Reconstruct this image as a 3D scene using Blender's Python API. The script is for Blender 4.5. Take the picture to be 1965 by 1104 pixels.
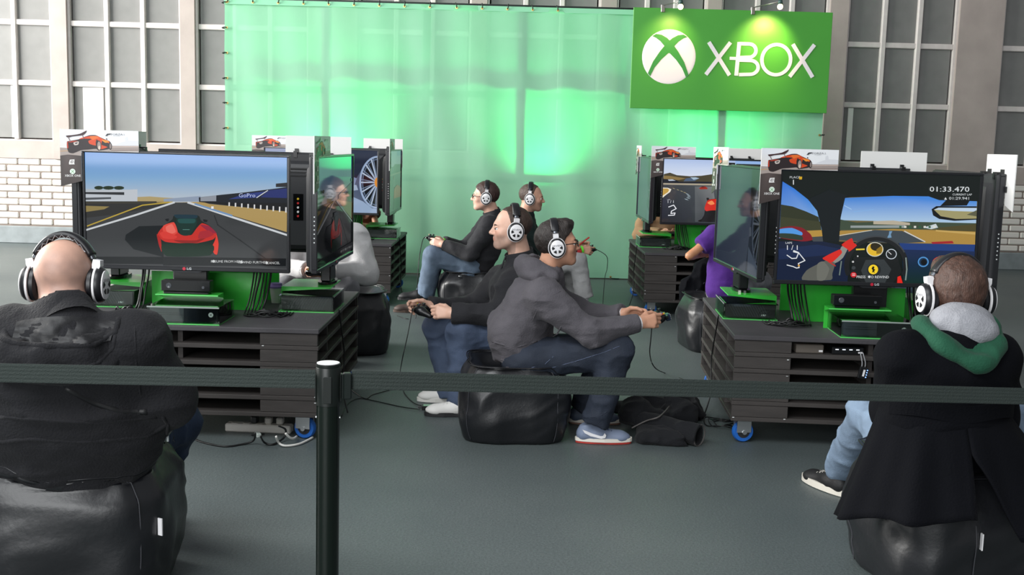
import bpy, math, random
import numpy as np
from mathutils import Vector, Matrix

random.seed(4)
for _o in list(bpy.data.objects):
    bpy.data.objects.remove(_o)
SC = bpy.context.scene
COL = SC.collection
PI = math.pi

# ---------------------------------------------------------------- camera
CAM_H, FPX, PITCH, ROLL = 1.5, 2100.0, math.atan(277 / 2100.0), 0.027
cam_data = bpy.data.cameras.new('camera')
cam_data.sensor_width = 36.0
cam_data.lens = 36.0 * FPX / 1965.0
cam_data.clip_end = 200
cam = bpy.data.objects.new('camera', cam_data)
COL.objects.link(cam)
CAM_R = Matrix.Rotation(PI / 2 - PITCH, 4, 'X') @ Matrix.Rotation(ROLL, 4, 'Z')
cam.matrix_world = Matrix.Translation((0, 0, CAM_H)) @ CAM_R
SC.camera = cam
SC.view_settings.view_transform = 'Standard'
SC.view_settings.look = 'None'
SC.view_settings.gamma = 1
SC.view_settings.use_curve_mapping = False
SC.view_settings.exposure = 0.22

# ---------------------------------------------------------------- world and daylight
world = bpy.data.worlds.new('hall_daylight')
SC.world = world
world.use_nodes = True
_bg = world.node_tree.nodes['Background']
_bg.inputs[0].default_value = (0.93, 0.97, 1.0, 1)
_bg.inputs[1].default_value = 0.23

def area_light(name, loc, target, sx, sy, power, color):
    l = bpy.data.lights.new(name, 'AREA')
    l.shape = 'RECTANGLE'; l.size = sx; l.size_y = sy
    l.energy = power; l.color = color
    o = bpy.data.objects.new(name, l); COL.objects.link(o)
    o.location = loc
    o.rotation_euler = (Vector(target) - Vector(loc)).to_track_quat('-Z', 'Y').to_euler()
    return o
# daylight of the hall, all out of view: tall gate on the left, skylight band overhead; plus a fill added behind the viewer for sheen
area_light('gate_left_offscreen', (-12.0, 9.5, 4.2), (2.0, 11.0, 0.8), 8.0, 6.0, 2900, (1.0, 0.985, 0.95))
area_light('skylight_above_offscreen', (-4.5, 0.3, 7.0), (-1.4, 6.5, 0.2), 8.0, 3.0, 560, (0.95, 0.98, 1.0))
area_light('fill_behind_offscreen', (-3.5, -5.5, 3.0), (-0.5, 6.0, 1.0), 6.0, 4.0, 520, (0.97, 0.99, 1.0))

# ---------------------------------------------------------------- helpers
def lin(c):
    c = c.lstrip('#')
    v = [int(c[i:i + 2], 16) / 255 for i in (0, 2, 4)]
    return tuple(x / 12.92 if x <= 0.04045 else ((x + 0.055) / 1.055) ** 2.4 for x in v)

def at(px, py, Y):
    """world point at depth Y (metres in front of the camera position) seen at photo pixel px, py"""
    d = CAM_R.to_3x3() @ Vector(((px - 982.5) / FPX, -(py - 552.0) / FPX, -1.0))
    return Vector((0, 0, CAM_H)) + d * (Y / d.y)

MATS = {}
def mat(name, col, rough=0.6, metal=0.0, var=0.0, vscale=8.0, bump=0.0, bscale=60.0, spec=0.5, sheen=0.0, attr=False, stretch=None):
    if name in MATS: return MATS[name]
    m = bpy.data.materials.new(name); m.use_nodes = True
    nt = m.node_tree; b = nt.nodes['Principled BSDF']
    c = lin(col) if isinstance(col, str) else col
    b.inputs['Base Color'].default_value = (*c, 1)
    b.inputs['Roughness'].default_value = rough
    b.inputs['Metallic'].default_value = metal
    b.inputs['Specular IOR Level'].default_value = spec
    if sheen: b.inputs['Sheen Weight'].default_value = sheen
    tc = nt.nodes.new('ShaderNodeTexCoord')
    mp = nt.nodes.new('ShaderNodeMapping'); nt.links.new(tc.outputs['Object'], mp.inputs[0])
    if stretch: mp.inputs['Scale'].default_value = stretch
    src = None
    if attr:
        a = nt.nodes.new('ShaderNodeAttribute'); a.attribute_name = 'Col'
        nt.links.new(a.outputs['Color'], b.inputs['Base Color']); src = a.outputs['Color']
    if var:
        n = nt.nodes.new('ShaderNodeTexNoise'); n.inputs['Scale'].default_value = vscale; n.inputs['Detail'].default_value = 6
        nt.links.new(mp.outputs[0], n.inputs['Vector'])
        h = nt.nodes.new('ShaderNodeMapRange')
        h.inputs[1].default_value = 0.23; h.inputs[2].default_value = 0.75
        h.inputs[3].default_value = 1 - var; h.inputs[4].default_value = 1 + var
        nt.links.new(n.outputs[0], h.inputs[0])
        mx = nt.nodes.new('ShaderNodeVectorMath'); mx.operation = 'SCALE'
        if src: nt.links.new(src, mx.inputs[0])
        else: mx.inputs[0].default_value = c
        nt.links.new(h.outputs[0], mx.inputs['Scale'])
        nt.links.new(mx.outputs[0], b.inputs['Base Color'])
    if bump:
        n2 = nt.nodes.new('ShaderNodeTexNoise'); n2.inputs['Scale'].default_value = bscale; n2.inputs['Detail'].default_value = 4
        nt.links.new(mp.outputs[0], n2.inputs['Vector'])
        bp = nt.nodes.new('ShaderNodeBump'); bp.inputs['Strength'].default_value = bump; bp.inputs['Distance'].default_value = 0.01
        nt.links.new(n2.outputs[0], bp.inputs['Height'])
        nt.links.new(bp.outputs[0], b.inputs['Normal'])
    MATS[name] = m
    return m

def emis(name, col, strength):
    if name in MATS: return MATS[name]
    m = bpy.data.materials.new(name); m.use_nodes = True
    b = m.node_tree.nodes['Principled BSDF']
    b.inputs['Base Color'].default_value = (*lin(col), 1)
    b.inputs['Emission Color'].default_value = (*lin(col), 1)
    b.inputs['Emission Strength'].default_value = strength
    MATS[name] = m
    return m

def attr_print(name, emit, rough):
    """flat print or screen: colour comes from the mesh's own colour layer"""
    if name in MATS: return MATS[name]
    m = bpy.data.materials.new(name); m.use_nodes = True
    nt = m.node_tree; b = nt.nodes['Principled BSDF']
    a = nt.nodes.new('ShaderNodeAttribute'); a.attribute_name = 'Col'
    b.inputs['Roughness'].default_value = rough
    if emit:
        b.inputs['Base Color'].default_value = (0.004, 0.004, 0.004, 1)
        nt.links.new(a.outputs['Color'], b.inputs['Emission Color'])
        b.inputs['Emission Strength'].default_value = emit
    else:
        nt.links.new(a.outputs['Color'], b.inputs['Base Color'])
    MATS[name] = m
    return m

def clear_plastic(name, tint, gloss=0.5):
    if name in MATS: return MATS[name]
    m = bpy.data.materials.new(name); m.use_nodes = True
    nt = m.node_tree; nt.nodes.clear()
    out = nt.nodes.new('ShaderNodeOutputMaterial')
    tr = nt.nodes.new('ShaderNodeBsdfTransparent'); tr.inputs[0].default_value = (*tint, 1)
    gl = nt.nodes.new('ShaderNodeBsdfGlossy'); gl.inputs['Roughness'].default_value = 0.04
    fr = nt.nodes.new('ShaderNodeFresnel'); fr.inputs[0].default_value = 1.49
    mx = nt.nodes.new('ShaderNodeMixShader')
    nt.links.new(fr.outputs[0], mx.inputs[0]); nt.links.new(tr.outputs[0], mx.inputs[1]); nt.links.new(gl.outputs[0], mx.inputs[2])
    nt.links.new(mx.outputs[0], out.inputs[0])
    MATS[name] = m
    return m

class MB:
    """collects shapes, then links them as ONE mesh object"""
    def __init__(s): s.v = []; s.f = []; s.M = None
    def add(s, vs, fs):
        o = len(s.v)
        if s.M is not None: vs = [s.M @ Vector(p) for p in vs]
        s.v += [tuple(p) for p in vs]; s.f += [tuple(i + o for i in q) for q in fs]
        return s
    def box(s, x0, x1, y0, y1, z0, z1, b=0.0):
        if b <= 0:
            s.add([(x0, y0, z0), (x1, y0, z0), (x1, y1, z0), (x0, y1, z0), (x0, y0, z1), (x1, y0, z1), (x1, y1, z1), (x0, y1, z1)],
                  [(0, 3, 2, 1), (4, 5, 6, 7), (0, 1, 5, 4), (1, 2, 6, 5), (2, 3, 7, 6), (3, 0, 4, 7)])
            return s
        vs = []; idx = {}
        X = (x0, x1); Y = (y0, y1); Z = (z0, z1)
        for i in (0, 1):
            for j in (0, 1):
                for k in (0, 1):
                    sx, sy, sz = (b if i == 0 else -b), (b if j == 0 else -b), (b if k == 0 else -b)
                    for a, p in enumerate(((X[i], Y[j] + sy, Z[k] + sz), (X[i] + sx, Y[j], Z[k] + sz), (X[i] + sx, Y[j] + sy, Z[k]))):
                        idx[(i, j, k, a)] = len(vs); vs.append(p)
        fs = []
        g = lambda i, j, k, a: idx[(i, j, k, a)]
        for i in (0, 1):
            q = [g(i, 0, 0, 0), g(i, 1, 0, 0), g(i, 1, 1, 0), g(i, 0, 1, 0)]; fs.append(q if i else q[::-1])
            q = [g(0, i, 0, 1), g(0, i, 1, 1), g(1, i, 1, 1), g(1, i, 0, 1)]; fs.append(q if i else q[::-1])
            q = [g(0, 0, i, 2), g(1, 0, i, 2), g(1, 1, i, 2), g(0, 1, i, 2)]; fs.append(q if i else q[::-1])
        for i in (0, 1):
            for j in (0, 1):
                q = [g(i, j, 0, 0), g(i, j, 0, 1), g(i, j, 1, 1), g(i, j, 1, 0)]; fs.append(q if (i ^ j) else q[::-1])
                q = [g(i, 0, j, 0), g(i, 1, j, 0), g(i, 1, j, 2), g(i, 0, j, 2)]; fs.append(q[::-1] if (i ^ j) == 0 else q)
                q = [g(0, i, j, 1), g(1, i, j, 1), g(1, i, j, 2), g(0, i, j, 2)]; fs.append(q if (i ^ j) == 0 else q[::-1])
                for k in (0, 1):
                    q = [g(i, j, k, 0), g(i, j, k, 1), g(i, j, k, 2)]; fs.append(q if (i ^ j ^ k) else q[::-1])
        return s.add(vs, fs)
    def cyl(s, p0, p1, r0, r1=None, n=16, cap=True):
        return s.tube([p0, p1], [r0, r0 if r1 is None else r1], n, cap)
    def tube(s, pts, r, n=8, cap=True):
        pts = [Vector(p) for p in pts]; m = len(pts)
        rs = r if isinstance(r, (list, tuple)) else [r] * m
        t0 = (pts[1] - pts[0]).normalized()
        ref = Vector((0, 0, 1)) if abs(t0.z) < 0.9 else Vector((1, 0, 0))
        u = t0.cross(ref).normalized()
        vs = []; fs = []
        for i, p in enumerate(pts):
            t = (pts[min(i + 1, m - 1)] - pts[max(i - 1, 0)])
            t = t.normalized() if t.length > 1e-9 else t0
            u = (u - t * u.dot(t))
            u = u.normalized() if u.length > 1e-9 else t.orthogonal().normalized()
            w = t.cross(u)
            for k in range(n):
                a = 2 * PI * k / n
                vs.append(p + (u * math.cos(a) + w * math.sin(a)) * rs[i])
        for i in range(m - 1):
            for k in range(n):
                k2 = (k + 1) % n
                fs.append((i * n + k, i * n + k2, (i + 1) * n + k2, (i + 1) * n + k))
        if cap:
            fs.append(tuple(range(n))[::-1]); fs.append(tuple((m - 1) * n + k for k in range(n)))
        return s.add(vs, fs)
    def prism(s, poly, y0, y1):
        """outline in the x-z plane pushed from y0 (front) to y1"""
        n = len(poly)
        a = sum(poly[i][0] * poly[(i + 1) % n][1] - poly[(i + 1) % n][0] * poly[i][1] for i in range(n))
        if a < 0: poly = poly[::-1]
        vs = [(p[0], y0, p[1]) for p in poly] + [(p[0], y1, p[1]) for p in poly]
        fs = [tuple(range(n)), tuple(range(n, 2 * n))[::-1]]
        for i in range(n):
            j = (i + 1) % n
            fs.append((i, i + n, j + n, j))
        return s.add(vs, fs)
    def plate(s, poly, z0, z1):
        """outline in the x-y plane pushed from z0 up to z1"""
        n = len(poly)
        a = sum(poly[i][0] * poly[(i + 1) % n][1] - poly[(i + 1) % n][0] * poly[i][1] for i in range(n))
        if a < 0: poly = poly[::-1]
        vs = [(p[0], p[1], z0) for p in poly] + [(p[0], p[1], z1) for p in poly]
        fs = [tuple(range(n))[::-1], tuple(range(n, 2 * n))]
        for i in range(n):
            j = (i + 1) % n
            fs.append((i, j, j + n, i + n))
        return s.add(vs, fs)
    def lathe(s, prof, n=24, c=(0, 0, 0)):
        """profile (radius, z) turned about the vertical axis through c"""
        vs = []; fs = []; m = len(prof)
        for r, z in prof:
            for k in range(n):
                a = 2 * PI * k / n
                vs.append((c[0] + r * math.cos(a), c[1] + r * math.sin(a), c[2] + z))
        for i in range(m - 1):
            for k in range(n):
                k2 = (k + 1) % n
                fs.append((i * n + k, i * n + k2, (i + 1) * n + k2, (i + 1) * n + k))
        fs.append(tuple(range(n))[::-1]); fs.append(tuple((m - 1) * n + k for k in range(n)))
        return s.add(vs, fs)
    def grid(s, rows, closed=False):
        n = len(rows[0]); vs = [p for r in rows for p in r]; fs = []
        for i in range(len(rows) - 1):
            for k in range(n if closed else n - 1):
                k2 = (k + 1) % n
                fs.append((i * n + k, i * n + k2, (i + 1) * n + k2, (i + 1) * n + k))
        return s.add(vs, fs)
    def mesh(s, name, m=None, smooth=False):
        me = bpy.data.meshes.new(name); me.from_pydata(s.v, [], s.f)
        if m is not None: me.materials.append(m)
        if smooth: smooth_mesh(me, smooth)
        return me
    def build(s, name, m, parent=None, smooth=False):
        return link(name, s.mesh(name, m, smooth), parent)

def smooth_mesh(me, ang=True):
    me.polygons.foreach_set('use_smooth', [True] * len(me.polygons))
    if ang is not True:
        me.set_sharp_from_angle(angle=math.radians(ang))

def link(name, me, parent=None):
    o = bpy.data.objects.new(name, me); COL.objects.link(o)
    if parent is not None: o.parent = parent
    return o

def tag(o, label=None, cat=None, group=None, kind=None):
    if label: o['label'] = label
    if cat: o['category'] = cat
    if group: o['group'] = group
    if kind: o['kind'] = kind
    return o

def thing(name, label, cat, loc=(0, 0, 0), rz=0.0, group=None):
    o = bpy.data.objects.new(name, None); COL.objects.link(o)
    o.empty_display_size = 0.1
    o.location = loc; o.rotation_euler = (0, 0, rz)
    return tag(o, label, cat, group)

def struct(name, o_or_mb, m=None, label=None):
    o = o_or_mb.build(name, m) if isinstance(o_or_mb, MB) else o_or_mb
    o['kind'] = 'structure'
    if label: o['label'] = label
    return o

def spline(pts, n=6):
    """Catmull-Rom through the points"""
    P = [Vector(p) for p in pts]; out = []
    for i in range(len(P) - 1):
        a = P[max(i - 1, 0)]; b = P[i]; c = P[i + 1]; d = P[min(i + 2, len(P) - 1)]
        for k in range(n):
            t = k / n
            out.append(0.5 * ((2 * b) + (c - a) * t + (2 * a - 5 * b + 4 * c - d) * t * t + (3 * b - a - 3 * c + d) * t ** 3))
    out.append(P[-1])
    return out

def cable(name, pts, r, m, label, cat='cable', group=None, parent=None, n=6):
    o = MB().tube(spline(pts, n), r, 6).build(name, m, parent, True)
    if parent is None: tag(o, label, cat, group)
    return o

def text_mesh(body, size, sx=1.0, bold=0.0):
    cu = bpy.data.curves.new('lettering', 'FONT'); cu.body = body; cu.size = size; cu.resolution_u = 2
    cu.align_x = 'CENTER'; cu.align_y = 'CENTER'; cu.offset = bold
    to = bpy.data.objects.new('lettering', cu); COL.objects.link(to)
    me = bpy.data.meshes.new_from_object(to)
    vs = [(v.co.x * sx, v.co.y) for v in me.vertices]; fs = [tuple(p.vertices) for p in me.polygons]
    bpy.data.objects.remove(to); bpy.data.curves.remove(cu); bpy.data.meshes.remove(me)
    return vs, fs

class Paint:
    """flat print made of coloured outlines; picture corners tl, tr, bl are given in sketch units"""
    def __init__(s, w, h, tl, tr, bl):
        s.w, s.h = w, h; s.v = []; s.f = []; s.c = []; s.k = 0
        s.tl = np.array(tl, float)
        A = np.array([np.array(tr, float) - s.tl, np.array(bl, float) - s.tl]).T
        s.inv = np.linalg.inv(A)
    def uv(s, p):
        return s.inv @ (np.array(p, float) - s.tl)
    def put(s, uvs, faces, cols):
        o = len(s.v); y = -0.00012 * s.k; s.k += 1
        for u, v in uvs:
            s.v.append(((min(max(u, 0), 1) - 0.5) * s.w, y, (0.5 - min(max(v, 0), 1)) * s.h))
        for q in faces:
            s.f.append(tuple(i + o for i in q)); s.c.append([cols[i] for i in q])
    def poly(s, pts, col):
        uvs = [s.uv(p) for p in pts]
        n = len(pts)
        cols = [lin(c) for c in col] if isinstance(col, (list, tuple)) else [lin(col)] * n
        a = sum(uvs[i][0] * uvs[(i + 1) % n][1] - uvs[(i + 1) % n][0] * uvs[i][1] for i in range(n))
        idx = list(range(n)) if a < 0 else list(range(n))[::-1]
        s.put(uvs, [idx], cols)
        return s
    def blob(s, pts, col, n=4):
        """outline with rounded corners"""
        P = [np.array(p, float) for p in pts]; N = len(P); out = []
        for i in range(N):
            a, b, c, d = P[i - 1], P[i], P[(i + 1) % N], P[(i + 2) % N]
            for k in range(n):
                t = k / n
                q = 0.5 * (2 * b + (c - a) * t + (2 * a - 5 * b + 4 * c - d) * t * t + (3 * b - a - 3 * c + d) * t ** 3)
                l = b + (c - b) * t
                out.append(tuple(0.6 * q + 0.4 * l))
        return s.poly(out, col if isinstance(col, str) else col[0])
    def hgrad(s, x0, x1, ys, cols):
        """stacked bands: colour cols[i] at height ys[i]"""
        for i in range(len(ys) - 1):
            s.poly([(x0, ys[i]), (x1, ys[i]), (x1, ys[i + 1]), (x0, ys[i + 1])], [cols[i], cols[i], cols[i + 1], cols[i + 1]])
            s.k -= 1
        s.k += 1
        return s
    def line(s, pts, wd, col):
        for a, b in zip(pts[:-1], pts[1:]):
            a = np.array(a, float); b = np.array(b, float); d = b - a; L = np.hypot(*d)
            if L < 1e-6: continue
            n = np.array([-d[1], d[0]]) / L * wd / 2; e = d / L * wd * 0.3
            s.poly([a - n - e, b - n + e, b + n + e, a + n - e], col); s.k -= 1
        s.k += 1
        return s
    def disc(s, c, rx, ry, col, n=20, a0=0, a1=2 * PI):
        full = abs(a1 - a0 - 2 * PI) < 1e-6
        return s.poly([(c[0] + rx * math.cos(a0 + (a1 - a0) * i / (n if full else n - 1)), c[1] + ry * math.sin(a0 + (a1 - a0) * i / (n if full else n - 1))) for i in range(n)], col)
    def ring(s, c, rx, ry, wd, col, a0=0, a1=2 * PI, n=24):
        for i in range(n):
            t = [a0 + (a1 - a0) * (i + q) / n for q in (0, 1)]
            s.poly([(c[0] + rx * math.cos(t[0]), c[1] + ry * math.sin(t[0])), (c[0] + rx * math.cos(t[1]), c[1] + ry * math.sin(t[1])),
                    (c[0] + (rx - wd) * math.cos(t[1]), c[1] + (ry - wd) * math.sin(t[1])), (c[0] + (rx - wd) * math.cos(t[0]), c[1] + (ry - wd) * math.sin(t[0]))], col); s.k -= 1
        s.k += 1
        return s
    def text(s, body, c, size, col, sx=1.0, bold=0.0):
        vs, fs = text_mesh(body, size, sx, bold)
        s.put([s.uv((c[0] + x, c[1] - y)) for x, y in vs], fs, [lin(col)] * len(vs))
        return s
    def mesh(s, name, m):
        me = bpy.data.meshes.new(name); me.from_pydata(s.v, [], s.f)
        a = me.color_attributes.new('Col', 'FLOAT_COLOR', 'CORNER')
        buf = [x for f in s.c for c in f for x in (*c, 1.0)]
        a.data.foreach_set('color', buf)
        me.materials.append(m)
        return me
# ================================================================ the hall
def floor_material():
    m = bpy.data.materials.new('rubber_floor'); m.use_nodes = True
    nt = m.node_tree; b = nt.nodes['Principled BSDF']
    tc = nt.nodes.new('ShaderNodeTexCoord')
    def noise(sc, det, rough=0.5):
        n = nt.nodes.new('ShaderNodeTexNoise'); n.inputs['Scale'].default_value = sc; n.inputs['Detail'].default_value = det
        n.inputs['Roughness'].default_value = rough
        nt.links.new(tc.outputs['Object'], n.inputs['Vector']); return n
    big, fine = noise(0.7, 5), noise(95, 3, 0.7)
    r = nt.nodes.new('ShaderNodeValToRGB')
    r.color_ramp.elements[0].position = 0.3; r.color_ramp.elements[0].color = (*lin('#4d5657'), 1)
    r.color_ramp.elements[1].position = 0.7; r.color_ramp.elements[1].color = (*lin('#5f6766'), 1)
    nt.links.new(big.outputs[0], r.inputs[0])
    r2 = nt.nodes.new('ShaderNodeMapRange'); r2.inputs[1].default_value = 0.35; r2.inputs[2].default_value = 0.7
    r2.inputs[3].default_value = 0.8; r2.inputs[4].default_value = 1.22
    nt.links.new(fine.outputs[0], r2.inputs[0])
    vm = nt.nodes.new('ShaderNodeVectorMath'); vm.operation = 'SCALE'
    nt.links.new(r.outputs[0], vm.inputs[0]); nt.links.new(r2.outputs[0], vm.inputs['Scale'])
    nt.links.new(vm.outputs[0], b.inputs['Base Color'])
    b.inputs['Roughness'].default_value = 0.48
    b.inputs['Specular IOR Level'].default_value = 0.45
    bp = nt.nodes.new('ShaderNodeBump'); bp.inputs['Strength'].default_value = 0.45; bp.inputs['Distance'].default_value = 0.004
    nt.links.new(fine.outputs[0], bp.inputs['Height']); nt.links.new(bp.outputs[0], b.inputs['Normal'])
    return m
struct('floor', MB().box(-14, 14, -4, 15.2, -0.2, 0.0), floor_material(), 'grey-green speckled rubber floor')

WALL_Y = 14.6
M_plaster = mat('plaster', '#a89d97', 0.85, var=0.12, vscale=3.0, bump=0.1, bscale=30)
M_frame = mat('window_paint', '#cfc8c4', 0.6, var=0.08, vscale=10)
M_brick = mat('white_brick', '#d6d1ca', 0.7, var=0.05, vscale=6, bump=0.15, bscale=40)
M_mortar = mat('mortar', '#84776f', 0.9, var=0.1)
M_pane = mat('window_pane', '#7c7c7a', 0.4, var=0.08, vscale=6, spec=0.25)
M_plinth = mat('plinth_paint', '#7b8284', 0.6, var=0.18, vscale=7)

# wall body with pilasters; window openings are filled below
wins = []           # (x0, x1) of every three-light window
wins = [(-9.29, -7.80), (-7.58, -6.10), (-5.89, -4.41), (-4.22, -2.74), (-2.10, -0.62), (-0.42, 1.06), (1.26, 2.44), (2.62, 4.03), (4.27, 5.71), (6.29, 7.73), (7.95, 9.40)]
ZS = [1.38, 2.12, 2.90, 3.68, 4.46]
wb = MB()
edges = [-14.0] + [e for w in wins for e in w] + [14.0]
for i in range(0, len(edges), 2):
    wb.box(edges[i], edges[i + 1], WALL_Y - 0.06, WALL_Y + 0.35, 1.13, 5.2)
wb.box(-14, 14, WALL_Y - 0.02, WALL_Y + 0.35, 1.13, 1.36)
wb.box(-14, 14, WALL_Y - 0.02, WALL_Y + 0.35, 4.5, 5.2)
wb.box(-14, 14, WALL_Y + 0.30, WALL_Y + 0.36, 1.3, 4.6)
wall = struct('wall_back', wb, M_plaster, 'grey plaster hall wall with tall windows')
brickwork = struct('wall_lower', MB().box(-14, 14, WALL_Y, WALL_Y + 0.35, 0.0, 1.13), M_mortar, 'mortar bed of the white brick wall')
struct('baseboard_back', MB().box(-14, 14, WALL_Y - 0.07, WALL_Y, 0.0, 0.23, 0.01), M_plinth, 'grey painted concrete plinth along the wall')
BW, BH = 0.30, 0.089
brick_me = MB().box(-BW / 2 + 0.007, BW / 2 - 0.007, -0.016, 0.02, -BH / 2 + 0.007, BH / 2 - 0.007, 0.012).mesh('brick', M_brick)
for r in range(10):
    for c in range(62):
        bx_ = -9.3 + c * BW + (0.15 if r % 2 else 0)
        if -4.6 < bx_ < 4.6 or bx_ > 8.6: continue
        o = link('brick', brick_me, brickwork)
        o.location = (bx_ + random.uniform(-.004, .004), WALL_Y - 0.004 + random.uniform(-.003, .003), 0.285 + r * BH)
# windows: frame, mullions and panes, each a piece
for wi, (x0, x1) in enumerate(wins):
    w = struct('window_%d' % (wi + 1), MB().box(x0, x1, WALL_Y + 0.02, WALL_Y + 0.10, ZS[0] - 0.03, ZS[0]).box(x0, x1, WALL_Y + 0.02, WALL_Y + 0.10, ZS[-1], ZS[-1] + 0.05)
               .box(x0, x0 + 0.03, WALL_Y - 0.01, WALL_Y + 0.10, ZS[0], ZS[-1]).box(x1 - 0.03, x1, WALL_Y - 0.01, WALL_Y + 0.10, ZS[0], ZS[-1]), M_frame, 'tall window with three columns of panes')
    pw = (x1 - x0 - 0.06) / 3
    for c in (1, 2):
        xc = x0 + 0.03 + pw * c
        MB().box(xc - 0.035, xc + 0.035, WALL_Y + 0.0, WALL_Y + 0.07, ZS[0], ZS[-1], 0.008).box(xc - 0.03, xc + .03, WALL_Y - .012, WALL_Y + .01, ZS[0], ZS[-1], .006).build('mullion', M_frame, w)
    for k in (1, 2, 3):
        MB().box(x0 + 0.03, x1 - 0.03, WALL_Y + 0.005, WALL_Y + 0.07, ZS[k] - 0.035, ZS[k] + 0.035, 0.008).build('transom', M_frame, w)
    for c in range(3):
        for k in range(4):
            a = x0 + 0.03 + pw * c + 0.02; b = a + pw - 0.04
            MB().box(a, b, WALL_Y + 0.045, WALL_Y + 0.055, ZS[k] + 0.02, ZS[k + 1] - 0.02).build('pane', M_pane, w)
    if wi in (1, 2, 8):      # pale things that stand right behind the lower panes
        xx = x0 + (0.16 if wi == 2 else 0.9 if wi == 1 else 0.1)
        MB().box(xx, xx + (0.27 if wi == 2 else 0.07), WALL_Y + 0.030, WALL_Y + 0.042, 1.40, 2.08, 0.003).build('blind_strip', mat('blind', '#e9e7e2', 0.7), w)

# ================================================================ banner on its scaffold, with uplights behind
BY = 12.30
def scrim_material():
    m = bpy.data.materials.new('mint_scrim'); m.use_nodes = True
    nt = m.node_tree; nt.nodes.clear()
    out = nt.nodes.new('ShaderNodeOutputMaterial')
    tc = nt.nodes.new('ShaderNodeTexCoord')
    n = nt.nodes.new('ShaderNodeTexNoise'); n.inputs['Scale'].default_value = 3.0; n.inputs['Detail'].default_value = 8
    mp = nt.nodes.new('ShaderNodeMapping'); mp.inputs['Scale'].default_value = (1.2, 1, 0.6)
    nt.links.new(tc.outputs['Object'], mp.inputs[0]); nt.links.new(mp.outputs[0], n.inputs['Vector'])
    r = nt.nodes.new('ShaderNodeValToRGB')
    r.color_ramp.elements[0].position = 0.25; r.color_ramp.elements[0].color = (*lin('#aef4ca'), 1)
    r.color_ramp.elements[1].position = 0.75; r.color_ramp.elements[1].color = (*lin('#b8f7d3'), 1)
    nt.links.new(n.outputs[0], r.inputs[0])
    d = nt.nodes.new('ShaderNodeBsdfDiffuse'); t = nt.nodes.new('ShaderNodeBsdfTranslucent'); tr = nt.nodes.new('ShaderNodeBsdfTransparent')
    tr.inputs[0].default_value = (*lin('#c9f5dc'), 1)
    nt.links.new(r.outputs[0], d.inputs[0]); nt.links.new(r.outputs[0], t.inputs[0])
    m1 = nt.nodes.new('ShaderNodeMixShader'); m1.inputs[0].default_value = 0.42
    nt.links.new(d.outputs[0], m1.inputs[1]); nt.links.new(t.outputs[0], m1.inputs[2])
    m2 = nt.nodes.new('ShaderNodeMixShader'); m2.inputs[0].default_value = 0.12
    nt.links.new(m1.outputs[0], m2.inputs[1]); nt.links.new(tr.outputs[0], m2.inputs[2])
    nt.links.new(m2.outputs[0], out.inputs[0])
    return m
BX0, BX1 = -3.24, 3.40
banner = thing('mesh_banner', 'large mint green mesh banner stretched on a scaffold before the windows', 'banner', ((BX0 + BX1) / 2, BY, 0))
rows = []
NX, NZ = 150, 60
for j in range(NZ + 1):
    z = 0.015 + 2.97 * j / NZ
    row = []
    for i in range(NX + 1):
        u = i / NX; x = (u - 0.5) * (BX1 - BX0)
        xx = x + BX0 / 2 + BX1 / 2
        e = min(1, u * 12, (1 - u) * 12)
        y = 0.012 * math.sin(xx * 5.1 + 0.6 * z) * (0.35 + 0.65 * (1 - z / 3)) * e + 0.006 * math.sin(xx * 13 + z * 2.0) + 0.01 * math.sin(z * 6 + xx)
        if z < 0.5: y -= 0.05 * (0.5 - z) * math.sin(xx * 3.1) ** 2
        row.append((x, y, z))
    rows.append(row)
MB().grid(rows).build('sheet', scrim_material(), banner, True)
hem = MB()
M_hem = mat('banner_hem', '#8fd9ad', 0.6)
hem.box(BX0 - 0.08, BX1 - 0.08, -0.012, -0.004, 2.93, 2.985); hem.M = None
hem.build('hem', M_hem, banner)
M_hook = mat('bungee_rubber', '#1d241f', 0.5)
M_eyelet = mat('eyelet_brass', '#c9b26a', 0.35, 0.8)
hook_me = MB().tube(spline([(0, -0.02, 0), (0.004, -0.03, 0.03), (0.0, 0.0, 0.055), (-0.004, 0.035, 0.03)], 3), 0.006, 6).mesh('hook', M_hook, True)
ey_me = MB().lathe([(0.006, -0.004), (0.013, -0.004), (0.013, 0.004), (0.006, 0.004)], 10).mesh('eyelet', M_eyelet)
def hook(x, z, ang):
    o = link('bungee_hook', hook_me, banner); o.location = (x - (BX0 + BX1) / 2, -0.005, z); o.rotation_euler = (0, ang, 0)
    e = link('eyelet', ey_me, banner); e.location = (x - (BX0 + BX1) / 2, -0.014, z); e.rotation_euler = (PI / 2, 0, 0)
for i in range(14): hook(BX0 + 0.04 + i * 0.277 + (0.0 if i < 9 else 0.02), 2.955, random.uniform(-.3, .3))
for i in range(11): hook(BX0 + 0.03, 2.95 - i * 0.273, -PI / 2 + random.uniform(-.2, .2))
for i in range(7): hook(BX1 - 0.03, 1.68 - i * 0.25, PI / 2 + random.uniform(-.2, .2))
for i in range(22): hook(BX0 + 0.15 + i * 0.3, 0.03, PI)
frame = thing('scaffold_frame', 'dark pipe scaffold carrying the mint green banner', 'scaffold', ((BX0 + BX1) / 2, BY + 0.075, 0))
M_pipe = mat('scaffold_pipe', '#3a4440', 0.4, 0.6)
xs = [BX0 + 0.03 + k * (BX1 - BX0 - .06) / 6 for k in range(7)]
for xq in xs:
    MB().cyl((xq - (BX0 + BX1) / 2, 0, 0), (xq - (BX0 + BX1) / 2, 0, 3.0), 0.042, n=12).build('upright', M_pipe, frame, True)
    MB().tube([(xq - (BX0 + BX1) / 2, 0.03, 1.06), (xq - (BX0 + BX1) / 2, 1.0, 0.02)], 0.024, 8).build('brace', M_pipe, frame, True)
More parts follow.
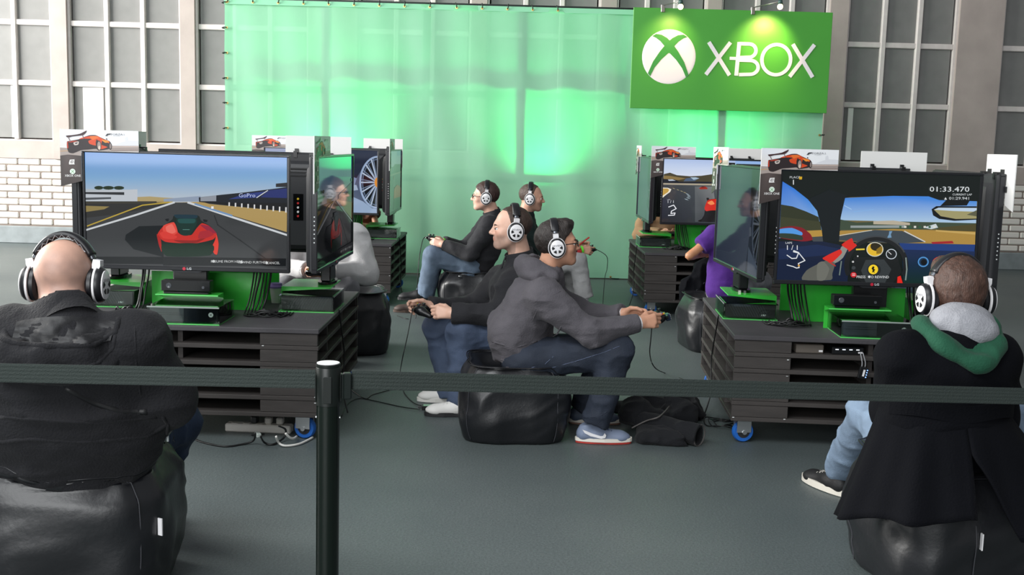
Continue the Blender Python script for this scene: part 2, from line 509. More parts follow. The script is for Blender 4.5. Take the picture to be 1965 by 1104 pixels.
for zq in (0.06, 1.08, 2.03, 2.98):
    MB().cyl((-(BX1 - BX0) / 2 + .03, 0, zq), ((BX1 - BX0) / 2 - .03, 0, zq), 0.036, n=12).build('rail', M_pipe, frame, True)

def spot(name, loc, target, power, color, size, blend=0.6, radius=0.05, parent=None):
    l = bpy.data.lights.new(name, 'SPOT'); l.energy = power; l.color = color; l.spot_size = math.radians(size); l.spot_blend = blend; l.shadow_soft_size = radius
    o = bpy.data.objects.new(name, l); COL.objects.link(o); o.location = loc
    o.rotation_euler = (Vector(target) - Vector(loc)).to_track_quat('-Z', 'Y').to_euler()
    return o
M_black_metal = mat('black_metal', '#17181a', 0.45, 0.5)
for k, (lx, pw) in enumerate(((-2.02, 170), (0.30, 170), (2.20, 170))):
    t = thing('uplight_lamp', ['green uplight lamp behind the banner near the wheel rim screen', 'green uplight lamp behind the banner middle, behind the seated players', 'green uplight lamp behind the banner below the logo board'][k], 'lamp', (lx, BY + 0.62, 0), 0, 'uplights behind the banner')
    MB().box(-0.12, 0.12, -0.12, 0.12, 0, 0.02).tube([(0, 0, 0.02), (0, 0, 0.62)], 0.02, 8).build('stand', M_black_metal, t)
    h = MB(); h.M = Matrix.Translation((0, 0, 0.72)) @ Matrix.Rotation(math.radians(25), 4, 'X')
    h.lathe([(0.05, -0.10), (0.085, -0.09), (0.095, 0.06), (0.095, 0.10), (0.085, 0.10), (0.08, 0.07)], 20); h.build('housing', M_black_metal, t, 40)
    l = MB(); l.M = h.M; l.lathe([(0.001, 0.075), (0.08, 0.075), (0.08, 0.08), (0.001, 0.08)], 20); l.build('lens', emis('green_led', '#3cff8c', 0.25), t)
    spot('uplight_beam', (lx, BY + 0.52, 0.90), (lx, BY + 0.16, 2.1), pw, (0.05, 1.0, 0.30), 112, 1.0, 0.12)

# ================================================================ logo board
SX0, SX1, SZ0, SZ1 = 1.24, 3.405, 1.918, 3.0
SYF = BY - 0.10
sign = thing('logo_board', 'bright green logo board with white sphere emblem and large white lettering', 'sign', ((SX0 + SX1) / 2, SYF, SZ0))
M_sign = mat('sign_green', '#4aa03a', 0.42, var=0.04, vscale=2)
M_signw = mat('sign_white', '#f2ecf0', 0.5)
W2 = (SX1 - SX0) / 2
MB().box(-W2, W2, -0.012, 0.012, 0, SZ1 - SZ0, 0.003).build('board', M_sign, sign)
# pixel sketch of the board art: crop corners tl (88,38) tr (1033,68) bl (68,522)
def sg(px, py):
    A = np.array([[945.0, -20.0], [30.0, 484.0]])
    u, v = np.linalg.solve(A, np.array([px - 88.0, py - 38.0]))
    return ((u - 0.5) * 2 * W2, (1 - v) * (SZ1 - SZ0))
emb = MB()
cx_, cz_ = sg(255, 275); R_ = 0.293
dome = MB(); dome.M = Matrix.Translation((cx_, -0.0125, cz_)) @ Matrix.Rotation(PI / 2, 4, 'X')
dome.lathe([(R_, 0.0), (R_ * 0.97, 0.002), (R_ * 0.9, 0.0025), (0.001, 0.003)], 48)
dome.build('emblem_disc', M_signw, sign, 30)
def arc_pts(f, n=12): return [f(i / (n - 1)) for i in range(n)]
# green X bands that curve over the emblem: two crossing arcs, thin at the top, wide in the middle
for sgn in (-1, 1):
    L = [(-0.185, 0.222), (-0.13, 0.225), (-0.06, 0.17), (0.0, 0.085), (0.075, 0.0), (0.15, -0.10), (0.205, -0.205)]
    U = [(-0.175, 0.230), (-0.10, 0.205), (0.0, 0.145), (0.035, 0.10), (0.11, 0.02), (0.185, -0.08), (0.232, -0.175)]
    top = [(-0.19, 0.215), (-0.15, 0.24), (-0.09, 0.232), (-0.03, 0.20), (0.03, 0.145), (0.10, 0.055), (0.17, -0.055), (0.222, -0.185)]
    bot = [(0.195, -0.215), (0.15, -0.12), (0.08, -0.03), (0.0, 0.045), (-0.055, 0.115), (-0.10, 0.165), (-0.15, 0.20)]
    pts = [(cx_ + sgn * p[0], cz_ + p[1]) for p in top + bot]
    MB().prism(pts, -0.0185 - 0.0004 * sgn, -0.0160).build('emblem_band', mat('sign_band', '#3c9440', 0.42), sign)
MB().prism([(cx_ + p[0], cz_ + p[1]) for p in ((-0.05, 0.165), (0, 0.145), (0.05, 0.165), (0.055, 0.10), (0.0, 0.035), (-0.055, 0.10))], -0.0192, -0.0160).build('emblem_band', MATS['sign_band'], sign)
SK = [0]
def front_y():
    SK[0] += 1; return -0.0172 - 0.00012 * (SK[0] % 40)
def stroke(mb, a, b, w):
    a, b = Vector(sg(*a)), Vector(sg(*b)); d = (b - a).normalized(); n = Vector((-d.y, d.x)) * w / 2
    mb.prism([tuple(a - n), tuple(b - n), tuple(b + n), tuple(a + n)], front_y(), -0.0121)
def ribbon(mb, cl, w):
    cl = [Vector(p) for p in cl]; n = len(cl); lo, hi = [], []; fy = front_y()
    for i in range(n):
        d = (cl[min(i + 1, n - 1)] - cl[max(i - 1, 0)]).normalized(); q = Vector((-d.y, d.x)) * w / 2
        lo.append(cl[i] - q); hi.append(cl[i] + q)
    for i in range(n - 1):
        mb.prism([tuple(lo[i]), tuple(lo[i + 1]), tuple(hi[i + 1]), tuple(hi[i])], fy, -0.0121)
SWD = 0.041
g = MB(); stroke(g, (445, 206), (545, 366), SWD); stroke(g, (548, 208), (432, 362), SWD); g.build('letter_x', M_signw, sign)
g = MB(); stroke(g, (590, 207), (577, 368), SWD); stroke(g, (545, 284), (640, 288), SWD * 0.8)
for (ca, cb, rr) in (((640, 209), (640, 286), 0), ((640, 288), (640, 368), 1)):
    p0, p1 = Vector(sg(590, ca[1] + 5)), Vector(sg(590, cb[1] - 5))
    t0 = Vector(sg(ca[0] + (5 if rr else -2), ca[1] + 7)); t1 = Vector(sg(cb[0] + (2 if rr else -4), cb[1] - 6))
    c = (t0 + t1) / 2; r = (t0 - t1).length / 2
    ribbon(g, [p0, t0] + [(c.x + r * math.sin(a) * (1.15 if rr else 1.05), c.y + r * math.cos(a)) for a in [PI * i / 14 for i in range(1, 14)]] + [t1, p1], SWD * 0.9)
g.build('letter_b', M_signw, sign)
g = MB(); c = Vector(sg(767, 292)); 
ribbon(g, [(c.x + (0.157) * math.cos(a), c.y + 0.162 * math.sin(a)) for a in [2 * PI * i / 40 for i in range(41)]], SWD * 0.9); g.build('letter_o', M_signw, sign)
g = MB(); stroke(g, (845, 218), (942, 377), SWD); stroke(g, (948, 221), (832, 374), SWD); g.build('letter_x', M_signw, sign)
M_lamp_arm = mat('lamp_arm', '#8f8f8a', 0.35, 0.9)
M_bulb = emis('warm_bulb', '#ffe2a0', 9.0)
for k, (px_, arm) in enumerate(((1306, 22), (1497, 34))):
    tip = at(px_ + 0, 12, SYF - 0.42)
    base = Vector((tip.x - (0.24 if k == 0 else 0.36) * 0.55, SYF, 2.985))
    t = thing('arm_lamp', ['small clip lamp on an arm above the emblem of the logo board', 'small clip lamp on an arm above the lettering of the logo board'][k], 'lamp', base, 0, 'arm lamps over the logo board')
    rel = tip - base
    MB().box(-0.02, 0.02, -0.030, -0.0122, -0.03, 0.05, 0.003).box(-0.02, 0.02, 0.0122, 0.022, -0.03, 0.05, 0.003).box(-0.02, 0.02, -0.0125, 0.0125, 0.0153, 0.05).build('clamp', M_lamp_arm, t)
    MB().tube([(0, -0.01, 0.045), (rel.x, rel.y, rel.z + 0.05)], 0.006, 8).build('arm', M_lamp_arm, t, True)
    MB().tube([(rel.x, rel.y, rel.z + 0.085), (rel.x, rel.y, rel.z + 0.05), (rel.x, rel.y, rel.z + 0.02)], [0.012, 0.024, 0.028], 12).build('socket', mat('lamp_socket', '#3f5a55', 0.4, 0.3), t, True)
    MB().lathe([(0.004, -0.035), (0.02, -0.028), (0.028, -0.012), (0.028, 0.004), (0.02, 0.018), (0.012, 0.024)], 16, rel).build('bulb', M_bulb, t, True)
    spot('arm_lamp_light', tip + Vector((0, 0.02, -0.06)), Vector((tip.x - 0.05, SYF, 2.62)), (12, 38)[k], (1.0, 0.72, 0.25), 88, 0.85, 0.03)
# ================================================================ screen pictures
M_screen = attr_print('screen_picture', 0.86, 0.06)
M_print = attr_print('card_print', 0.0, 0.35)
TVW, TVH, BZ = 1.06, 0.608, 0.014
SW, SH = TVW - 2 * BZ, TVH - 0.022 - BZ

def pic_chase():
    """red car from behind on a straight track"""
    p = Paint(SW, SH, (190, 182), (1338, 208), (203, 832))
    p.hgrad(100, 1400, [170, 330, 460, 480], ['#3b7dc4', '#7ba4cb', '#b3bcc4', '#b5b9ba'])
    p.poly([(100, 470), (1400, 470), (1400, 900), (100, 900)], '#3a3c3e')
    p.poly([(100, 468), (700, 466), (700, 478), (380, 540), (100, 560)], '#2f2f2e')
    p.poly([(190, 492), (330, 496), (300, 512), (192, 528)], '#8a7a4a')
    p.poly([(490, 462), (700, 462), (640, 470), (490, 474)], '#a08c5e')
    p.poly([(480, 440), (560, 436), (640, 442), (700, 445), (700, 462), (490, 462)], '#a9976a')
    p.poly([(640, 450), (850, 432), (850, 465), (640, 465)], '#8a97ab')
    p.poly([(195, 395), (430, 398), (430, 412), (195, 408)], '#a9b2b8')
    p.poly([(195, 408), (490, 395), (490, 462), (195, 462)], '#b9bfc6')
    p.poly([(195, 412), (415, 412), (415, 428), (195, 424)], '#2b2e31')
    p.poly([(195, 445), (340, 441), (340, 452), (195, 458)], '#4b4f54')
    for c, rx in ((270, 26), (325, 32), (385, 30)): p.disc((c, 387), rx, 11, '#22301f', 12)
    p.poly([(195, 466), (600, 464), (600, 476), (195, 480)], '#3c3a33')
    p.poly([(690, 470), (790, 470), (1345, 640), (1345, 520), (900, 478), (860, 466)], '#a98f58')
    p.poly([(840, 466), (1345, 440), (1345, 520), (1000, 485)], '#17181a')
    p.poly([(840, 440), (970, 424), (1100, 410), (1345, 378), (1345, 470), (1000, 470), (842, 466)], '#1b1f26')
    p.poly([(1010, 450), (1110, 416), (1230, 402), (1170, 440)], '#2c3a78')
    p.poly([(1190, 438), (1240, 396), (1345, 385), (1345, 442)], '#252f68')
    p.line([(1170, 440), (1232, 398)], 5, '#c9ccd2')
    p.text('GoPro', (1115, 428), 32, '#b9c4e8', 1.1)
    for i in range(10): p.poly([(1010 + i * 36, 468 + i * 3), (1018 + i * 36, 468 + i * 3), (1018 + i * 36, 490 + i * 4), (1010 + i * 36, 490 + i * 4)], '#d5d5d5'); p.k -= 1
    p.k += 1
    p.poly([(1278, 358), (1345, 352), (1345, 378), (1278, 378)], '#2a2b2e')
    p.poly([(850, 440), (940, 428), (940, 462), (850, 462)], '#8a8f98')
    p.line([(205, 610), (520, 487), (690, 468)], 7, '#b49a3a')
    p.line([(200, 632), (480, 545), (700, 470)], 11, '#c6cacd')
    p.line([(780, 470), (960, 530), (1345, 656)], 12, '#c8ccd0')
    p.line([(820, 478), (1030, 545)], 10, '#6f8fb5')
    p.line([(930, 545), (950, 600), (1080, 690), (1230, 800)], 6, '#26282a')
    p.poly([(912, 492), (926, 492), (926, 506), (912, 506)], '#e2e2e2')
    p.poly([(425, 660), (500, 610), (640, 605), (640, 790), (470, 745), (420, 690)], '#14191c')
    # the car
    p.blob([(610, 690), (600, 660), (640, 610), (690, 570), (705, 545), (835, 545), (855, 575), (910, 610), (945, 655), (955, 700), (950, 770), (935, 775), (915, 740), (640, 745), (632, 755), (622, 730)], '#16211d')
    p.blob([(605, 660), (645, 603), (690, 590), (720, 640), (745, 660), (800, 660), (830, 620), (860, 590), (905, 608), (945, 650), (925, 685), (830, 708), (740, 708), (650, 700)], '#c02a22')
    p.blob([(640, 606), (700, 585), (722, 640), (700, 660), (640, 640)], '#d8463a')
    p.blob([(850, 600), (905, 608), (945, 650), (900, 640)], '#8f2038')
    p.blob([(602, 655), (625, 680), (632, 760), (615, 720)], '#a81f1c')
    p.blob([(945, 655), (957, 712), (950, 772), (934, 770), (918, 735), (936, 690)], '#d93a2c')
    p.blob([(700, 690), (830, 690), (915, 650), (880, 680), (830, 706), (745, 706)], '#8d1c1a')
    p.blob([(720, 560), (825, 560), (830, 600), (790, 660), (745, 660), (715, 600)], '#10302a')
    p.blob([(700, 543), (725, 540), (830, 543), (826, 562), (718, 562)], '#16323f')
    p.blob([(650, 568), (670, 564), (668, 580), (656, 578)], '#14171a').blob([(868, 568), (892, 572), (886, 584), (870, 580)], '#14171a')
    p.blob([(655, 612), (690, 596), (712, 640), (690, 652), (660, 640)], '#e4685c').blob([(620, 650), (650, 640), (720, 668), (700, 684), (640, 680)], '#d23830').blob([(850, 640), (900, 632), (930, 655), (890, 676), (840, 680)], '#a3242e')
    p.blob([(726, 566), (820, 566), (816, 590), (732, 590)], '#1d4a48').line([(752, 628), (790, 628)], 3, '#5a8a80').blob([(640, 712), (920, 712), (905, 780), (660, 785)], '#0f2a1c')
    p.poly([(195, 790), (640, 790), (640, 832), (195, 832)], '#101417').poly([(640, 790), (1345, 795), (1345, 840), (640, 840)], '#15181b')
    p.text('RESUME FROM HERE', (1005, 815), 20, '#c9cccc', 1.0); p.disc((930, 813), 8, 8, '#c9cccc', 10)
    p.text('REWIND FURTHER', (1155, 819), 20, '#c9cccc', 1.0); p.disc((1090, 817), 8, 8, '#c9cccc', 10)
    p.text('CANCEL', (1272, 822), 20, '#c9cccc', 1.0); p.disc((1235, 821), 8, 8, '#c9cccc', 10)
    return p.mesh('screen', M_screen)

def pic_cockpit():
    p = Paint(SW, SH, (177, 180), (1470, 208), (133, 893))
    p.poly([(50, 100), (1600, 100), (1600, 1000), (50, 1000)], '#0d1513')
    # left window
    p.poly([(175, 250), (250, 295), (340, 365), (405, 440), (440, 590), (150, 620)], ['#2d6fd0', '#3377d2', '#3d80d4', '#6aa0d8', '#8fb4d8', '#7fa8d4'])
    p.poly([(165, 400), (240, 412), (330, 445), (410, 480), (430, 570), (155, 570)], '#2e3322')
    p.poly([(165, 480), (420, 510), (432, 575), (155, 560)], '#3a3d28')
    p.poly([(300, 572), (440, 565), (440, 606), (350, 612)], '#b08a3e').poly([(350, 612), (445, 606), (440, 640), (380, 645)], '#41464a')
    # windscreen view
    p.poly([(583, 355), (620, 350), (900, 340), (1130, 342), (1180, 362), (1230, 370), (1450, 375), (1440, 655), (940, 650), (545, 640)], '#6a5f3c')
    p.poly([(583, 355), (900, 340), (1130, 342), (1200, 366), (1447, 372), (1444, 515), (552, 500)], ['#3f80d2', '#3a7dd6', '#3f82d8', '#4485d6', '#4a88d4', '#a9c4dc', '#9fbedc'])
    p.line([(580, 405), (625, 428)], 5, '#9cc0e4').line([(640, 445), (770, 430)], 4, '#7fade0')
    p.poly([(552, 495), (660, 515), (900, 505), (1200, 512), (1445, 515), (1440, 560), (1250, 555), (548, 565)], '#3c4a3a')
    p.poly([(1200, 545), (1445, 520), (1440, 580), (1180, 570)], '#4b4526')
    p.poly([(770, 505), (900, 500), (1010, 515), (1010, 530), (770, 525)], '#b3a995')
    p.poly([(620, 535), (980, 530), (980, 548), (620, 550)], '#8e9796').poly([(1100, 545), (1180, 520), (1195, 545), (1150, 556)], '#c3cdd2')
    for i in range(8): p.poly([(940 + i * 32, 535), (955 + i * 32, 535), (955 + i * 32, 548), (940 + i * 32, 548)], ('#2c5a3c', '#d8d8d0')[i % 2]); p.k -= 1
    p.k += 1
    p.poly([(548, 570), (900, 555), (1440, 570), (1440, 655), (940, 645), (545, 625)], '#a8853e')
    p.poly([(545, 605), (780, 562), (960, 568), (1110, 640), (940, 650), (700, 640), (545, 630)], '#3c454c')
    p.line([(548, 600), (760, 565)], 4, '#c9ccc4').line([(975, 570), (1110, 638)], 7, '#c6c8c6')
    p.poly([(875, 570), (895, 570), (885, 590), (890, 612), (860, 615), (872, 592)], '#6f95b5')
    p.poly([(1180, 560), (1440, 575), (1440, 590), (1180, 570)], '#c1a05a')
    # pillar, dash, mirror
    p.poly([(340, 365), (480, 300), (600, 340), (583, 356), (555, 480), (545, 640), (440, 640), (430, 560), (400, 440)], '#10171a')
    p.poly([(940, 648), (1440, 655), (1435, 720), (960, 700)], '#1c3a78').poly([(960, 690), (1440, 700), (1430, 915), (970, 915)], ['#14264e', '#14264e', '#0d2a24', '#0d2a24'])
    p.poly([(1150, 640), (1290, 632), (1300, 648), (1160, 652)], '#a01c24')
    p.poly([(1205, 405), (1250, 360), (1400, 365), (1380, 400)], '#0c1012')
    p.poly([(1150, 425), (1180, 405), (1445, 405), (1445, 492), (1300, 500), (1200, 488), (1160, 465)], '#0b0e10')
    p.poly([(1165, 428), (1195, 415), (1445, 415), (1445, 485), (1310, 488), (1210, 470)], '#9c9568').poly([(1165, 428), (1195, 415), (1445, 415), (1445, 440), (1290, 436)], '#b9cce0')
    p.poly([(1445, 430), (1445, 470), (1380, 460)], '#5a5a44')
    # door mirror
    p.blob([(150, 555), (230, 540), (300, 550), (355, 590), (370, 630), (300, 640), (150, 615)], '#7e1822').blob([(155, 560), (235, 552), (300, 580), (300, 600), (240, 592), (155, 590)], ['#4f94dc'] * 6)
    p.blob([(155, 588), (240, 590), (300, 604), (300, 632), (155, 615)], '#2a3a30')
    p.poly([(140, 640), (440, 640), (540, 660), (620, 700), (600, 915), (130, 915)], '#111c36')
    p.poly([(140, 690), (400, 660), (560, 690), (560, 720), (150, 760)], '#16264a')
    # wheel
    p.ring((790, 795), 212, 195, 34, '#1a1c1e', -PI * 1.12, PI * 0.12, 30)
    p.ring((790, 795), 212, 195, 9, '#3c4044', -PI * 0.85, -PI * 0.15, 24)
    p.line([(985, 745), (992, 820), (985, 890)], 9, '#7c8a86').line([(560, 770), (548, 860)], 8, '#6c7a74')
    p.poly([(640, 740), (930, 740), (960, 840), (900, 915), (690, 915), (620, 840)], '#181b1c')
    p.poly([(720, 760), (840, 755), (890, 820), (850, 910), (720, 910), (690, 830)], '#33383a')
    p.disc((780, 690), 62, 50, '#0f1111', 24).disc((780, 690), 52, 44, '#e0b52c', 24).disc((790, 670), 40, 30, '#2a2410', 20).poly([(790, 690), (830, 660), (825, 715), (790, 720)], '#8a6c18')
    p.ring((780, 690), 56, 48, 5, '#cfcfc0')
    p.disc((888, 720), 36, 34, '#1a1e20', 20).ring((888, 720), 36, 34, 5, '#c9d2da').line([(888, 722), (868, 704)], 4, '#e6e6e6')
    p.disc((775, 825), 46, 42, '#23272a', 22).disc((770, 822), 32, 32, '#f2cf2a', 22)
    p.poly([(768, 800), (778, 806), (774, 818), (784, 824), (776, 832), (780, 846), (770, 838), (762, 844), (766, 826), (758, 816)], '#1b1708')
    p.disc((640, 858), 20, 18, '#c9252c', 14).disc((640, 812), 13, 12, '#3a3f42', 12).disc((636, 772), 7, 7, '#c7c7c7', 8).disc((667, 735), 5, 5, '#d5d5d5', 8)
    p.line([(632, 852), (650, 852)], 4, '#f0d0d0').line([(632, 862), (650, 862)], 4, '#f0d0d0')
    p.poly([(655, 686), (712, 684), (712, 694), (655, 696)], '#d9c23a')
    p.poly([(930, 870), (950, 862), (965, 915), (928, 915)], '#e0261c')
    # glove and sleeve
    p.blob([(300, 893), (330, 830), (400, 790), (470, 760), (520, 770), (500, 850), (490, 893)], '#5b5c56').blob([(400, 790), (440, 770), (480, 820), (450, 893), (400, 893)], '#6a6b64')
    p.blob([(470, 745), (545, 700), (560, 672), (610, 660), (570, 745), (520, 780)], '#8a8a84')
    p.blob([(435, 748), (545, 692), (562, 715), (500, 775), (470, 770)], '#d2281f').blob([(560, 660), (625, 616), (638, 645), (660, 665), (612, 704), (600, 690)], '#d2281f')
    p.line([(470, 770), (520, 800)], 6, '#c22a22')
    # gauges on the right
    for gx, gy, rr in ((1098, 770, 36), (1215, 770, 42), (1335, 780, 40)):
        p.disc((gx, gy), rr, rr * .95, '#17324f', 22).ring((gx, gy), rr, rr * .95, 8, '#4f8fcb').disc((gx + 4, gy + 2), rr * .55, rr * .55, '#0a0f16', 18)
    p.ring((1225, 780), 70, 50, 5, '#c9463c', -PI * .9, -PI * .1)
    p.text('HEAT', (1342, 768), 20, '#bcd8f0').text('0.8', (1340, 800), 34, '#7fb2e4')
    p.text('01:33.470', (1262, 296), 46, '#dfe4e6', 1.45).text('CURRENT LAP', (1345, 329), 18, '#cfd4d6', 1.1).text('01:29.941', (1328, 354), 26, '#cfd4d6', 1.35)
    p.poly([(1228, 362), (1246, 362), (1237, 346)], '#d8dcde')
    p.text('PLACE', (252, 223), 20, '#c9cdd0', 1.2).poly([(281, 218), (300, 218), (298, 236), (280, 236)], '#d1a520').text('1', (243, 256), 46, '#dfe2e4', 1.2)
    p.text('LAPS', (212, 650), 18, '#d8dcde', 1.2).text('1 / 1', (235, 682), 44, '#e4e6e8', 1.1)
    p.line([(200, 730), (232, 752), (262, 750), (276, 715), (243, 708), (245, 700), (275, 712), (318, 765), (275, 785), (280, 812), (262, 815), (240, 805), (200, 795)], 6, '#e2e5e8')
    p.disc((278, 798), 7, 7, '#d8a040', 10)
    p.text('PRESS   TO REWIND', (765, 872), 24, '#d6d9da', 1.0).disc((742, 870), 8, 8, '#e0e2e2', 10)
    return p.mesh('screen', M_screen)

def pic_curve():
    p = Paint(SW, SH, (370, 245), (1378, 272), (340, 828))
    p.hgrad(250, 1450, [235, 330, 420], ['#a9bce0', '#c3d0e8', '#d5dcea'])
    p.poly([(1378, 262), (1130, 262), (1000, 262), (1000, 310), (1378, 320)], '#8fb0e0')
    p.poly([(365, 385), (420, 372), (480, 395), (600, 405), (700, 400), (800, 385), (1000, 395), (1378, 410), (1378, 480), (355, 475)], '#4a4433')
    p.poly([(365, 400), (420, 402), (560, 425), (500, 440), (360, 432)], '#8a7448')
    p.poly([(560, 425), (640, 412), (680, 420), (640, 450), (540, 452)], '#4e6078').poly([(600, 415), (650, 415), (680, 425), (630, 438)], '#a8bccc')
    p.poly([(358, 430), (460, 435), (500, 455), (700, 455), (1378, 470), (1378, 480), (356, 470)], '#22252e')
    p.poly([(400, 436), (440, 434), (470, 446), (410, 448)], '#b8c4d4')
    p.poly([(356, 468), (1378, 482), (1378, 500), (560, 486), (356, 482)], '#a99f8c')
    p.poly([(353, 482), (560, 486), (1378, 498), (1378, 900), (330, 900)], ['#3b4046', '#42474c', '#6d7072', '#4c5054', '#24272e'])
    p.poly([(640, 500), (800, 500), (820, 640), (760, 828), (640, 828)], ['#63676a', '#7b7d7e', '#7a7c7c', '#3c3f44', '#4a4e52'])
    p.poly([(352, 510), (400, 512), (430, 525), (420, 550), (380, 580), (345, 605)], '#e6e0d0').poly([(352, 518), (395, 518), (412, 530), (400, 552), (348, 585)], '#c09a4a')
    for i in range(9):
        t = i / 8; x = 440 + 130 * math.sin(t * 2.2); y = 512 + 100 * t
        p.poly([(x, y), (x + 14 + 8 * t, y + 4), (x + 26 + 14 * t, y + 12 + 4 * t), (x + 10, y + 8)], ['#a89c78', '#9fb0b8'][i > 3]); p.k -= 1
    p.k += 1
    p.poly([(676, 515), (700, 500), (730, 498), (752, 512), (750, 524), (690, 526)], '#9c2f24').poly([(690, 508), (710, 499), (735, 505)], '#30201c')
    p.blob([(700, 800), (722, 760), (730, 690), (745, 640), (770, 618), (1000, 600), (1300, 640), (1340, 828), (690, 828)], '#1a1412')
    p.blob([(725, 700), (745, 640), (775, 620), (1000, 602), (1300, 645), (1330, 740), (820, 720), (740, 728)], '#cc2a1c').blob([(750, 650), (790, 630), (815, 660), (780, 670)], '#f08a50')
    p.blob([(742, 606), (762, 604), (766, 622), (748, 628)], '#201a1c')
    p.text('1 / 1', (424, 642), 36, '#dfe2e8', 1.0).text('LAPS', (406, 622), 13, '#d0d4da')
    p.line([(405, 690), (450, 672), (472, 705), (430, 728), (425, 750), (462, 745), (455, 765), (402, 768)], 8, '#e6e8ee')
    return p.mesh('screen', M_screen)

def pic_rim():
    p = Paint(SW, SH, (131, 78), (768, 98), (131, 450))
    p.poly([(100, 50), (800, 50), (800, 500), (100, 500)], ['#3a4c78', '#26304c', '#3a4660', '#8c9cb4'])
    p.poly([(130, 80), (630, 90), (690, 130), (640, 300), (600, 470), (130, 470)], ['#44558a', '#3e4f80', '#55648c', '#7d8cab', '#7f8ea8', '#56658a'])
    p.poly([(620, 90), (770, 96), (770, 150), (700, 170), (650, 260), (625, 250)], '#1c2438')
    p.poly([(628, 300), (650, 300), (660, 330), (628, 335)], '#9aa8bf').poly([(628, 370), (690, 400), (740, 440), (770, 445), (770, 480), (628, 480)], '#8fa3c0')
    p.disc((770, 285), 98, 152, '#11151c', 40)
    p.ring((770, 285), 104, 158, 11, '#93a6c4', n=40)
    p.ring((770, 285), 88, 140, 6, '#5a6a84', n=40)
    for i in range(9):
        a = PI * (0.5 + i / 8.0)
        c, s = math.cos(a), math.sin(a)
        c1, s1 = math.cos(a + .12), math.sin(a + .12)
        p.line([(770 + 14 * c, 285 + 22 * s), (770 + 92 * c, 285 + 144 * s)], 8, '#aab8cc'); p.k -= 1
        p.line([(770 + 20 * c1, 285 + 30 * s1), (770 + 92 * c1, 285 + 144 * s1)], 5, '#6f7f98'); p.k -= 1
    p.k += 1
    p.disc((770, 285), 17, 30, '#d58a34', 18)
    return p.mesh('screen', M_screen)

PICS = dict(chase=pic_chase(), cockpit=pic_cockpit(), curve=pic_curve(), rim=pic_rim())
M_dim = attr_print('screen_picture_dimmed', 0.13, 0.04)
M_dim.node_tree.nodes['Principled BSDF'].inputs['Specular IOR Level'].default_value = 0.9      # emission lowered to imitate the side-on view, specular raised to strengthen reflections
DIM = {}
for _k, _m in PICS.items():
    DIM[_k] = _m.copy(); DIM[_k].materials.clear(); DIM[_k].materials.append(M_dim)

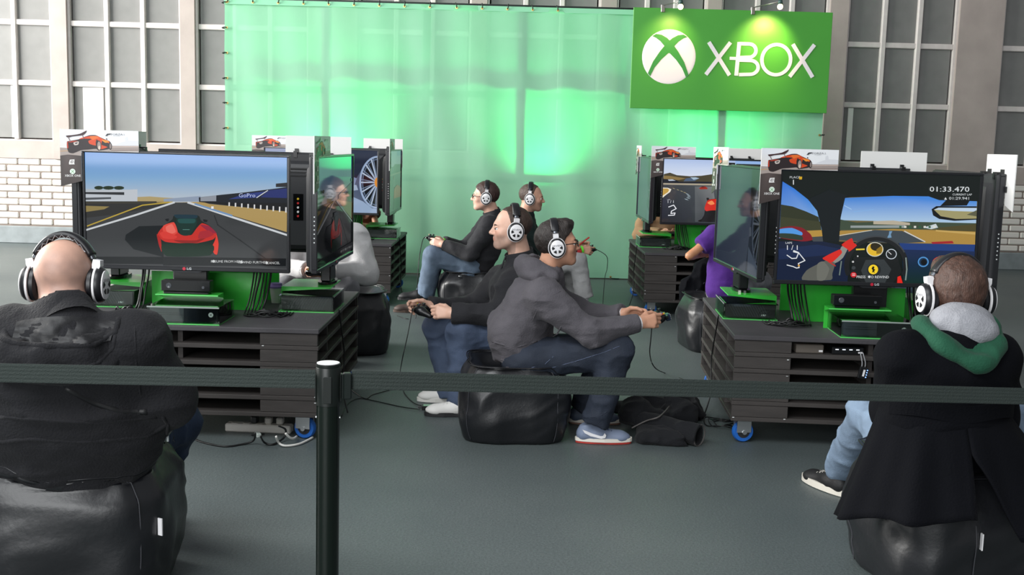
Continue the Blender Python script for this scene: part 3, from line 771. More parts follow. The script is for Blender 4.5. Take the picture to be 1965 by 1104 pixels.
def card_art():
    """L-shaped header card print: car, wordmark, dark leg with marks (sketch units of the near card)"""
    p = Paint(0.40, 0.29, (152, 80), (1222, 100), (152, 860))
    p.poly([(100, 60), (1300, 60), (1300, 900), (100, 900)], '#eeeff2')
    p.poly([(150, 80), (700, 90), (700, 320), (150, 320)], ['#e3e6ee', '#f0f1f4', '#f4f4f4', '#e2ddd8'])
    p.poly([(1040, 190), (1075, 175), (1085, 230), (1222, 235), (1222, 300), (900, 290), (1000, 250), (1040, 240)], '#dcdde2')
    p.poly([(150, 330), (260, 335), (300, 350), (860, 300), (1222, 300), (1222, 382), (900, 380), (440, 372), (440, 470), (150, 440)], '#a79a94')
    p.line([(850, 318), (1222, 310)], 8, '#c9b3a8').line([(840, 340), (1222, 335)], 6, '#8a7a74').line([(850, 362), (1222, 356)], 8, '#74605c').line([(150, 380), (270, 372)], 8, '#c9a070')
    # legs of the L: dark
    p.poly([(150, 440), (260, 425), (440, 440), (460, 900), (150, 900)], ['#4a4240', '#5a4e4c', '#3a3230', '#38302e', '#3d3533'])
    # car body
    p.blob([(250, 250), (290, 240), (420, 215), (520, 180), (560, 165), (640, 160), (710, 190), (790, 225), (830, 240), (858, 285), (850, 330), (800, 350), (700, 365), (640, 345), (540, 355), (440, 365), (330, 408), (270, 395), (248, 330)], '#2a2022')
    p.blob([(410, 215), (520, 172), (600, 160), (660, 165), (740, 212), (800, 230), (830, 250), (815, 270), (790, 250), (730, 235), (720, 290), (800, 320), (700, 350), (690, 260), (655, 215), (640, 260), (640, 300), (560, 280), (540, 240), (590, 212), (500, 208)], '#d8481c')
    p.blob([(560, 180), (640, 168), (690, 200), (650, 205), (600, 225)], '#e8702c').blob([(720, 220), (790, 232), (825, 250), (770, 262)], '#f0902c').blob([(250, 262), (262, 250), (268, 330), (252, 340)], '#c23a20').blob([(265, 252), (330, 240), (400, 240), (300, 262)], '#b83a24')
    p.blob([(480, 190), (560, 160), (640, 158), (700, 185), (660, 170), (560, 172)], '#3a3240')
    p.blob([(340, 262), (410, 246), (402, 290), (352, 298)], '#cfc4bc').blob([(358, 268), (396, 258), (390, 276), (362, 280)], '#3a3030')
    p.disc((682, 300), 34, 68, '#1c181a', 18).disc((686, 300), 24, 56, '#a08c84', 16).disc((690, 330), 16, 28, '#d8c4b4', 12)
    p.disc((836, 305), 22, 50, '#1c181a', 16).disc((840, 306), 13, 38, '#8c7c78', 12)
    p.blob([(785, 200), (800, 208), (795, 222), (782, 212)], '#3a2624')
    # wing
    p.blob([(240, 170), (330, 160), (430, 142), (520, 98), (515, 120), (470, 160), (330, 178), (262, 195)], '#3c2024').line([(270, 190), (298, 246)], 12, '#8a7a7c').line([(462, 160), (482, 205)], 10, '#7a6a6c')
    # wordmark
    p.poly([(772, 170), (800, 138), (852, 134), (838, 150), (815, 152), (800, 168)], '#33343a').text('FORZA', (930, 148), 34, '#6c6e74', 1.5).text('5', (1030, 150), 34, '#8a8c92').text('MOTORSPORT', (930, 170), 12, '#9a9ca2', 1.2)
    # marks on the leg
    p.poly([(285, 495), (350, 490), (345, 545), (352, 558), (275, 560), (272, 540)], '#e8e6e4').poly([(300, 508), (335, 506), (328, 540), (295, 542)], '#5a5250').poly([(310, 515), (326, 514), (322, 534), (306, 535)], '#e8e6e4')
    p.disc((320, 655), 38, 38, '#dfeee0', 20).line([(300, 640), (320, 652), (342, 680)], 6, '#5a9a5c').line([(340, 640), (320, 652), (298, 680)], 6, '#5a9a5c')
    p.text('XBOX ONE', (322, 714), 42, '#e6e4e2', 1.0, 0.6)
    return p
def card_meshes():
    # outline of the card in metres, matching the sketch: full bar on top, leg on the left with a slanted foot
    p = card_art()
    W, Hh = 0.40, 0.29
    bar = 0.107; legw = 0.108
    out = [(-W / 2, Hh / 2), (W / 2, Hh / 2), (W / 2, Hh / 2 - bar), (-W / 2 + legw, Hh / 2 - bar), (-W / 2 + legw, -Hh / 2 + 0.03), (-W / 2, -Hh / 2)]
    board = MB().prism(out, 0.0005, 0.006).mesh('board', mat('card_white', '#f0efec', 0.5))
    # cut the print to the outline with bmesh
    import bmesh
    me = p.mesh('print', M_print)
    bm = bmesh.new(); bm.from_mesh(me)
    def cut(co, no, region):
        geom = [f for f in bm.faces if region(f.calc_center_median())]
        ed = set(e for f in geom for e in f.edges); vt = set(v for f in geom for v in f.verts)
        bmesh.ops.bisect_plane(bm, geom=list(vt) + list(ed) + geom, plane_co=co, plane_no=no)
    bmesh.ops.triangulate(bm, faces=bm.faces[:])
    cut((0, 0, Hh / 2 - bar), (0, 0, 1), lambda c: True)
    cut((-W / 2 + legw, 0, 0), (1, 0, 0), lambda c: c.z < Hh / 2 - bar)
    d = Vector((-W / 2 + legw, 0, -Hh / 2 + 0.03)) - Vector((-W / 2, 0, -Hh / 2))
    no = Vector((-d.z, 0, d.x)).normalized()
    cut((-W / 2, 0, -Hh / 2), no, lambda c: c.z < Hh / 2 - bar)
    kill = []
    for f in bm.faces:
        c = f.calc_center_median()
        if c.z < Hh / 2 - bar and (c.x > -W / 2 + legw or (c - Vector((-W / 2, 0, -Hh / 2))).dot(no) < 0): kill.append(f)
    bmesh.ops.delete(bm, geom=kill, context='FACES')
    bm.to_mesh(me); bm.free()
    return board, me
CARD_BOARD, CARD_PRINT = card_meshes()

# ================================================================ hub furniture
M_wood = mat('black_stained_board', '#3d3937', 0.62, var=0.22, vscale=5, bump=0.12, bscale=50, spec=0.35, stretch=(1, 6, 6))
M_top = mat('black_table_top', '#434144', 0.55, var=0.15, vscale=6, bump=0.1, bscale=90, spec=0.4)
M_wheel = mat('blue_rubber', '#1f62b8', 0.45)
M_zinc = mat('zinc_steel', '#c3c6c8', 0.3, 0.85)
M_hub = mat('wheel_core', '#2a2a2c', 0.5)
M_tvblack = mat('tv_plastic', '#121315', 0.32, spec=0.5)
M_bezel = mat('tv_bezel', '#2c2d30', 0.22, 0.35)
M_tvback = mat('tv_back_plastic', '#2a2b2e', 0.5, bump=0.05, bscale=200)
M_cable = mat('cable_black', '#0f1011', 0.45)
M_cablegrey = mat('cable_grey', '#8b8d90', 0.5)
M_cablewhite = mat('cable_white', '#e6e4de', 0.45)
M_console = mat('console_black', '#141516', 0.4, bump=0.0)
M_gloss = mat('console_gloss', '#0b0c0d', 0.12)
M_acryl = clear_plastic('clear_acrylic', (0.93, 0.98, 0.95))
M_green_ac = mat('green_acrylic', '#35b23a', 0.25)
M_edge_green = mat('acrylic_edge', '#5fd46a', 0.3)
M_dot = mat('white_dot', '#d9dcdc', 0.4)
M_red = mat('logo_red', '#c4203a', 0.4)
M_letter = mat('logo_grey', '#c9cbce', 0.4)

LV = 5; TZ0, TZ1 = 0.125, 0.57
HS = 0.69
shelf_me = MB().box(-HS, HS, -HS, HS, -0.011, 0.011, 0.002).mesh('shelf', M_wood)
def make_table(cx, cy, yaw, label):
    t = thing('pallet_table', label, 'table', (cx, cy, 0), yaw, 'display tables on castors')
    MB().box(-HS - 0.006, HS + 0.006, -HS - 0.006, HS + 0.006, TZ1 - 0.024, TZ1, 0.003).build('table_top', M_top, t)
    lh = (TZ1 - 0.024 - TZ0) / LV
    for k in range(LV):
        z = TZ0 + k * lh
        o = link('shelf', shelf_me, t); o.location = (random.uniform(-.003, .003), random.uniform(-.003, .003), z + 0.011)
        for sy in (-1, 1):
            for sx in (-1, 1):
                j = random.uniform(-.002, .003)
                x0, x1 = (HS - 0.285, HS - 0.002) if sx > 0 else (-HS + 0.002, -HS + 0.285)
                y0, y1 = (HS - 0.022 + j, HS - 0.002 + j) if sy > 0 else (-HS + 0.002 + j, -HS + 0.022 + j)
                MB().box(x0, x1, y0, y1, z + 0.0235, z + lh - 0.0015, 0.0015).build('corner_board', M_wood, t)
        for sx in (-1, 1):
            x0, x1 = (HS - 0.20, HS - 0.01) if sx > 0 else (-HS + 0.01, -HS + 0.20)
            for yq in (-HS + 0.33, 0.12, HS - 0.03):
                MB().box(x0, x1, yq - 0.009, yq + 0.009, z + 0.0225, z + lh - 0.0005).build('divider', M_wood, t)
        MB().box(-0.012, 0.012, -HS + .05, HS - .05, z + 0.0225, z + lh - 0.0005).build('divider', M_wood, t)
    for i in range(10):
        s = random.choice((-1, 1)); k = random.randrange(LV)
        MB().box(-0.005, 0.005, -0.001, 0.0, -0.002, 0.002).build('chip', M_dot, t).location = (s * (HS - random.choice((0.012, 0.27))), -HS - 0.0005, TZ0 + k * lh + random.choice((0.02, 0.075)))
    for sx in (-1, 1):
        for sy in (-1, 1):
            c = MB().box(-0.05, 0.05, -0.045, 0.045, TZ0 - 0.006, TZ0).box(-0.03, -0.024, -0.035, 0.04, 0.055, TZ0 - 0.006).box(0.024, 0.03, -0.035, 0.04, 0.055, TZ0 - 0.006).cyl((-0.036, 0, 0.056), (0.036, 0, 0.056), 0.012, n=10).build('castor', M_zinc, t)
            c.location = (sx * (HS - 0.075), sy * (HS - 0.075), 0); c.rotation_euler = (0, 0, PI / 2 + random.uniform(-0.25, 0.25))
            w = MB(); w.M = Matrix.Translation((0, 0, 0.056)) @ Matrix.Rotation(PI / 2, 4, 'Y')
            w.lathe([(0.034, -0.018), (0.05, -0.018), (0.056, -0.008), (0.056, 0.008), (0.05, 0.018), (0.034, 0.018)], 24)
            w.build('tyre', M_wheel, c, 40)
            w2 = MB(); w2.M = w.M; w2.lathe([(0.005, -0.02), (0.033, -0.019), (0.0335, 0.0), (0.033, 0.019), (0.005, 0.02)], 20); w2.build('wheel_core', M_hub, c, 40)
    return t

LG_V, LG_F = text_mesh('LG', 0.016, 1.25, 0.0005)
def make_tv(picture, zb, lift=0.0, dim=False):
    """television standing on the origin, facing -y; screen bottom at height zb above it"""
    def parts(t):
        z0, z1 = zb, zb + TVH
        fr = MB()
        fr.box(-TVW / 2, TVW / 2, 0, 0.03, z0, z0 + 0.022, 0.003).box(-TVW / 2, TVW / 2, 0, 0.03, z1 - BZ, z1, 0.003)
        fr.box(-TVW / 2, -TVW / 2 + BZ, 0.0005, 0.03, z0 + 0.02, z1 - BZ + .002, 0.003).box(TVW / 2 - BZ, TVW / 2, 0.0005, 0.03, z0 + 0.02, z1 - BZ + .002, 0.003)
        fr.build('bezel', M_bezel, t)
        s = link('screen', (DIM if dim else PICS)[picture], t); s.location = (0, 0.008, (z0 + 0.022 + z1 - BZ) / 2)
        bk = MB()
        bk.box(-TVW / 2 + .004, TVW / 2 - .004, 0.012, 0.045, z0 + 0.004, z1 - 0.004, 0.008)
        b = bk.build('back_cover', M_tvback, t)
        b2 = MB().grid([[(x, y, z) for x, z in ((-w, z0 + a), (w, z0 + a), (w, z1 - c_), (-w, z1 - c_))] for (y, w, a, c_) in ((0.044, 0.47, 0.02, 0.05), (0.07, 0.45, 0.03, 0.07), (0.085, 0.40, 0.05, 0.12))], True)
        b2.add([(-0.40, 0.085, z0 + .05), (0.40, 0.085, z0 + .05), (0.40, 0.085, z1 - .12), (-0.40, 0.085, z1 - .12)], [(0, 3, 2, 1)])
        b2.build('back_housing', M_tvback, t)
        for k in range(3): MB().box(-0.40, 0.40, 0.078, 0.088, z1 - 0.10 - 0.022 * k, z1 - 0.092 - 0.022 * k).build('vent_ridge', M_tvblack, t)
        pp = MB().box(-0.36, -0.30, 0.083, 0.0875, z0 + 0.20, z0 + 0.36).build('port_panel', M_gloss, t)
        for k, cc in enumerate(('#d9b62a', '#c93030', '#e0e0e0', '#e0e0e0', '#c93030')):
            MB().cyl((-0.33, 0.087, z0 + 0.33 - 0.026 * k), (-0.33, 0.096, z0 + 0.33 - 0.026 * k), 0.007, n=8).build('jack', mat('jack' + cc, cc, 0.4), pp)
        for k in range(7): MB().box(-TVW / 2 - 0.0012, -TVW / 2 + 0.003, 0.012, 0.018, z0 + 0.16 + 0.022 * k, z0 + 0.166 + 0.022 * k).build('button', M_dot, t)
        lg = MB(); lg.add([(x + 0.012, -0.0006, z0 + 0.0105 + y) for x, y in LG_V], LG_F)
        lgo = lg.build('maker_mark', M_letter, t)
        m2 = MB(); m2.M = Matrix.Translation((-0.014, -0.0006, z0 + 0.0105)) @ Matrix.Rotation(PI / 2, 4, 'X'); m2.lathe([(0.001, 0), (0.0085, 0), (0.0085, 0.0004), (0.001, 0.0004)], 16); m2.build('red_dot', M_red, lgo)
        MB().prism([(-0.09, z0 + 0.004), (0.09, z0 + 0.004), (0.06, z0 - 0.010), (-0.06, z0 - 0.010)], 0.004, 0.03).build('chin', M_bezel, t)
        if lift:
            MB().box(-0.075, 0.075, 0.02, 0.075, 0.014, z0 + 0.03, 0.006).build('neck', M_tvblack, t)
            MB().plate([(0.13 * math.cos(a), 0.05 + 0.05 * math.sin(a)) for a in [2 * PI * i / 24 for i in range(24)]], 0.0, 0.014).build('stand_base', M_gloss, t)
        else:
            MB().box(-0.09, 0.09, 0.055, 0.10, 0.016, z0 + 0.06, 0.006).build('neck', M_tvblack, t)
            MB().plate([(0.22 * math.cos(a), 0.09 + 0.072 * math.sin(a)) for a in [2 * PI * i / 28 for i in range(28)]], 0.0, 0.016).build('stand_base', M_gloss, t)
    return parts

def make_card(x, y, rz, z, label):
    """header card; local -x edge hangs past the television's corner"""
    c = thing('header_card', label, 'card', (x, y, z), rz, 'header cards clipped to the televisions')
    link('board', CARD_BOARD, c); link('print', CARD_PRINT, c)
    # card back is at y 0.006, the television's front at 0.0075, its top edge at z 0.045, its back cover at 0.0525
    for xx in (-0.06, 0.12): MB().box(xx, xx + 0.022, 0.0058, 0.058, 0.0452, 0.054).box(xx, xx + 0.022, 0.0530, 0.058, 0.015, 0.0455).box(xx, xx + 0.022, 0.0058, 0.020, 0.054, 0.068).build('clip', M_tvblack, c)
    MB().box(-0.115, -0.0955, 0.0058, 0.0145, -0.05, -0.02, 0.002).build('clip', M_tvblack, c)
    return c

CON_BODY = MB().box(-0.167, 0.167, -0.137, 0.137, 0.006, 0.079, 0.002).mesh('body', M_console)
def make_console(x, y, z, rz, label):
    t = thing('game_console', label, 'console', (x, y, z), rz, 'game consoles in clear cases')
    link('body', CON_BODY, t)
    MB().box(-0.165, 0.0, -0.1385, -0.136, 0.042, 0.077).build('front_panel', mat('console_grey', '#33363a', 0.35), t)
    MB().box(-0.165, 0.0, -0.1385, -0.136, 0.008, 0.038).build('front_panel', MATS['console_grey'], t)
    MB().box(0.002, 0.165, -0.1385, -0.136, 0.008, 0.077).build('gloss_panel', M_gloss, t)
    MB().box(-0.15, -0.02, -0.1392, -0.138, 0.050, 0.053).build('disc_slot', M_tvblack, t)
    b = MB(); b.M = Matrix.Translation((0.135, -0.1385, 0.045)) @ Matrix.Rotation(PI / 2, 4, 'X'); b.lathe([(0.001, 0), (0.012, 0), (0.012, 0.0015), (0.001, 0.0015)], 18)
    bb = b.build('power_mark', M_dot, t)
    for a in (45, -45):
        q = MB(); q.M = Matrix.Translation((0.135, -0.1402, 0.045)) @ Matrix.Rotation(math.radians(a), 4, 'Y'); q.box(-0.009, 0.009, 0, 0.0004, -0.0012, 0.0012); q.build('mark_stroke', M_console, bb)
    for sx in (-1, 1):
        for i in range(14):
            yy = -0.10 + i * 0.014
            m = MB(); m.M = Matrix.Translation((sx * 0.1675, yy, 0.043)) @ Matrix.Rotation(math.radians(30), 4, 'X'); m.box(-0.0012, 0.0012, -0.0022, 0.0022, -0.036, 0.036); m.build('vent_slat', MATS['console_grey'], t)
    MB().box(0.166, 0.1685, 0.06, 0.085, 0.018, 0.026).build('usb_port', M_dot, t)
    return t
def make_case(x, y, z, rz, label):
    t = thing('acrylic_case', label, 'case', (x, y, z), rz, 'clear cases over the consoles')
    w, d, h = 0.178, 0.148, 0.087
    MB().box(-w, w, -d, d, 0.0, 0.005).build('base_plate', M_edge_green, t)
    MB().box(-w, w, -d, -d + 0.003, 0.005, h).build('front_pane', M_acryl, t)
    for s in (-1, 1): MB().box(s * w - 0.0015, s * w + 0.0015, -d + .003, d, 0.005, h).build('side_pane', M_acryl, t)
    MB().box(-w, w, -d, d, h, h + 0.003).build('lid', M_acryl, t)
    MB().box(-w, w, -d - 0.0006, -d, h - 0.004, h + 0.003).build('polished_edge', mat('acrylic_rim', '#9aa49e', 0.25), t)
    return t
def make_sensor(x, y, z, rz, label):
    t = thing('camera_sensor', label, 'sensor', (x, y, z), rz, 'sensor bars on green risers')
    MB().box(-0.115, 0.115, -0.03, 0.03, 0.0, 0.012, 0.002).build('foot', M_gloss, t)
    MB().box(-0.125, 0.125, -0.034, 0.033, 0.014, 0.068, 0.003).build('body', M_console, t)
    MB().box(-0.123, 0.123, -0.0348, -0.0338, 0.016, 0.066).build('glass_front', M_gloss, t)
    l = MB(); l.M = Matrix.Translation((-0.085, -0.035, 0.042)) @ Matrix.Rotation(PI / 2, 4, 'X'); l.lathe([(0.001, 0), (0.014, 0), (0.014, 0.002), (0.011, 0.003), (0.001, 0.002)], 18); l.build('lens', mat('lens_grey', '#4a4d52', 0.15), t)
    l = MB(); l.M = Matrix.Translation((0.09, -0.035, 0.036)) @ Matrix.Rotation(PI / 2, 4, 'X'); l.lathe([(0.001, 0), (0.007, 0), (0.007, 0.002), (0.001, 0.002)], 14); l.build('lens', MATS['lens_grey'], t)
    return t
def make_riser(x, y, z, rz, label, depth=0.105, half_w=0.16):
    """green bent sheet: upright panel at local y = 0, shelf reaching forward over the console"""
    t = thing('green_riser', label, 'stand', (x, y, z), rz, 'green acrylic risers')
    w = half_w
    MB().box(-w, w, -depth, 0.0, 0.115, 0.121).build('shelf', M_green_ac, t)
    MB().box(-w, w, -0.004, 0.0, 0.0, 0.115).build('back_panel', M_green_ac, t)
    for q in (-w, w - 0.005):
        MB().add([(q, -0.004, 0.115), (q, -depth, 0.115), (q, -0.004, 0.095), (q + .005, -0.004, 0.115), (q + .005, -depth, 0.115), (q + .005, -0.004, 0.095)], [(0, 2, 1), (3, 4, 5), (0, 1, 4, 3), (1, 2, 5, 4), (2, 0, 3, 5)]).build('gusset', M_green_ac, t)
    MB().box(-w, w, -depth - 0.0006, -depth, 0.115, 0.121).build('edge', M_edge_green, t)
    return t

TVZ = 0.232      # screen bottom above the table top
SIDE = {'front': (0.0, -0.37, 0.0), 'aisle_r': (0.635, 0.12, PI / 2), 'back': (0.0, 0.73, PI), 'aisle_l': (-0.635, 0.12, -PI / 2)}
def hub(cx, cy, yaw, key, aisle, pics, front_txt, fx=0.0, atw=0.0, adx=0.0, tyaw=0.0, odx=0.0):
    """one table with four televisions; aisle = +1 when its right side faces the gangway"""
    R = Matrix.Translation((cx, cy, 0)) @ Matrix.Rotation(yaw, 4, 'Z')
    make_table(cx, cy, yaw, 'black slatted pallet table on blue castors, under the ' + key)
    role = {'front': 'front', 'back': 'back', 'aisle_r': 'aisle' if aisle > 0 else 'outer', 'aisle_l': 'aisle' if aisle < 0 else 'outer'}
    txt = {'front': 'black flat television ' + front_txt,
           'aisle': 'black television turned side-on to the gangway, beside the ' + key,
           'back': 'black television facing the wall, back to back with the ' + key,
           'outer': 'black television facing away from the gangway, beside the ' + key}
    ctx = {'front': 'header card with red car on the corner of the ' + key,
           'aisle': 'header card on the gangway television beside the ' + key,
           'back': 'white-backed header card on the television behind the ' + key,
           'outer': 'header card on the outer television beside the ' + key}
    for s, (ox, oy, rz) in SIDE.items():
        r = role[s]; rz0 = rz
        if r == 'front': ox += fx; rz = rz - yaw + tyaw
        if r == 'aisle': rz += atw; ox += adx; oy += 0.04
        if r == 'outer': oy += 0.05; ox += odx if ox > 0 else -odx
        p = R @ Vector((ox, oy, 0.0))
        lift = 0.1215 if s.startswith('aisle') else 0.0
        t = thing('television', txt[r], 'television', (p.x, p.y, TZ1 + lift), yaw + rz, 'televisions on the pallet tables')
        make_tv(pics[r], TVZ - lift, lift, r == 'aisle')(t)
        M = Matrix.Translation(p) @ Matrix.Rotation(yaw + rz, 4, 'Z')
        q = M @ Vector((-TVW / 2 + 0.095, -0.0075, 0)); 
        make_card(q.x, q.y, yaw + rz, TZ1 + TVZ + TVH - 0.045, ctx[r])
        if r == 'back': continue
        # console in its case at the table edge, sensor and riser behind it
        rz = rz0; M2 = R @ Matrix.Rotation(rz, 4, 'Z')
        q = M2 @ Vector((0.02, -0.512, 0)) if r == 'front' else M2 @ Vector((0.0, -HS + 0.155, 0))
        nm = {'front': 'in front of the ', 'aisle': 'at the gangway edge beside the ', 'outer': 'on the outer edge beside the '}[r]
        make_case(q.x, q.y, TZ1, yaw + rz, 'clear acrylic case with green base, ' + nm + key)
        make_console(q.x, q.y, TZ1 + 0.0055, yaw + rz, 'black game console inside clear case, ' + nm + key)
        if r == 'front':
            q = M2 @ Vector((-0.02, -0.357, 0))
            make_riser(q.x, q.y, TZ1, yaw + rz, 'bright green acrylic riser below the ' + key)
            q2 = M2 @ Vector((-0.03, -0.412, 0))
            make_sensor(q2.x, q2.y, TZ1 + 0.1215, yaw + rz, 'black sensor bar on green riser below the ' + key)
        else:
            tx = 0.12 if s == 'aisle_r' else -0.12
            q = M2 @ Vector((tx, -0.375, 0))
            make_riser(q.x, q.y, TZ1, yaw + rz, 'bright green acrylic riser %sthe %s' % ('on the gangway side beside ' if r == 'aisle' else 'on the outer side beside ', key), 0.27 + (odx if r == 'outer' else 0.0), 0.17)
    gp = R @ Vector((0, 0.05, TZ1))
    g = thing('green_divider', 'green acrylic divider panels in the middle of the table of the ' + key, 'panel', gp, yaw, 'green dividers between televisions')
    MB().box(-0.30, 0.30, -0.2, -0.194, 0.0, 0.20).build('panel', M_green_ac, g)
    MB().box(-0.30, 0.30, 0.194, 0.2, 0.0, 0.20).build('panel', M_green_ac, g)
    # leads from the television's back fall to the table top and lie there in nested loops
    rs = random.Random(int(abs(cx * 100)) + int(cy * 10))
    for a, cnt, r0, cxl in ((aisle, 6, 0.035, 0.355), (-aisle, 3, 0.03, 0.375)):
        for i in range(cnt):
            rad = 0.0045 if i % 3 else 0.006
            Rr = r0 + 0.017 * i; cyl_ = -0.305; z0 = TZ1 + rad + 0.0003
            sx = cxl - Rr
            hump = lambda: rs.uniform(0.0, 0.035)
            ring = []
            for k in range(9):
                q = PI + PI * k / 8
                ring.append((cxl + Rr * math.cos(q), cyl_ + Rr * 0.85 * math.sin(q), z0 + hump() * math.sin(PI * k / 8)))
            yb = -0.285 + (tyaw - yaw) * (a * sx - fx)       # the television's back at this place
            sl = 0.05 if a == aisle else -0.04; j = lambda: rs.uniform(-0.002, 0.002); sw = rs.uniform(0.0, 0.05)
            loc = [(sx + sl, yb + (tyaw - yaw) * a * sl + rad, TZ1 + TVZ + 0.09 + rs.uniform(0, 0.04)), (sx + sl * 0.8 + j(), yb + 0.018 + sw * 0.6, TZ1 + 0.21), (sx + sl * 0.3 + j(), max(yb + 0.02, -0.262) + sw, TZ1 + 0.10 + rs.uniform(-0.02, 0.02)), (sx + j(), -0.262 + sw * 0.4, TZ1 + 0.03)] + ring + [(cxl + Rr, -0.26, z0), (cxl + Rr, -0.22, z0)]
            pts = [R @ Vector((a * p[0], p[1], p[2])) for p in loc]
            o = cable('cable', pts, rad, M_cable, 'tangled black lead on the table top behind the ' + key, group='tangled leads by the ' + key, n=4)
            for v in o.data.vertices:
                if v.co.z < TZ1: v.co.z = TZ1
    # side leads down the open shelves on the gangway side
    pts = [R @ Vector((aisle * (HS + 0.012), -0.12, TZ1 + 0.012)), R @ Vector((aisle * (HS + 0.014), -0.05, TZ1 - 0.10)), R @ Vector((aisle * (HS + 0.018), 0.04, 0.30)), R @ Vector((aisle * (HS + 0.02), -0.02, 0.12)), R @ Vector((aisle * (HS + 0.06), -0.10, 0.006))]
    cable('cable', pts, 0.004, M_cable, 'thin black lead hanging down the shelves below the ' + key)
    return R

R_NL = hub(-1.635, 5.975, 0.0, 'red car screen', 1, dict(front='chase', aisle='chase', back='curve', outer='cockpit'), 'showing a red car from behind on a straight track', fx=-0.045, atw=-0.03, adx=0.008)
R_NR = hub(1.86, 6.10, -0.055, 'cockpit screen', -1, dict(front='cockpit', aisle='rim', back='curve', outer='chase'), 'showing a driver\'s cockpit view with steering wheel', fx=0.07, atw=0.095, adx=0.04, odx=0.07)
R_FL = hub(-1.785, 10.49, 0.0, 'wheel rim screen', 1, dict(front='rim', aisle='curve', back='chase', outer='cockpit'), 'showing a large silver wheel rim')
R_FR = hub(1.865, 10.36, 0.0, 'curved track screen', -1, dict(front='curve', aisle='rim', back='chase', outer='cockpit'), 'showing a curved track with a red car ahead')
# ================================================================ organic shapes: distance fields meshed with surface nets
V3 = lambda *a: np.array(a if len(a) == 3 else a[0], dtype=np.float32)

def vnoise(P, seed=0):
    i = np.floor(P).astype(np.int64); f = (P - i).astype(np.float32); u = f * f * (3 - 2 * f)
    out = np.zeros(len(P), np.float32)
    for dx in (0, 1):
        for dy in (0, 1):
            for dz in (0, 1):
                h = ((i[:, 0] + dx) * 73856093) ^ ((i[:, 1] + dy) * 19349663) ^ ((i[:, 2] + dz) * 83492791) ^ (seed * 2654435761)
                h = (h ^ (h >> 13)) * 1274126177
                r = ((h ^ (h >> 16)) & 0xffff).astype(np.float32) / 65535.0
                out += r * (u[:, 0] if dx else 1 - u[:, 0]) * (u[:, 1] if dy else 1 - u[:, 1]) * (u[:, 2] if dz else 1 - u[:, 2])
    return out
def ridge(P, seed=0): return 1 - np.abs(2 * vnoise(P, seed) - 1)

def rc(a, b, ra, rb=None):
    """round cone from a to b"""
    a, b = V3(tuple(a)), V3(tuple(b)); rb = ra if rb is None else rb
    ab = b - a; L2 = max(float(ab @ ab), 1e-9)
    def f(P):
        t = np.clip((P - a) @ ab / L2, 0, 1)
        return np.linalg.norm(P - a - t[:, None] * ab, axis=1) - (ra + (rb - ra) * t)
    return f
def chain(pts, rs):
    fs = [rc(pts[i], pts[i + 1], rs[i], rs[i + 1]) for i in range(len(pts) - 1)]
    return lambda P: np.minimum.reduce([f(P) for f in fs])
def ell(c, r, R=None):
    """ellipsoid; R columns are its axes"""
    c, r = V3(tuple(c)), V3(tuple(r))
    def f(P):
        q = P - c
        if R is not None: q = q @ R
        k0 = np.linalg.norm(q / r, axis=1); k1 = np.linalg.norm(q / (r * r), axis=1) + 1e-9
        return k0 * (k0 - 1) / k1
    return f
def ecap(a, b, lat, rl0, rd0, rl1, rd1):
    """flattened capsule: radius rl along lat, rd across"""
    a, b = V3(tuple(a)), V3(tuple(b)); ab = b - a; L2 = max(float(ab @ ab), 1e-9); w = ab / math.sqrt(L2)
    u = V3(tuple(lat)); u = u - w * (u @ w); u = u / np.linalg.norm(u); v = np.cross(w, u)
    def f(P):
        t = np.clip((P - a) @ ab / L2, 0, 1); q = P - a - t[:, None] * ab
        rl = rl0 + (rl1 - rl0) * t; rd = rd0 + (rd1 - rd0) * t; m = np.minimum(rl, rd)
        k0 = np.sqrt((q @ u / rl) ** 2 + (q @ v / rd) ** 2 + (q @ w / m) ** 2)
        k1 = np.sqrt((q @ u / rl ** 2) ** 2 + (q @ v / rd ** 2) ** 2 + (q @ w / m ** 2) ** 2) + 1e-6
        return k0 * (k0 - 1) / k1
    return f
def half(p, n):
    p, n = V3(tuple(p)), V3(tuple(n)); n = n / np.linalg.norm(n)
    return lambda P: (P - p) @ n
def cutf(f, p, n):
    h = half(p, n)
    return lambda P: np.maximum(f(P), h(P))
def smin(a, b, k):
    if k <= 0: return np.minimum(a, b)
    h = np.clip(0.5 + 0.5 * (b - a) / k, 0, 1)
    return b + (a - b) * h - k * h * (1 - h)
def union(items):
    """items: (field, blend) or (field, blend, 'sub')"""
    def f(P):
        d = None
        for it in items:
            e = it[0](P)
            if d is None: d = e
            elif len(it) == 3: d = -smin(-d, e, it[1])
            else: d = smin(d, e, it[1])
        return d
    return f
def shell(f, t): return lambda P: np.abs(f(P)) - t
def minus(f, g, k=0.004): return lambda P: -smin(-f(P), g(P), k)
def inframe(f, o, R, s=1.0):
    o = V3(tuple(o)); R = np.array(R, np.float32)
    return lambda P: f(((P - o) @ R / s).astype(np.float32)) * s
def wrinkle(f, amp, sc, seed, fine=0.0):
    sc = np.array(sc, np.float32)
    def g(P):
        W = P + 0.05 * np.stack([vnoise(P * 7, seed + 5), vnoise(P * 7, seed + 6), vnoise(P * 7, seed + 7)], 1)
        n = ridge(W * sc, seed) ** 2 - 0.4
        d = f(P) - amp * n
        if fine: d = d - fine * (ridge(W * sc * 2.7, seed + 3) - 0.5)
        return d
    return g

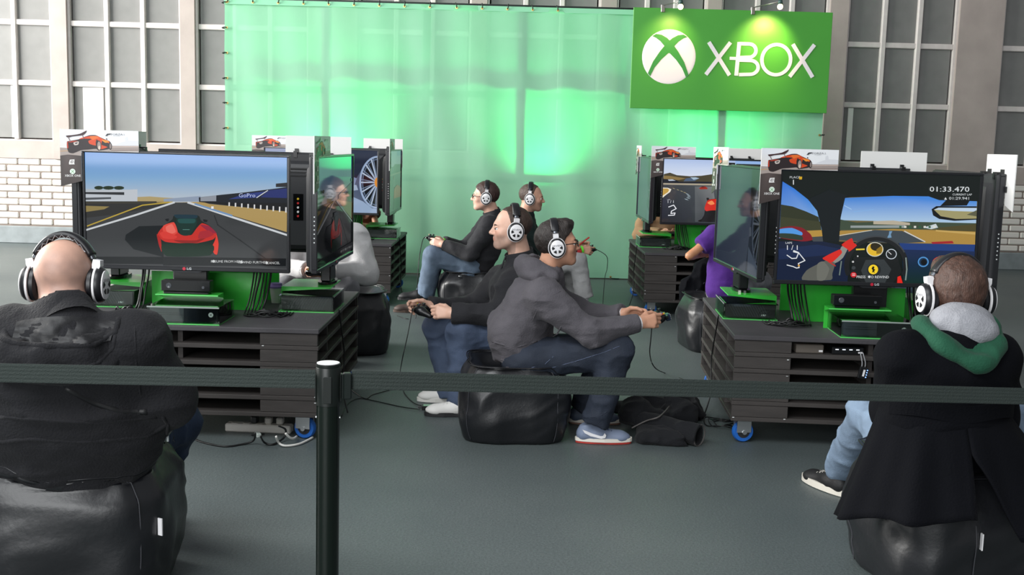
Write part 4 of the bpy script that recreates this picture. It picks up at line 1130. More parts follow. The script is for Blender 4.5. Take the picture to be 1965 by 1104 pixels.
def nets(f, lo, hi, h):
    lo = np.array(lo, np.float32); hi = np.array(hi, np.float32)
    B = 8
    nb = np.maximum(np.ceil((hi - lo) / (h * B)).astype(int), 1)
    n = nb * B + 1
    cg = np.stack(np.meshgrid(*[lo[a] + (np.arange(nb[a]) + 0.5) * B * h for a in range(3)], indexing='ij'), -1).reshape(-1, 3).astype(np.float32)
    dc = f(cg)
    act = np.abs(dc) < B * h * 0.87 * 1.7 + 0.02
    D = np.empty(n, np.float32)
    sg = np.where(dc < 0, -1, 1).astype(np.float32).reshape(nb)
    D[:-1, :-1, :-1] = sg.repeat(B, 0).repeat(B, 1).repeat(B, 2); D[-1] = 1; D[:, -1] = 1; D[:, :, -1] = 1
    ai = np.argwhere(act.reshape(nb))
    loc = np.stack(np.meshgrid(*[np.arange(B)] * 3, indexing='ij'), -1).reshape(-1, 3)
    idx = (ai[:, None, :] * B + loc[None]).reshape(-1, 3)
    for s in range(0, len(idx), 400000):
        q = idx[s:s + 400000]
        D[q[:, 0], q[:, 1], q[:, 2]] = f((lo + q * h).astype(np.float32))
    S = D < 0
    cnt = np.zeros(np.array(n) - 1, np.int8)
    for i in (0, 1):
        for j in (0, 1):
            for k in (0, 1):
                cnt += S[i:n[0] - 1 + i, j:n[1] - 1 + j, k:n[2] - 1 + k]
    cells = np.argwhere((cnt > 0) & (cnt < 8))
    if not len(cells): return np.zeros((0, 3)), []
    acc = np.zeros((len(cells), 3), np.float32); m = np.zeros(len(cells), np.float32)
    cor = [(i, j, k) for i in (0, 1) for j in (0, 1) for k in (0, 1)]
    cv = {c: D[cells[:, 0] + c[0], cells[:, 1] + c[1], cells[:, 2] + c[2]] for c in cor}
    for c in cor:
        for a in range(3):
            if c[a] == 0:
                e = list(c); e[a] = 1; e = tuple(e)
                d0, d1 = cv[c], cv[e]; x = (d0 < 0) != (d1 < 0)
                t = np.where(x, d0 / np.where(x, d0 - d1, 1), 0)
                p = np.tile(np.array(c, np.float32), (len(cells), 1)); p[:, a] += t
                acc += np.where(x[:, None], p, 0); m += x
    vert = lo + (cells + acc / m[:, None]) * h
    vid = np.full(cnt.shape, -1, np.int32); vid[cells[:, 0], cells[:, 1], cells[:, 2]] = np.arange(len(cells))
    F = []
    for a in range(3):
        b, c = (a + 1) % 3, (a + 2) % 3
        s0 = [slice(1, n[q] - 1) for q in range(3)]; s0[a] = slice(0, n[a] - 1)
        s1 = list(s0); s1[a] = slice(1, n[a])
        A0, A1 = S[tuple(s0)], S[tuple(s1)]
        e = np.argwhere(A0 != A1)
        if not len(e): continue
        off = np.array([1, 1, 1]); off[a] = 0
        g = e + off
        inside = A0[e[:, 0], e[:, 1], e[:, 2]]
        def vv(db, dc_):
            q = g.copy(); q[:, b] -= db; q[:, c] -= dc_
            return vid[q[:, 0], q[:, 1], q[:, 2]]
        Q = np.stack([vv(1, 1), vv(0, 1), vv(0, 0), vv(1, 0)], 1)
        Q[~inside] = Q[~inside][:, ::-1]
        F.append(Q)
    F = np.concatenate(F)
    return vert, F[(F >= 0).all(1)]

def bbox(pts, pad):
    P = np.array([tuple(p) for p in pts]); return P.min(0) - pad, P.max(0) + pad

def sdf_obj(name, pieces, m, parent, origin, color=None):
    """pieces: (field, lo, hi, h); all go into ONE mesh, vertices relative to origin"""
    vs, fs, o = [], [], 0
    for f, lo, hi, h in pieces:
        v, q = nets(f, lo, hi, h)
        if len(v) == 0: continue
        vs.append(v); fs.append(np.array(q) + o); o += len(v)
    v = np.concatenate(vs); q = np.concatenate(fs)
    me = bpy.data.meshes.new(name)
    me.vertices.add(len(v)); me.vertices.foreach_set('co', (v - np.array(tuple(origin))).astype(np.float32).ravel())
    me.loops.add(len(q) * 4); me.loops.foreach_set('vertex_index', q.astype(np.int32).ravel())
    me.polygons.add(len(q)); me.polygons.foreach_set('loop_start', np.arange(len(q), dtype=np.int32) * 4)
    me.polygons.foreach_set('use_smooth', np.ones(len(q), bool))
    me.update(calc_edges=True); me.validate()
    if color is not None:
        c = color(v)
        a = me.color_attributes.new('Col', 'FLOAT_COLOR', 'POINT')
        a.data.foreach_set('color', np.concatenate([c, np.ones((len(v), 1))], 1).astype(np.float32).ravel())
    me.materials.append(m)
    return link(name, me, parent)
# ================================================================ people
def orth(fwd, up, roll=0.0):
    f = Vector(fwd).normalized(); u = Vector(up); r = f.cross(u).normalized(); u = r.cross(f)
    return np.array([tuple(r), tuple(f), tuple(u)], np.float32).T     # columns: right, forward, up
def head_rot(yaw, pitch, roll=0.0):
    """yaw: facing angle in the ground plane (0 = +x), pitch up positive, degrees"""
    y, p = math.radians(yaw), math.radians(pitch)
    f = Vector((math.cos(y) * math.cos(p), math.sin(y) * math.cos(p), math.sin(p)))
    R = orth(f, (0, 0, 1))
    if roll:
        q = Matrix.Rotation(math.radians(roll), 3, f)
        R = np.array(q, np.float32) @ R
    return R

def head_field(stout=1.0):
    it = [(ell((0, -0.012, 0.040), (0.076 * stout, 0.097, 0.085)), 0),
          (ell((0, 0.028, -0.022), (0.064 * stout, 0.066, 0.080)), 0.03),
          (ell((0, 0.03, -0.055), (0.056 * stout, 0.055, 0.045)), 0.025),
          (ell((0, 0.071, -0.088), (0.024, 0.020, 0.019)), 0.022),
          (ell((0, 0.078, 0.026), (0.046, 0.017, 0.014)), 0.018)]
    for s in (-1, 1):
        it += [(rc((s * 0.056 * stout, -0.005, -0.048), (s * 0.022, 0.062, -0.088), 0.018, 0.018), 0.02),
               (ell((s * 0.042, 0.062, -0.018), (0.024, 0.022, 0.022)), 0.018),
               (ell((s * 0.031, 0.100, 0.004), (0.019, 0.016, 0.0115)), 0.012, 'sub')]
    it += [(rc((0, 0.088, 0.020), (0, 0.108, -0.020), 0.0075, 0.0115), 0.010), (ell((0, 0.110, -0.022), (0.012, 0.011, 0.010)), 0.006)]
    for s in (-1, 1):
        it += [(ell((s * 0.012, 0.098, -0.026), (0.0085, 0.011, 0.008)), 0.005),
               (ell((s * 0.0315, 0.0885, 0.0115), (0.0165, 0.009, 0.005)), 0.004),
               (ell((s * 0.0315, 0.0865, -0.006), (0.015, 0.008, 0.004)), 0.004),
               (minus(ell((s * 0.073 * stout, -0.010, -0.004), (0.007, 0.019, 0.031)), ell((s * 0.081 * stout, -0.008, 0.0), (0.005, 0.010, 0.020))), 0.004)]
    it += [(ell((0, 0.0885, -0.0475), (0.021, 0.0095, 0.0052)), 0.004), (ell((0, 0.0865, -0.0575), (0.018, 0.0095, 0.0062)), 0.004)]
    return union(it)

def hand_field(W, d, thumb, side, grip=1.0, sc=1.0):
    """hand from the wrist W along d; thumb = direction of the thumb edge; side = +1 right, -1 left. Returns field and points"""
    W = Vector(W); d = Vector(d).normalized(); th = Vector(thumb); th = (th - d * th.dot(d)).normalized()
    palm = th.cross(d) * side
    L = lambda x, y, z: W + d * (x * sc) + th * (y * sc) + palm * (z * sc)
    it = [(rc(L(-0.03, 0, 0), L(0.012, 0, 0), 0.027 * sc, 0.026 * sc), 0)]
    for y in (0.026, 0.010, -0.008, -0.024):
        it.append((rc(L(0.012, y * 0.55, 0), L(0.083 - 0.012 * (y < -0.02), y, 0), 0.016 * sc, 0.0125 * sc), 0.012 * sc))
    pts = [L(-0.03, 0, 0)]
    for k, y in enumerate((0.029, 0.0100, -0.0095, -0.0275)):
        ls = [(0.042, 0.026, 0.021), (0.046, 0.029, 0.022), (0.043, 0.027, 0.021), (0.034, 0.021, 0.018)][k]
        p = L(0.084 - (0.010 if k == 3 else 0.002 if k == 2 else 0), y, 0); a = 0.0; r = (0.0098, 0.0088, 0.0078, 0.0068)
        for j in range(3):
            a += [0.65, 0.85, 0.5][j] * (grip if j or k else grip * 0.75) * (1.0 - 0.10 * (k == 0)) + 0.03 * k * (j == 0)
            q = p + (d * math.cos(a) + palm * math.sin(a)) * ls[j] * sc
            it.append((rc(p, q, r[j] * sc, r[j + 1] * sc), 0.005 * sc if j == 0 else 0.003 * sc)); p = q; pts.append(q)
    b0, b1, b2, b3 = L(0.018, 0.018, 0.008), L(0.050, 0.042, 0.020), L(0.082, 0.046, 0.032), L(0.106, 0.038, 0.038)
    it += [(rc(b0, b1, 0.016 * sc, 0.0125 * sc), 0.012 * sc), (rc(b1, b2, 0.0120 * sc, 0.0102 * sc), 0.004), (rc(b2, b3, 0.0102 * sc, 0.0085 * sc), 0.003)]
    pts += [b1, b3, L(0.09, -0.03, 0), L(0.09, 0.03, 0)]
    return union(it), pts

SKIN = {'fair': '#cf9f86', 'tan': '#b98a6c', 'pale': '#d6ab98'}
M_skin = mat('skin', '#d0a088', 0.48, attr=True, var=0.05, vscale=40, bump=0.06, bscale=160)
M_eye = mat('eye_white', '#e2dcd6', 0.2)
M_iris = mat('iris_dark', '#2b211b', 0.15)
M_leather = mat('black_leatherette', '#131418', 0.38, bump=0.10, bscale=55, var=0.1, vscale=14, spec=0.65)
M_seam = mat('seam_grey', '#37383d', 0.6)
M_whitepl = mat('white_plastic', '#eceaec', 0.3)
M_hsblack = mat('headset_black', '#17171b', 0.38)

def build_headset(H, R, s, label, cup=1.0):
    """H head origin, R head axes, s head scale"""
    M = Matrix(((*[float(x) * s for x in R[0]], H[0]), (*[float(x) * s for x in R[1]], H[1]), (*[float(x) * s for x in R[2]], H[2]), (0, 0, 0, 1)))
    t = bpy.data.objects.new('headset', None); COL.objects.link(t); t.empty_display_size = 0.05
    t.matrix_world = M
    tag(t, label, 'headset', 'gaming headsets')
    ax, az = 0.094, 0.138
    def arc(a0, a1, n, rx, rz, zc=-0.002): return [(rx * math.sin(a0 + (a1 - a0) * i / n), -0.012, zc + rz * math.cos(a0 + (a1 - a0) * i / n)) for i in range(n + 1)]
    def band(name, a0, a1, rx, rz, th, w, m):
        rows = []
        for a in np.linspace(a0, a1, 29):
            c, sn = math.cos(a), math.sin(a); row = []
            for k in range(10):
                b = 2 * PI * k / 10
                e = th * math.copysign(abs(math.cos(b)) ** 0.7, math.cos(b)); yy = w * math.copysign(abs(math.sin(b)) ** 0.7, math.sin(b))
                row.append(((rx + e) * sn, -0.012 + yy, -0.002 + (rz + e) * c))
            rows.append(row)
        mb = MB().grid(rows, True); n = len(mb.v)
        mb.f.append(tuple(range(10))[::-1]); mb.f.append(tuple(range(n - 10, n)))
        return mb.build(name, m, t, True)
    band('headband', -0.95, 0.95, 0.097, 0.140, 0.0095, 0.021, M_hsblack)
    st = MB()
    zz = []
    for i in range(17):
        a = -0.85 + 1.7 * i / 16; zz.append((0.0895 * math.sin(a), -0.012 + 0.021 * (-1.03) + (0.006 if i % 2 else -0.001), -0.002 + (0.133 - (0.004 if i % 2 else -0.006)) * math.cos(a)))
    st.tube(zz, 0.0011, 5); st.build('stitching', mat('stitch_grey', '#a9a9ad', 0.6), t)
    for sd in (-1, 1):
        band('slider', sd * 0.90, sd * 1.30, 0.096, 0.137, 0.0035, 0.008, M_hsblack)
        b2 = band('slider_sleeve', sd * 0.88, sd * 1.02, 0.0965, 0.1375, 0.0075, 0.0125, mat('headset_chrome', '#5d6066', 0.25, 0.7))
        y = MB(); y.M = Matrix.Translation((sd * 0.093, -0.012, 0.052)) @ Matrix.Rotation(sd * 0.18, 4, 'Y')
        y.prism([(-0.010, 0.016), (0.010, 0.016), (0.013, 0.0), (0.009, -0.018), (-0.007, -0.018), (-0.011, 0.0)], -0.014, 0.014); y.build('yoke', M_whitepl, t)
        def disc(name, prof, m, par, x0=0.0):
            mb = MB(); mb.M = Matrix.Translation((sd * (0.080 + x0), -0.010, -0.004)) @ Matrix.Rotation(sd * PI / 2, 4, 'Y') @ Matrix.Diagonal((1.1 * cup, 0.94 * cup, 1, 1))
            mb.lathe(prof, 30); return mb.build(name, m, par, 35)
        disc('ear_cushion', [(0.027, -0.010), (0.038, -0.011), (0.046, -0.004), (0.046, 0.006), (0.040, 0.010), (0.027, 0.010)], M_hsblack, t)
        c = disc('ear_cup', [(0.02, 0.009), (0.045, 0.009), (0.047, 0.016), (0.045, 0.028), (0.040, 0.034), (0.01, 0.034)], M_hsblack, t)
        disc('ring', [(0.0455, 0.010), (0.0492, 0.011), (0.0496, 0.017), (0.0460, 0.018)], M_whitepl, t)
        pl = disc('cap_plate', [(0.001, 0.0345), (0.038, 0.0345), (0.038, 0.037), (0.035, 0.0385), (0.001, 0.0390)], M_whitepl, t)
        # five dark cut-outs below the name line, as a spoked star
        F = Matrix.Translation((sd * 0.1195, -0.010, -0.004)) @ Matrix.Rotation(sd * PI / 2, 4, 'Z')
        for k in range(4):
            a = math.radians((-90 + (k - 1.5) * 62))
            q = MB(); q.M = F
            w0, w1 = 0.12, 0.36
            q.prism([(0.013 * math.cos(a - w0), 0.013 * math.sin(a - w0)), (0.027 * math.cos(a - w1), 0.027 * math.sin(a - w1)), (0.0285 * math.cos(a), 0.0285 * math.sin(a)), (0.027 * math.cos(a + w1), 0.027 * math.sin(a + w1)), (0.013 * math.cos(a + w0), 0.013 * math.sin(a + w0))], -0.0006, 0.0012)
            q.build('cut_out', M_hsblack, t)
        vs, fs = HS_TXT
        q = MB(); q.M = F; q.add([(x, -0.0008, yv + 0.013) for x, yv in vs], fs); q.build('name_line', mat('headset_text', '#6a6a70', 0.5), t)
    return t
HS_TXT = text_mesh('SEVEN', 0.0125, 1.5)

PAD_ME = {}
PAD_FIELD = union([(ecap((-0.045, 0.0, 0), (0.045, 0.0, 0), (0, 1, 0), 0.036, 0.021, 0.036, 0.021), 0),
                   (rc((-0.052, -0.01, -0.002), (-0.070, -0.062, -0.016), 0.024, 0.015), 0.02), (rc((0.052, -0.01, -0.002), (0.070, -0.062, -0.016), 0.024, 0.015), 0.02),
                   (ell((0, -0.045, 0), (0.028, 0.028, 0.03)), 0.012, 'sub')])
def pad_at(J, spec):
    return (J['wrR'] + J['wrL']) / 2 + Vector(spec[0])
def build_pad(C, fwd, up, label, striped_back=False):
    """game controller: C centre, fwd = away from the player"""
    R = orth(fwd, up)
    M = Matrix(((*map(float, R[0]), C[0]), (*map(float, R[1]), C[1]), (*map(float, R[2]), C[2]), (0, 0, 0, 1)))
    t = bpy.data.objects.new('game_controller', None); COL.objects.link(t); t.matrix_world = M; t.empty_display_size = 0.05
    tag(t, label, 'controller', 'game controllers')
    if 'b' not in PAD_ME:
        f = PAD_FIELD
        o = sdf_obj('body', [(f, (-0.10, -0.09, -0.04), (0.10, 0.05, 0.03), 0.005)], M_tvblack, None, (0, 0, 0)); PAD_ME['b'] = o.data
        bpy.data.objects.remove(o)
    link('body', PAD_ME['b'], t)
    for x, y in ((-0.045, 0.012), (0.022, -0.012)): MB().cyl((x, y, 0.018), (x, y, 0.030), 0.006, 0.006, 10).cyl((x, y, 0.030), (x, y, 0.035), 0.010, 0.009, 12).build('thumb_stick', M_hsblack, t, 40)
    for k, (x, y, c) in enumerate(((0.050, 0.002, '#3fa34a'), (0.062, 0.013, '#b83a34'), (0.038, 0.013, '#3a62b8'), (0.050, 0.024, '#c8a22c'))): MB().cyl((x, y, 0.018), (x, y, 0.0245), 0.0055, 0.005, 10).build('button', mat('pad_button' + c, c, 0.3), t, 40)
    for s in (-1, 1): MB().box(s * 0.05 - 0.02, s * 0.05 + 0.02, 0.026, 0.043, -0.008, 0.008, 0.004).build('bumper', M_gloss, t)
    MB().box(-0.03, -0.01, -0.024, -0.018, 0.019, 0.022).box(-0.023, -0.017, -0.031, -0.011, 0.019, 0.022).build('dpad', M_hsblack, t)
    if striped_back:  # glossy blue block with white stripes on the far edge
        MB().box(-0.028, 0.028, 0.03, 0.056, -0.026, 0.008, 0.005).build('back_block', mat('block_blue', '#27354e', 0.15, 0.4), t)
        for k in range(3): MB().box(-0.024, 0.024, 0.0562, 0.0568, -0.02 + 0.009 * k, -0.015 + 0.009 * k).build('block_stripe', M_whitepl, t)
    return t

SHOES = []
LAST = {}
def shoe(P, fwd, sole_c, up_c, parent, org, kind='sneaker', L=0.285):
    """shoe whose heel centre stands at P (on the ground)"""
    f = Vector((fwd[0], fwd[1], 0)).normalized(); r = Vector((f.y, -f.x, 0)); P = Vector(P)
    R = np.array([tuple(r), tuple(f), (0, 0, 1)], np.float32).T
    k = L / 0.285
    fld = union([(rc((0, 0.03, 0.045), (0, 0.10, 0.05), 0.036, 0.036), 0), (rc((0, 0.09, 0.045), (0.0, 0.21, 0.030), 0.040, 0.036), 0.03), (ell((0.0, 0.215, 0.032), (0.044, 0.055, 0.026)), 0.02),
                 (rc((0, 0.035, 0.05), (0, 0.045, 0.088), 0.034, 0.036), 0.02)])
    g = cutf(cutf(fld, (0, 0, 0.016), (0, 0, -1)), (0, 0.04, 0.098), (0, -0.2, 1))
    ff = inframe(g, P, R, k)
    lo, hi = bbox([P + f * x * k + r * y * k + Vector((0, 0, z * k)) for x in (-0.03, 0.29) for y in (-.06, .06) for z in (0, .11)], 0.01)
    SHOES.append(ff)
    u = sdf_obj('shoe', [(ff, lo, hi, 0.007)], mat('shoe_' + up_c, up_c, 0.6, bump=0.1, bscale=120), parent, org)
    base = P - Vector(org)
    out = []
    for i in range(28):
        a = 2 * PI * i / 28; c, s_ = math.cos(a), math.sin(a)
        yy = 0.133 + 0.143 * s_; w = 0.044 - 0.008 * (s_ < 0) * (-s_) + 0.002 * s_
        if -0.4 < s_ < 0.1: w -= 0.004
        out.append(base + r * (math.copysign(abs(c) ** 0.75, c) * w * k) + f * (yy * k))
    s = MB().plate([(p.x, p.y) for p in out], base.z + 0.002, base.z + 0.024 * k)
    so = s.build('sole', mat('sole_' + sole_c, sole_c, 0.6), u)
    so.parent = u
    la = MB(); la.M = Matrix.Translation(base) @ Matrix(((*[r.x * k, f.x * k, 0], 0), (*[r.y * k, f.y * k, 0], 0), (0, 0, k, 0), (0, 0, 0, 1)))
    for i in range(4): la.tube([(-0.022, 0.115 + i * 0.018, 0.083 - 0.006 * i), (0, 0.118 + i * 0.018, 0.0885 - 0.006 * i), (0.022, 0.115 + i * 0.018, 0.083 - 0.006 * i)], 0.003, 5)
    la.build('laces', mat('lace_' + kind, {'grey': '#3a4a70', 'black': '#c9c4bc', 'white': '#d8d6d2'}.get(kind, '#22201f'), 0.7), u)
    return u, R, P, k

def person(label, J, o):
    """J: joints (world points); o: looks. Builds root > body, hair, clothes, shoes"""
    J = {k: Vector(v) for k, v in J.items()}
    base = Vector((J['pel'].x, J['pel'].y, 0))
    t = thing('person', label, 'person', base, 0, o.get('group'))
    Hd, R, s = J['head'], o['R'], o.get('hs', 1.0)
    lat = (J['shR'] - J['shL']).normalized()
    stout = o.get('stout', 1.0)
    # ---- body: head and neck fine, hands fine, the rest coarse, all one mesh
    hf = inframe(head_field(o.get('hw', 1.0)), Hd, R, s)
    Rm = Matrix([list(map(float, q)) for q in R])
    nk_top = Hd + Rm @ Vector((0, -0.022, -0.03)) * s
    nr = o.get('neck', 0.058) * s
    neck = rc(nk_top, J['neck'], nr, nr * 1.08)
    hn = union([(hf, 0), (neck, 0.025)])
    lo, hi = bbox([Hd + Rm @ Vector((x, y, z)) * s for x in (-.1, .1) for y in (-.12, .14) for z in (-.13, .14)] + [J['neck']], 0.03)
    det = o.get('det', 0.0055)
    pieces = [(hn, lo, hi, det)]
    hands = {}
    for sd, n in ((1, 'R'), (-1, 'L')):
        if o.get('hand' + n) is None: continue
        hd, th, grip = o['hand' + n]
        f, pts = hand_field(J['wr' + n], hd, th, sd, grip, o.get('hsc', 1.0))
        fa = rc(J['el' + n], J['wr' + n], 0.036, 0.026)
        f2 = union([(f, 0), (fa, 0.012)])
        if o.get('pad'):      # the hand closes round the controller instead of running through it
            pf_ = inframe(PAD_FIELD, pad_at(J, o['pad']), orth(o['pad'][1], o['pad'][2]))
            f2 = minus(f2, (lambda P, q=pf_: q(P) - 0.0005), 0.001)
        bl, bh = bbox(pts + [J['wr' + n] + (J['el' + n] - J['wr' + n]).normalized() * 0.04], 0.03)
        pieces.append((f2, bl, bh, o.get('hdet', 0.0036)))
        hands[n] = pts
    core = union([(ecap(J['pel'], J['chest'], lat, .10 * stout, .07 * stout, .11 * stout, .07 * stout), 0), (rc(J['chest'], J['neck'], 0.07, 0.05), 0.04)] +
                 [(chain([J['sh' + n], J['el' + n], J['wr' + n]], [0.04, 0.034, 0.026]), 0.02) for n in 'RL'] +
                 [(chain([J['hip' + n], J['kn' + n], J['an' + n]], [0.06, 0.042, 0.03]), 0.02) for n in 'RL'])
    lo2, hi2 = bbox(J.values(), 0.12)
    pieces.append((core, lo2, hi2, 0.024))
    skin = np.array(lin(o.get('skin', '#cf9f86')), np.float32)
    st = o.get('stubble', 0.0); bald = o.get('scalp', 0.0)
    def colour(v):
        q = ((v - np.array(tuple(Hd))) @ R) / s
        c = np.tile(skin, (len(v), 1))
        near = (np.linalg.norm(q, axis=1) < 0.2)
        x, y, z = q[:, 0], q[:, 1], q[:, 2]
        ns = vnoise((q * 60).astype(np.float32), 3)
        lip = near & (y > 0.083) & (np.abs(x) < 0.021) & (z < -0.043) & (z > -0.0635)
        c[lip] = c[lip] * np.array([0.86, 0.62, 0.62])
        ck = np.exp(-(((np.abs(x) - 0.042) / 0.02) ** 2 + ((z + 0.02) / 0.022) ** 2)) * near * (y > 0.03)
        c *= (1 - ck[:, None] * np.array([0.0, 0.12, 0.12]))
        if st:
            m = np.clip((-0.022 - z - 0.25 * np.maximum(0, 0.02 - y)) / 0.02, 0, 1) * near * (y > -0.02) * (z > -0.125) * (~lip)
            m *= np.clip(1.2 - np.exp(-((z + 0.075) / 0.01) ** 2) * 0, 0, 1)
            c = c * (1 - (m * st * (0.6 + 0.8 * ns))[:, None] * np.array([0.55, 0.5, 0.45]))
        if bald:
            m = np.clip((0.085 - y - np.abs(z - 0.03) * 0.3) / 0.04, 0, 1) * np.clip((z + 0.055) / 0.03, 0, 1) * np.clip((0.108 - z) / 0.05, 0, 1) * near
            c = c * (1 - (m * bald * (0.5 + ns))[:, None] * np.array([0.55, 0.5, 0.42]))
        return c
    sdf_obj('body', pieces, M_skin, t, base, colour)
    if o.get('face', True):
        for sd in (-1, 1):
            c = Hd + Rm @ Vector((sd * 0.0315, 0.0795, 0.003)) * s - base
            e = MB().lathe([(0.0128 * s * math.sin(a), -0.0128 * s * math.cos(a)) for a in np.linspace(0.05, PI - 0.05, 9)], 14, c).build('eye', M_eye, t, True)
            ci = c + Rm @ Vector((0, 0.0105, 0.0)) * s
            MB().lathe([(0.0062 * s * math.sin(a), -0.0062 * s * math.cos(a)) for a in np.linspace(0.05, PI - 0.05, 7)], 10, ci).build('iris', M_iris, e, True)
            br = [Hd + Rm @ Vector((sd * x, y, z)) * s - base for x, y, z in ((0.014, 0.0945, 0.0205), (0.026, 0.0945, 0.0245), (0.038, 0.0875, 0.0240), (0.047, 0.077, 0.0195))]
            MB().tube(spline(br, 3), [0.0024 * s, 0.003 * s, .0032 * s, .0032 * s, .003 * s, .003 * s, .0026 * s, .0022 * s, .0018 * s, .0012 * s], 6).build('eyebrow', mat('brow_' + o.get('hair', '#2a211c'), o.get('hair', '#2a211c'), 0.8), t, True)
    # ---- hair
    if o.get('hair') and o.get('hairline') is not None:
        th = o.get('hair_th', 0.012); fl, tl = o['hairline']   # forehead line height, temple depth
        big = ell((0, -0.013, 0.040), (0.076 * o.get('hw', 1.0) + th * 0.75, 0.098 + th * 0.7, 0.085 + th))
        top = o.get('tuft', 0.0)
        def hair(P):
            d = big(P)
            if top: d = smin(d, ell((0, 0.045, 0.108), (0.06, 0.05, 0.026 + top))(P), 0.02)
            x, y, z = P[:, 0], P[:, 1], P[:, 2]
            if o.get('hline'): line = np.interp(y, [q[0] for q in o['hline']], [q[1] for q in o['hline']])
            else: line = np.interp(y, [-0.2, -0.085, -0.03, 0.004, 0.02, 0.032, tl, tl + 0.045, 0.2], [-0.075, -0.075, -0.060, -0.028, -0.028, 0.030, 0.045, fl, fl + 0.02])
            rec = o.get('recede', 0.0) * np.exp(-((np.abs(x) - 0.042) / 0.02) ** 2) * (y > 0.01)
            d = np.maximum(d, (line + rec - z) * 0.75)
            n = vnoise((P * np.array([150, 150, 70])).astype(np.float32), 8) - 0.5
            n2 = vnoise((P * np.array([55, 55, 30])).astype(np.float32), 9) - 0.5
            return d - n * 0.0045 * min(1, th / 0.008) - n2 * 0.006 * min(1, th / 0.010)
        sdf_obj('hair', [(inframe(hair, Hd, R, s), lo, hi, 0.0055)], mat('hair_' + o['hair'], o['hair'], 0.55, var=0.45, vscale=90, bump=0.5, bscale=220, stretch=(1, 1, 0.3)), t, base)
    # ---- upper garment
    seed = o.get('seed', 1)
    mid = (J['pel'] + J['chest']) / 2 + Vector(o.get('belly', (0, 0, 0)))
    wP, dP, wM, dM, wC, dC = o['torso']
    items = [(ecap(J['pel'], mid, lat, wP, dP, wM, dM), 0), (ecap(mid, J['chest'], lat, wM, dM, wC, dC), 0.05), (ecap(J['chest'], J['chest'] + (J['neck'] - J['chest']) * 0.82, lat, wC * 0.98, dC * 0.95, 0.085, 0.07), 0.05)]
    rs = o.get('sleeve', (0.078, 0.062, 0.046))
    fs, cuff_parts = [], []
    for n in 'RL':
        d = (J['wr' + n] - J['el' + n]).normalized()
        items += [(rc(J['neck'] - Vector((0, 0, 0.05)), J['sh' + n], 0.06, rs[0]), 0.04)]
        if o.get('short'):
            e = J['sh' + n] + (J['el' + n] - J['sh' + n]) * 0.55
            dd = (J['el' + n] - J['sh' + n]).normalized()
            items += [(cutf(rc(J['sh' + n], e + dd * 0.05, rs[0], rs[0] * 0.92), e, dd), 0.035)]
        else:
            items += [(rc(J['sh' + n], J['el' + n], rs[0], rs[1]), 0.035), (cutf(rc(J['el' + n], J['wr' + n] + d * 0.03, rs[1], rs[2]), J['wr' + n] - d * 0.005, d), 0.025)]
    g = union(items)
    up = (J['neck'] - J['pel']).normalized()
    if o.get('hem') is not None:
        g = cutf(g, J['pel'] + up * o['hem'], -up)
    nax = (nk_top - J['neck']).normalized()
    g = union([(g, 0), (rc(J['neck'] - nax * 0.06, J['neck'] + nax * o.get('nfit', 0.012), nr * o.get('nfr', 1.55), nr * 1.22), 0.04)])
    g = wrinkle(g, o.get('wr', 0.016), o.get('wrs', (7, 7, 14)), seed, o.get('wrf', 0.006))
    holes = rc(J['neck'] + nax * 0.07, nk_top + nax * 0.1, nr * 1.1, nr * 1.1)
    g = minus(g, holes, 0.006)
    keys = ['pel', 'chest', 'neck'] + [k + n for k in ('sh', 'el', 'wr') for n in 'RL']
    lo3, hi3 = bbox([J[k] for k in keys], 0.0)
    pad = max(wP, wM, wC, dM) + 0.03
    lo3 = lo3 - pad; hi3 = hi3 + np.array([pad, pad, 0.12])
    o['field'] = g
    top = sdf_obj(o.get('topname', 'jacket'), [(g, lo3, hi3, o.get('res', 0.009))], o['topmat'], t, base)
    # cuffs
    if not o.get('short') and o.get('cuffs', True):
        for n in 'RL':
            d = (J['wr' + n] - J['el' + n]).normalized(); w = J['wr' + n] - base
            MB().tube([w - d * 0.045, w - d * 0.04, w - d * 0.004, w], [rs[2] * 0.96, rs[2] * 1.06, rs[2] * 1.04, rs[2] * 0.85], 18).build('cuff', o.get('cuffmat', o['topmat']), t, 40)
    # collar
    if o.get('collar'):
        ch, cr = o['collar']
        a = J['neck'] - base; ax = (nk_top - J['neck']).normalized()
        rows = []
        u = lat - ax * lat.dot(ax); u.normalize(); v = ax.cross(u)
        for (hh, rr) in ((-0.05, 1.3), (-0.01, 1.12), (ch * 0.6, 1.02), (ch, 1.06), (ch + 0.004, 1.02), (ch, 0.96), (ch * 0.5, 0.92), (-0.02, 0.95)):
            row = []
            for k in range(28):
                b = 2 * PI * k / 28
                wob = 1 + 0.03 * math.sin(3 * b + seed)
                row.append(a + ax * (hh + 0.004 * math.cos(b * 2 + 1)) + (u * math.cos(b) + v * math.sin(b)) * (cr * rr * wob))
            rows.append(row)
        MB().grid(rows, True).build('collar', o.get('collarmat', o['topmat']), t, True)
    # ---- trousers
    if o.get('legs', True):
        lr = o.get('legr', (0.095, 0.072, 0.058, 0.056))
        it = [(rc(J['hipR'], J['hipL'], 0.115 * o.get('hipw', 1.0)), 0), (ell((J['hipR'] + J['hipL']) / 2 + Vector((0, 0, 0.02)), (0.15 * o.get('hipw', 1.0),) * 2 + (0.12,)), 0.05)]
        for n in 'RL':
            d = (J['an' + n] - J['kn' + n]).normalized()
            it += [(rc(J['hip' + n], J['kn' + n], lr[0], lr[1]), 0.05), (cutf(rc(J['kn' + n], J['an' + n] + d * 0.05, lr[1] * 0.97, lr[3]), J['an' + n] + d * 0.02, d), 0.035)]
        f = wrinkle(union(it), o.get('pwr', 0.012), (9, 9, 13), seed + 20, 0.005)
        lo4, hi4 = bbox([J[k + n] for k in ('hip', 'kn', 'an') for n in 'RL'], 0.17)
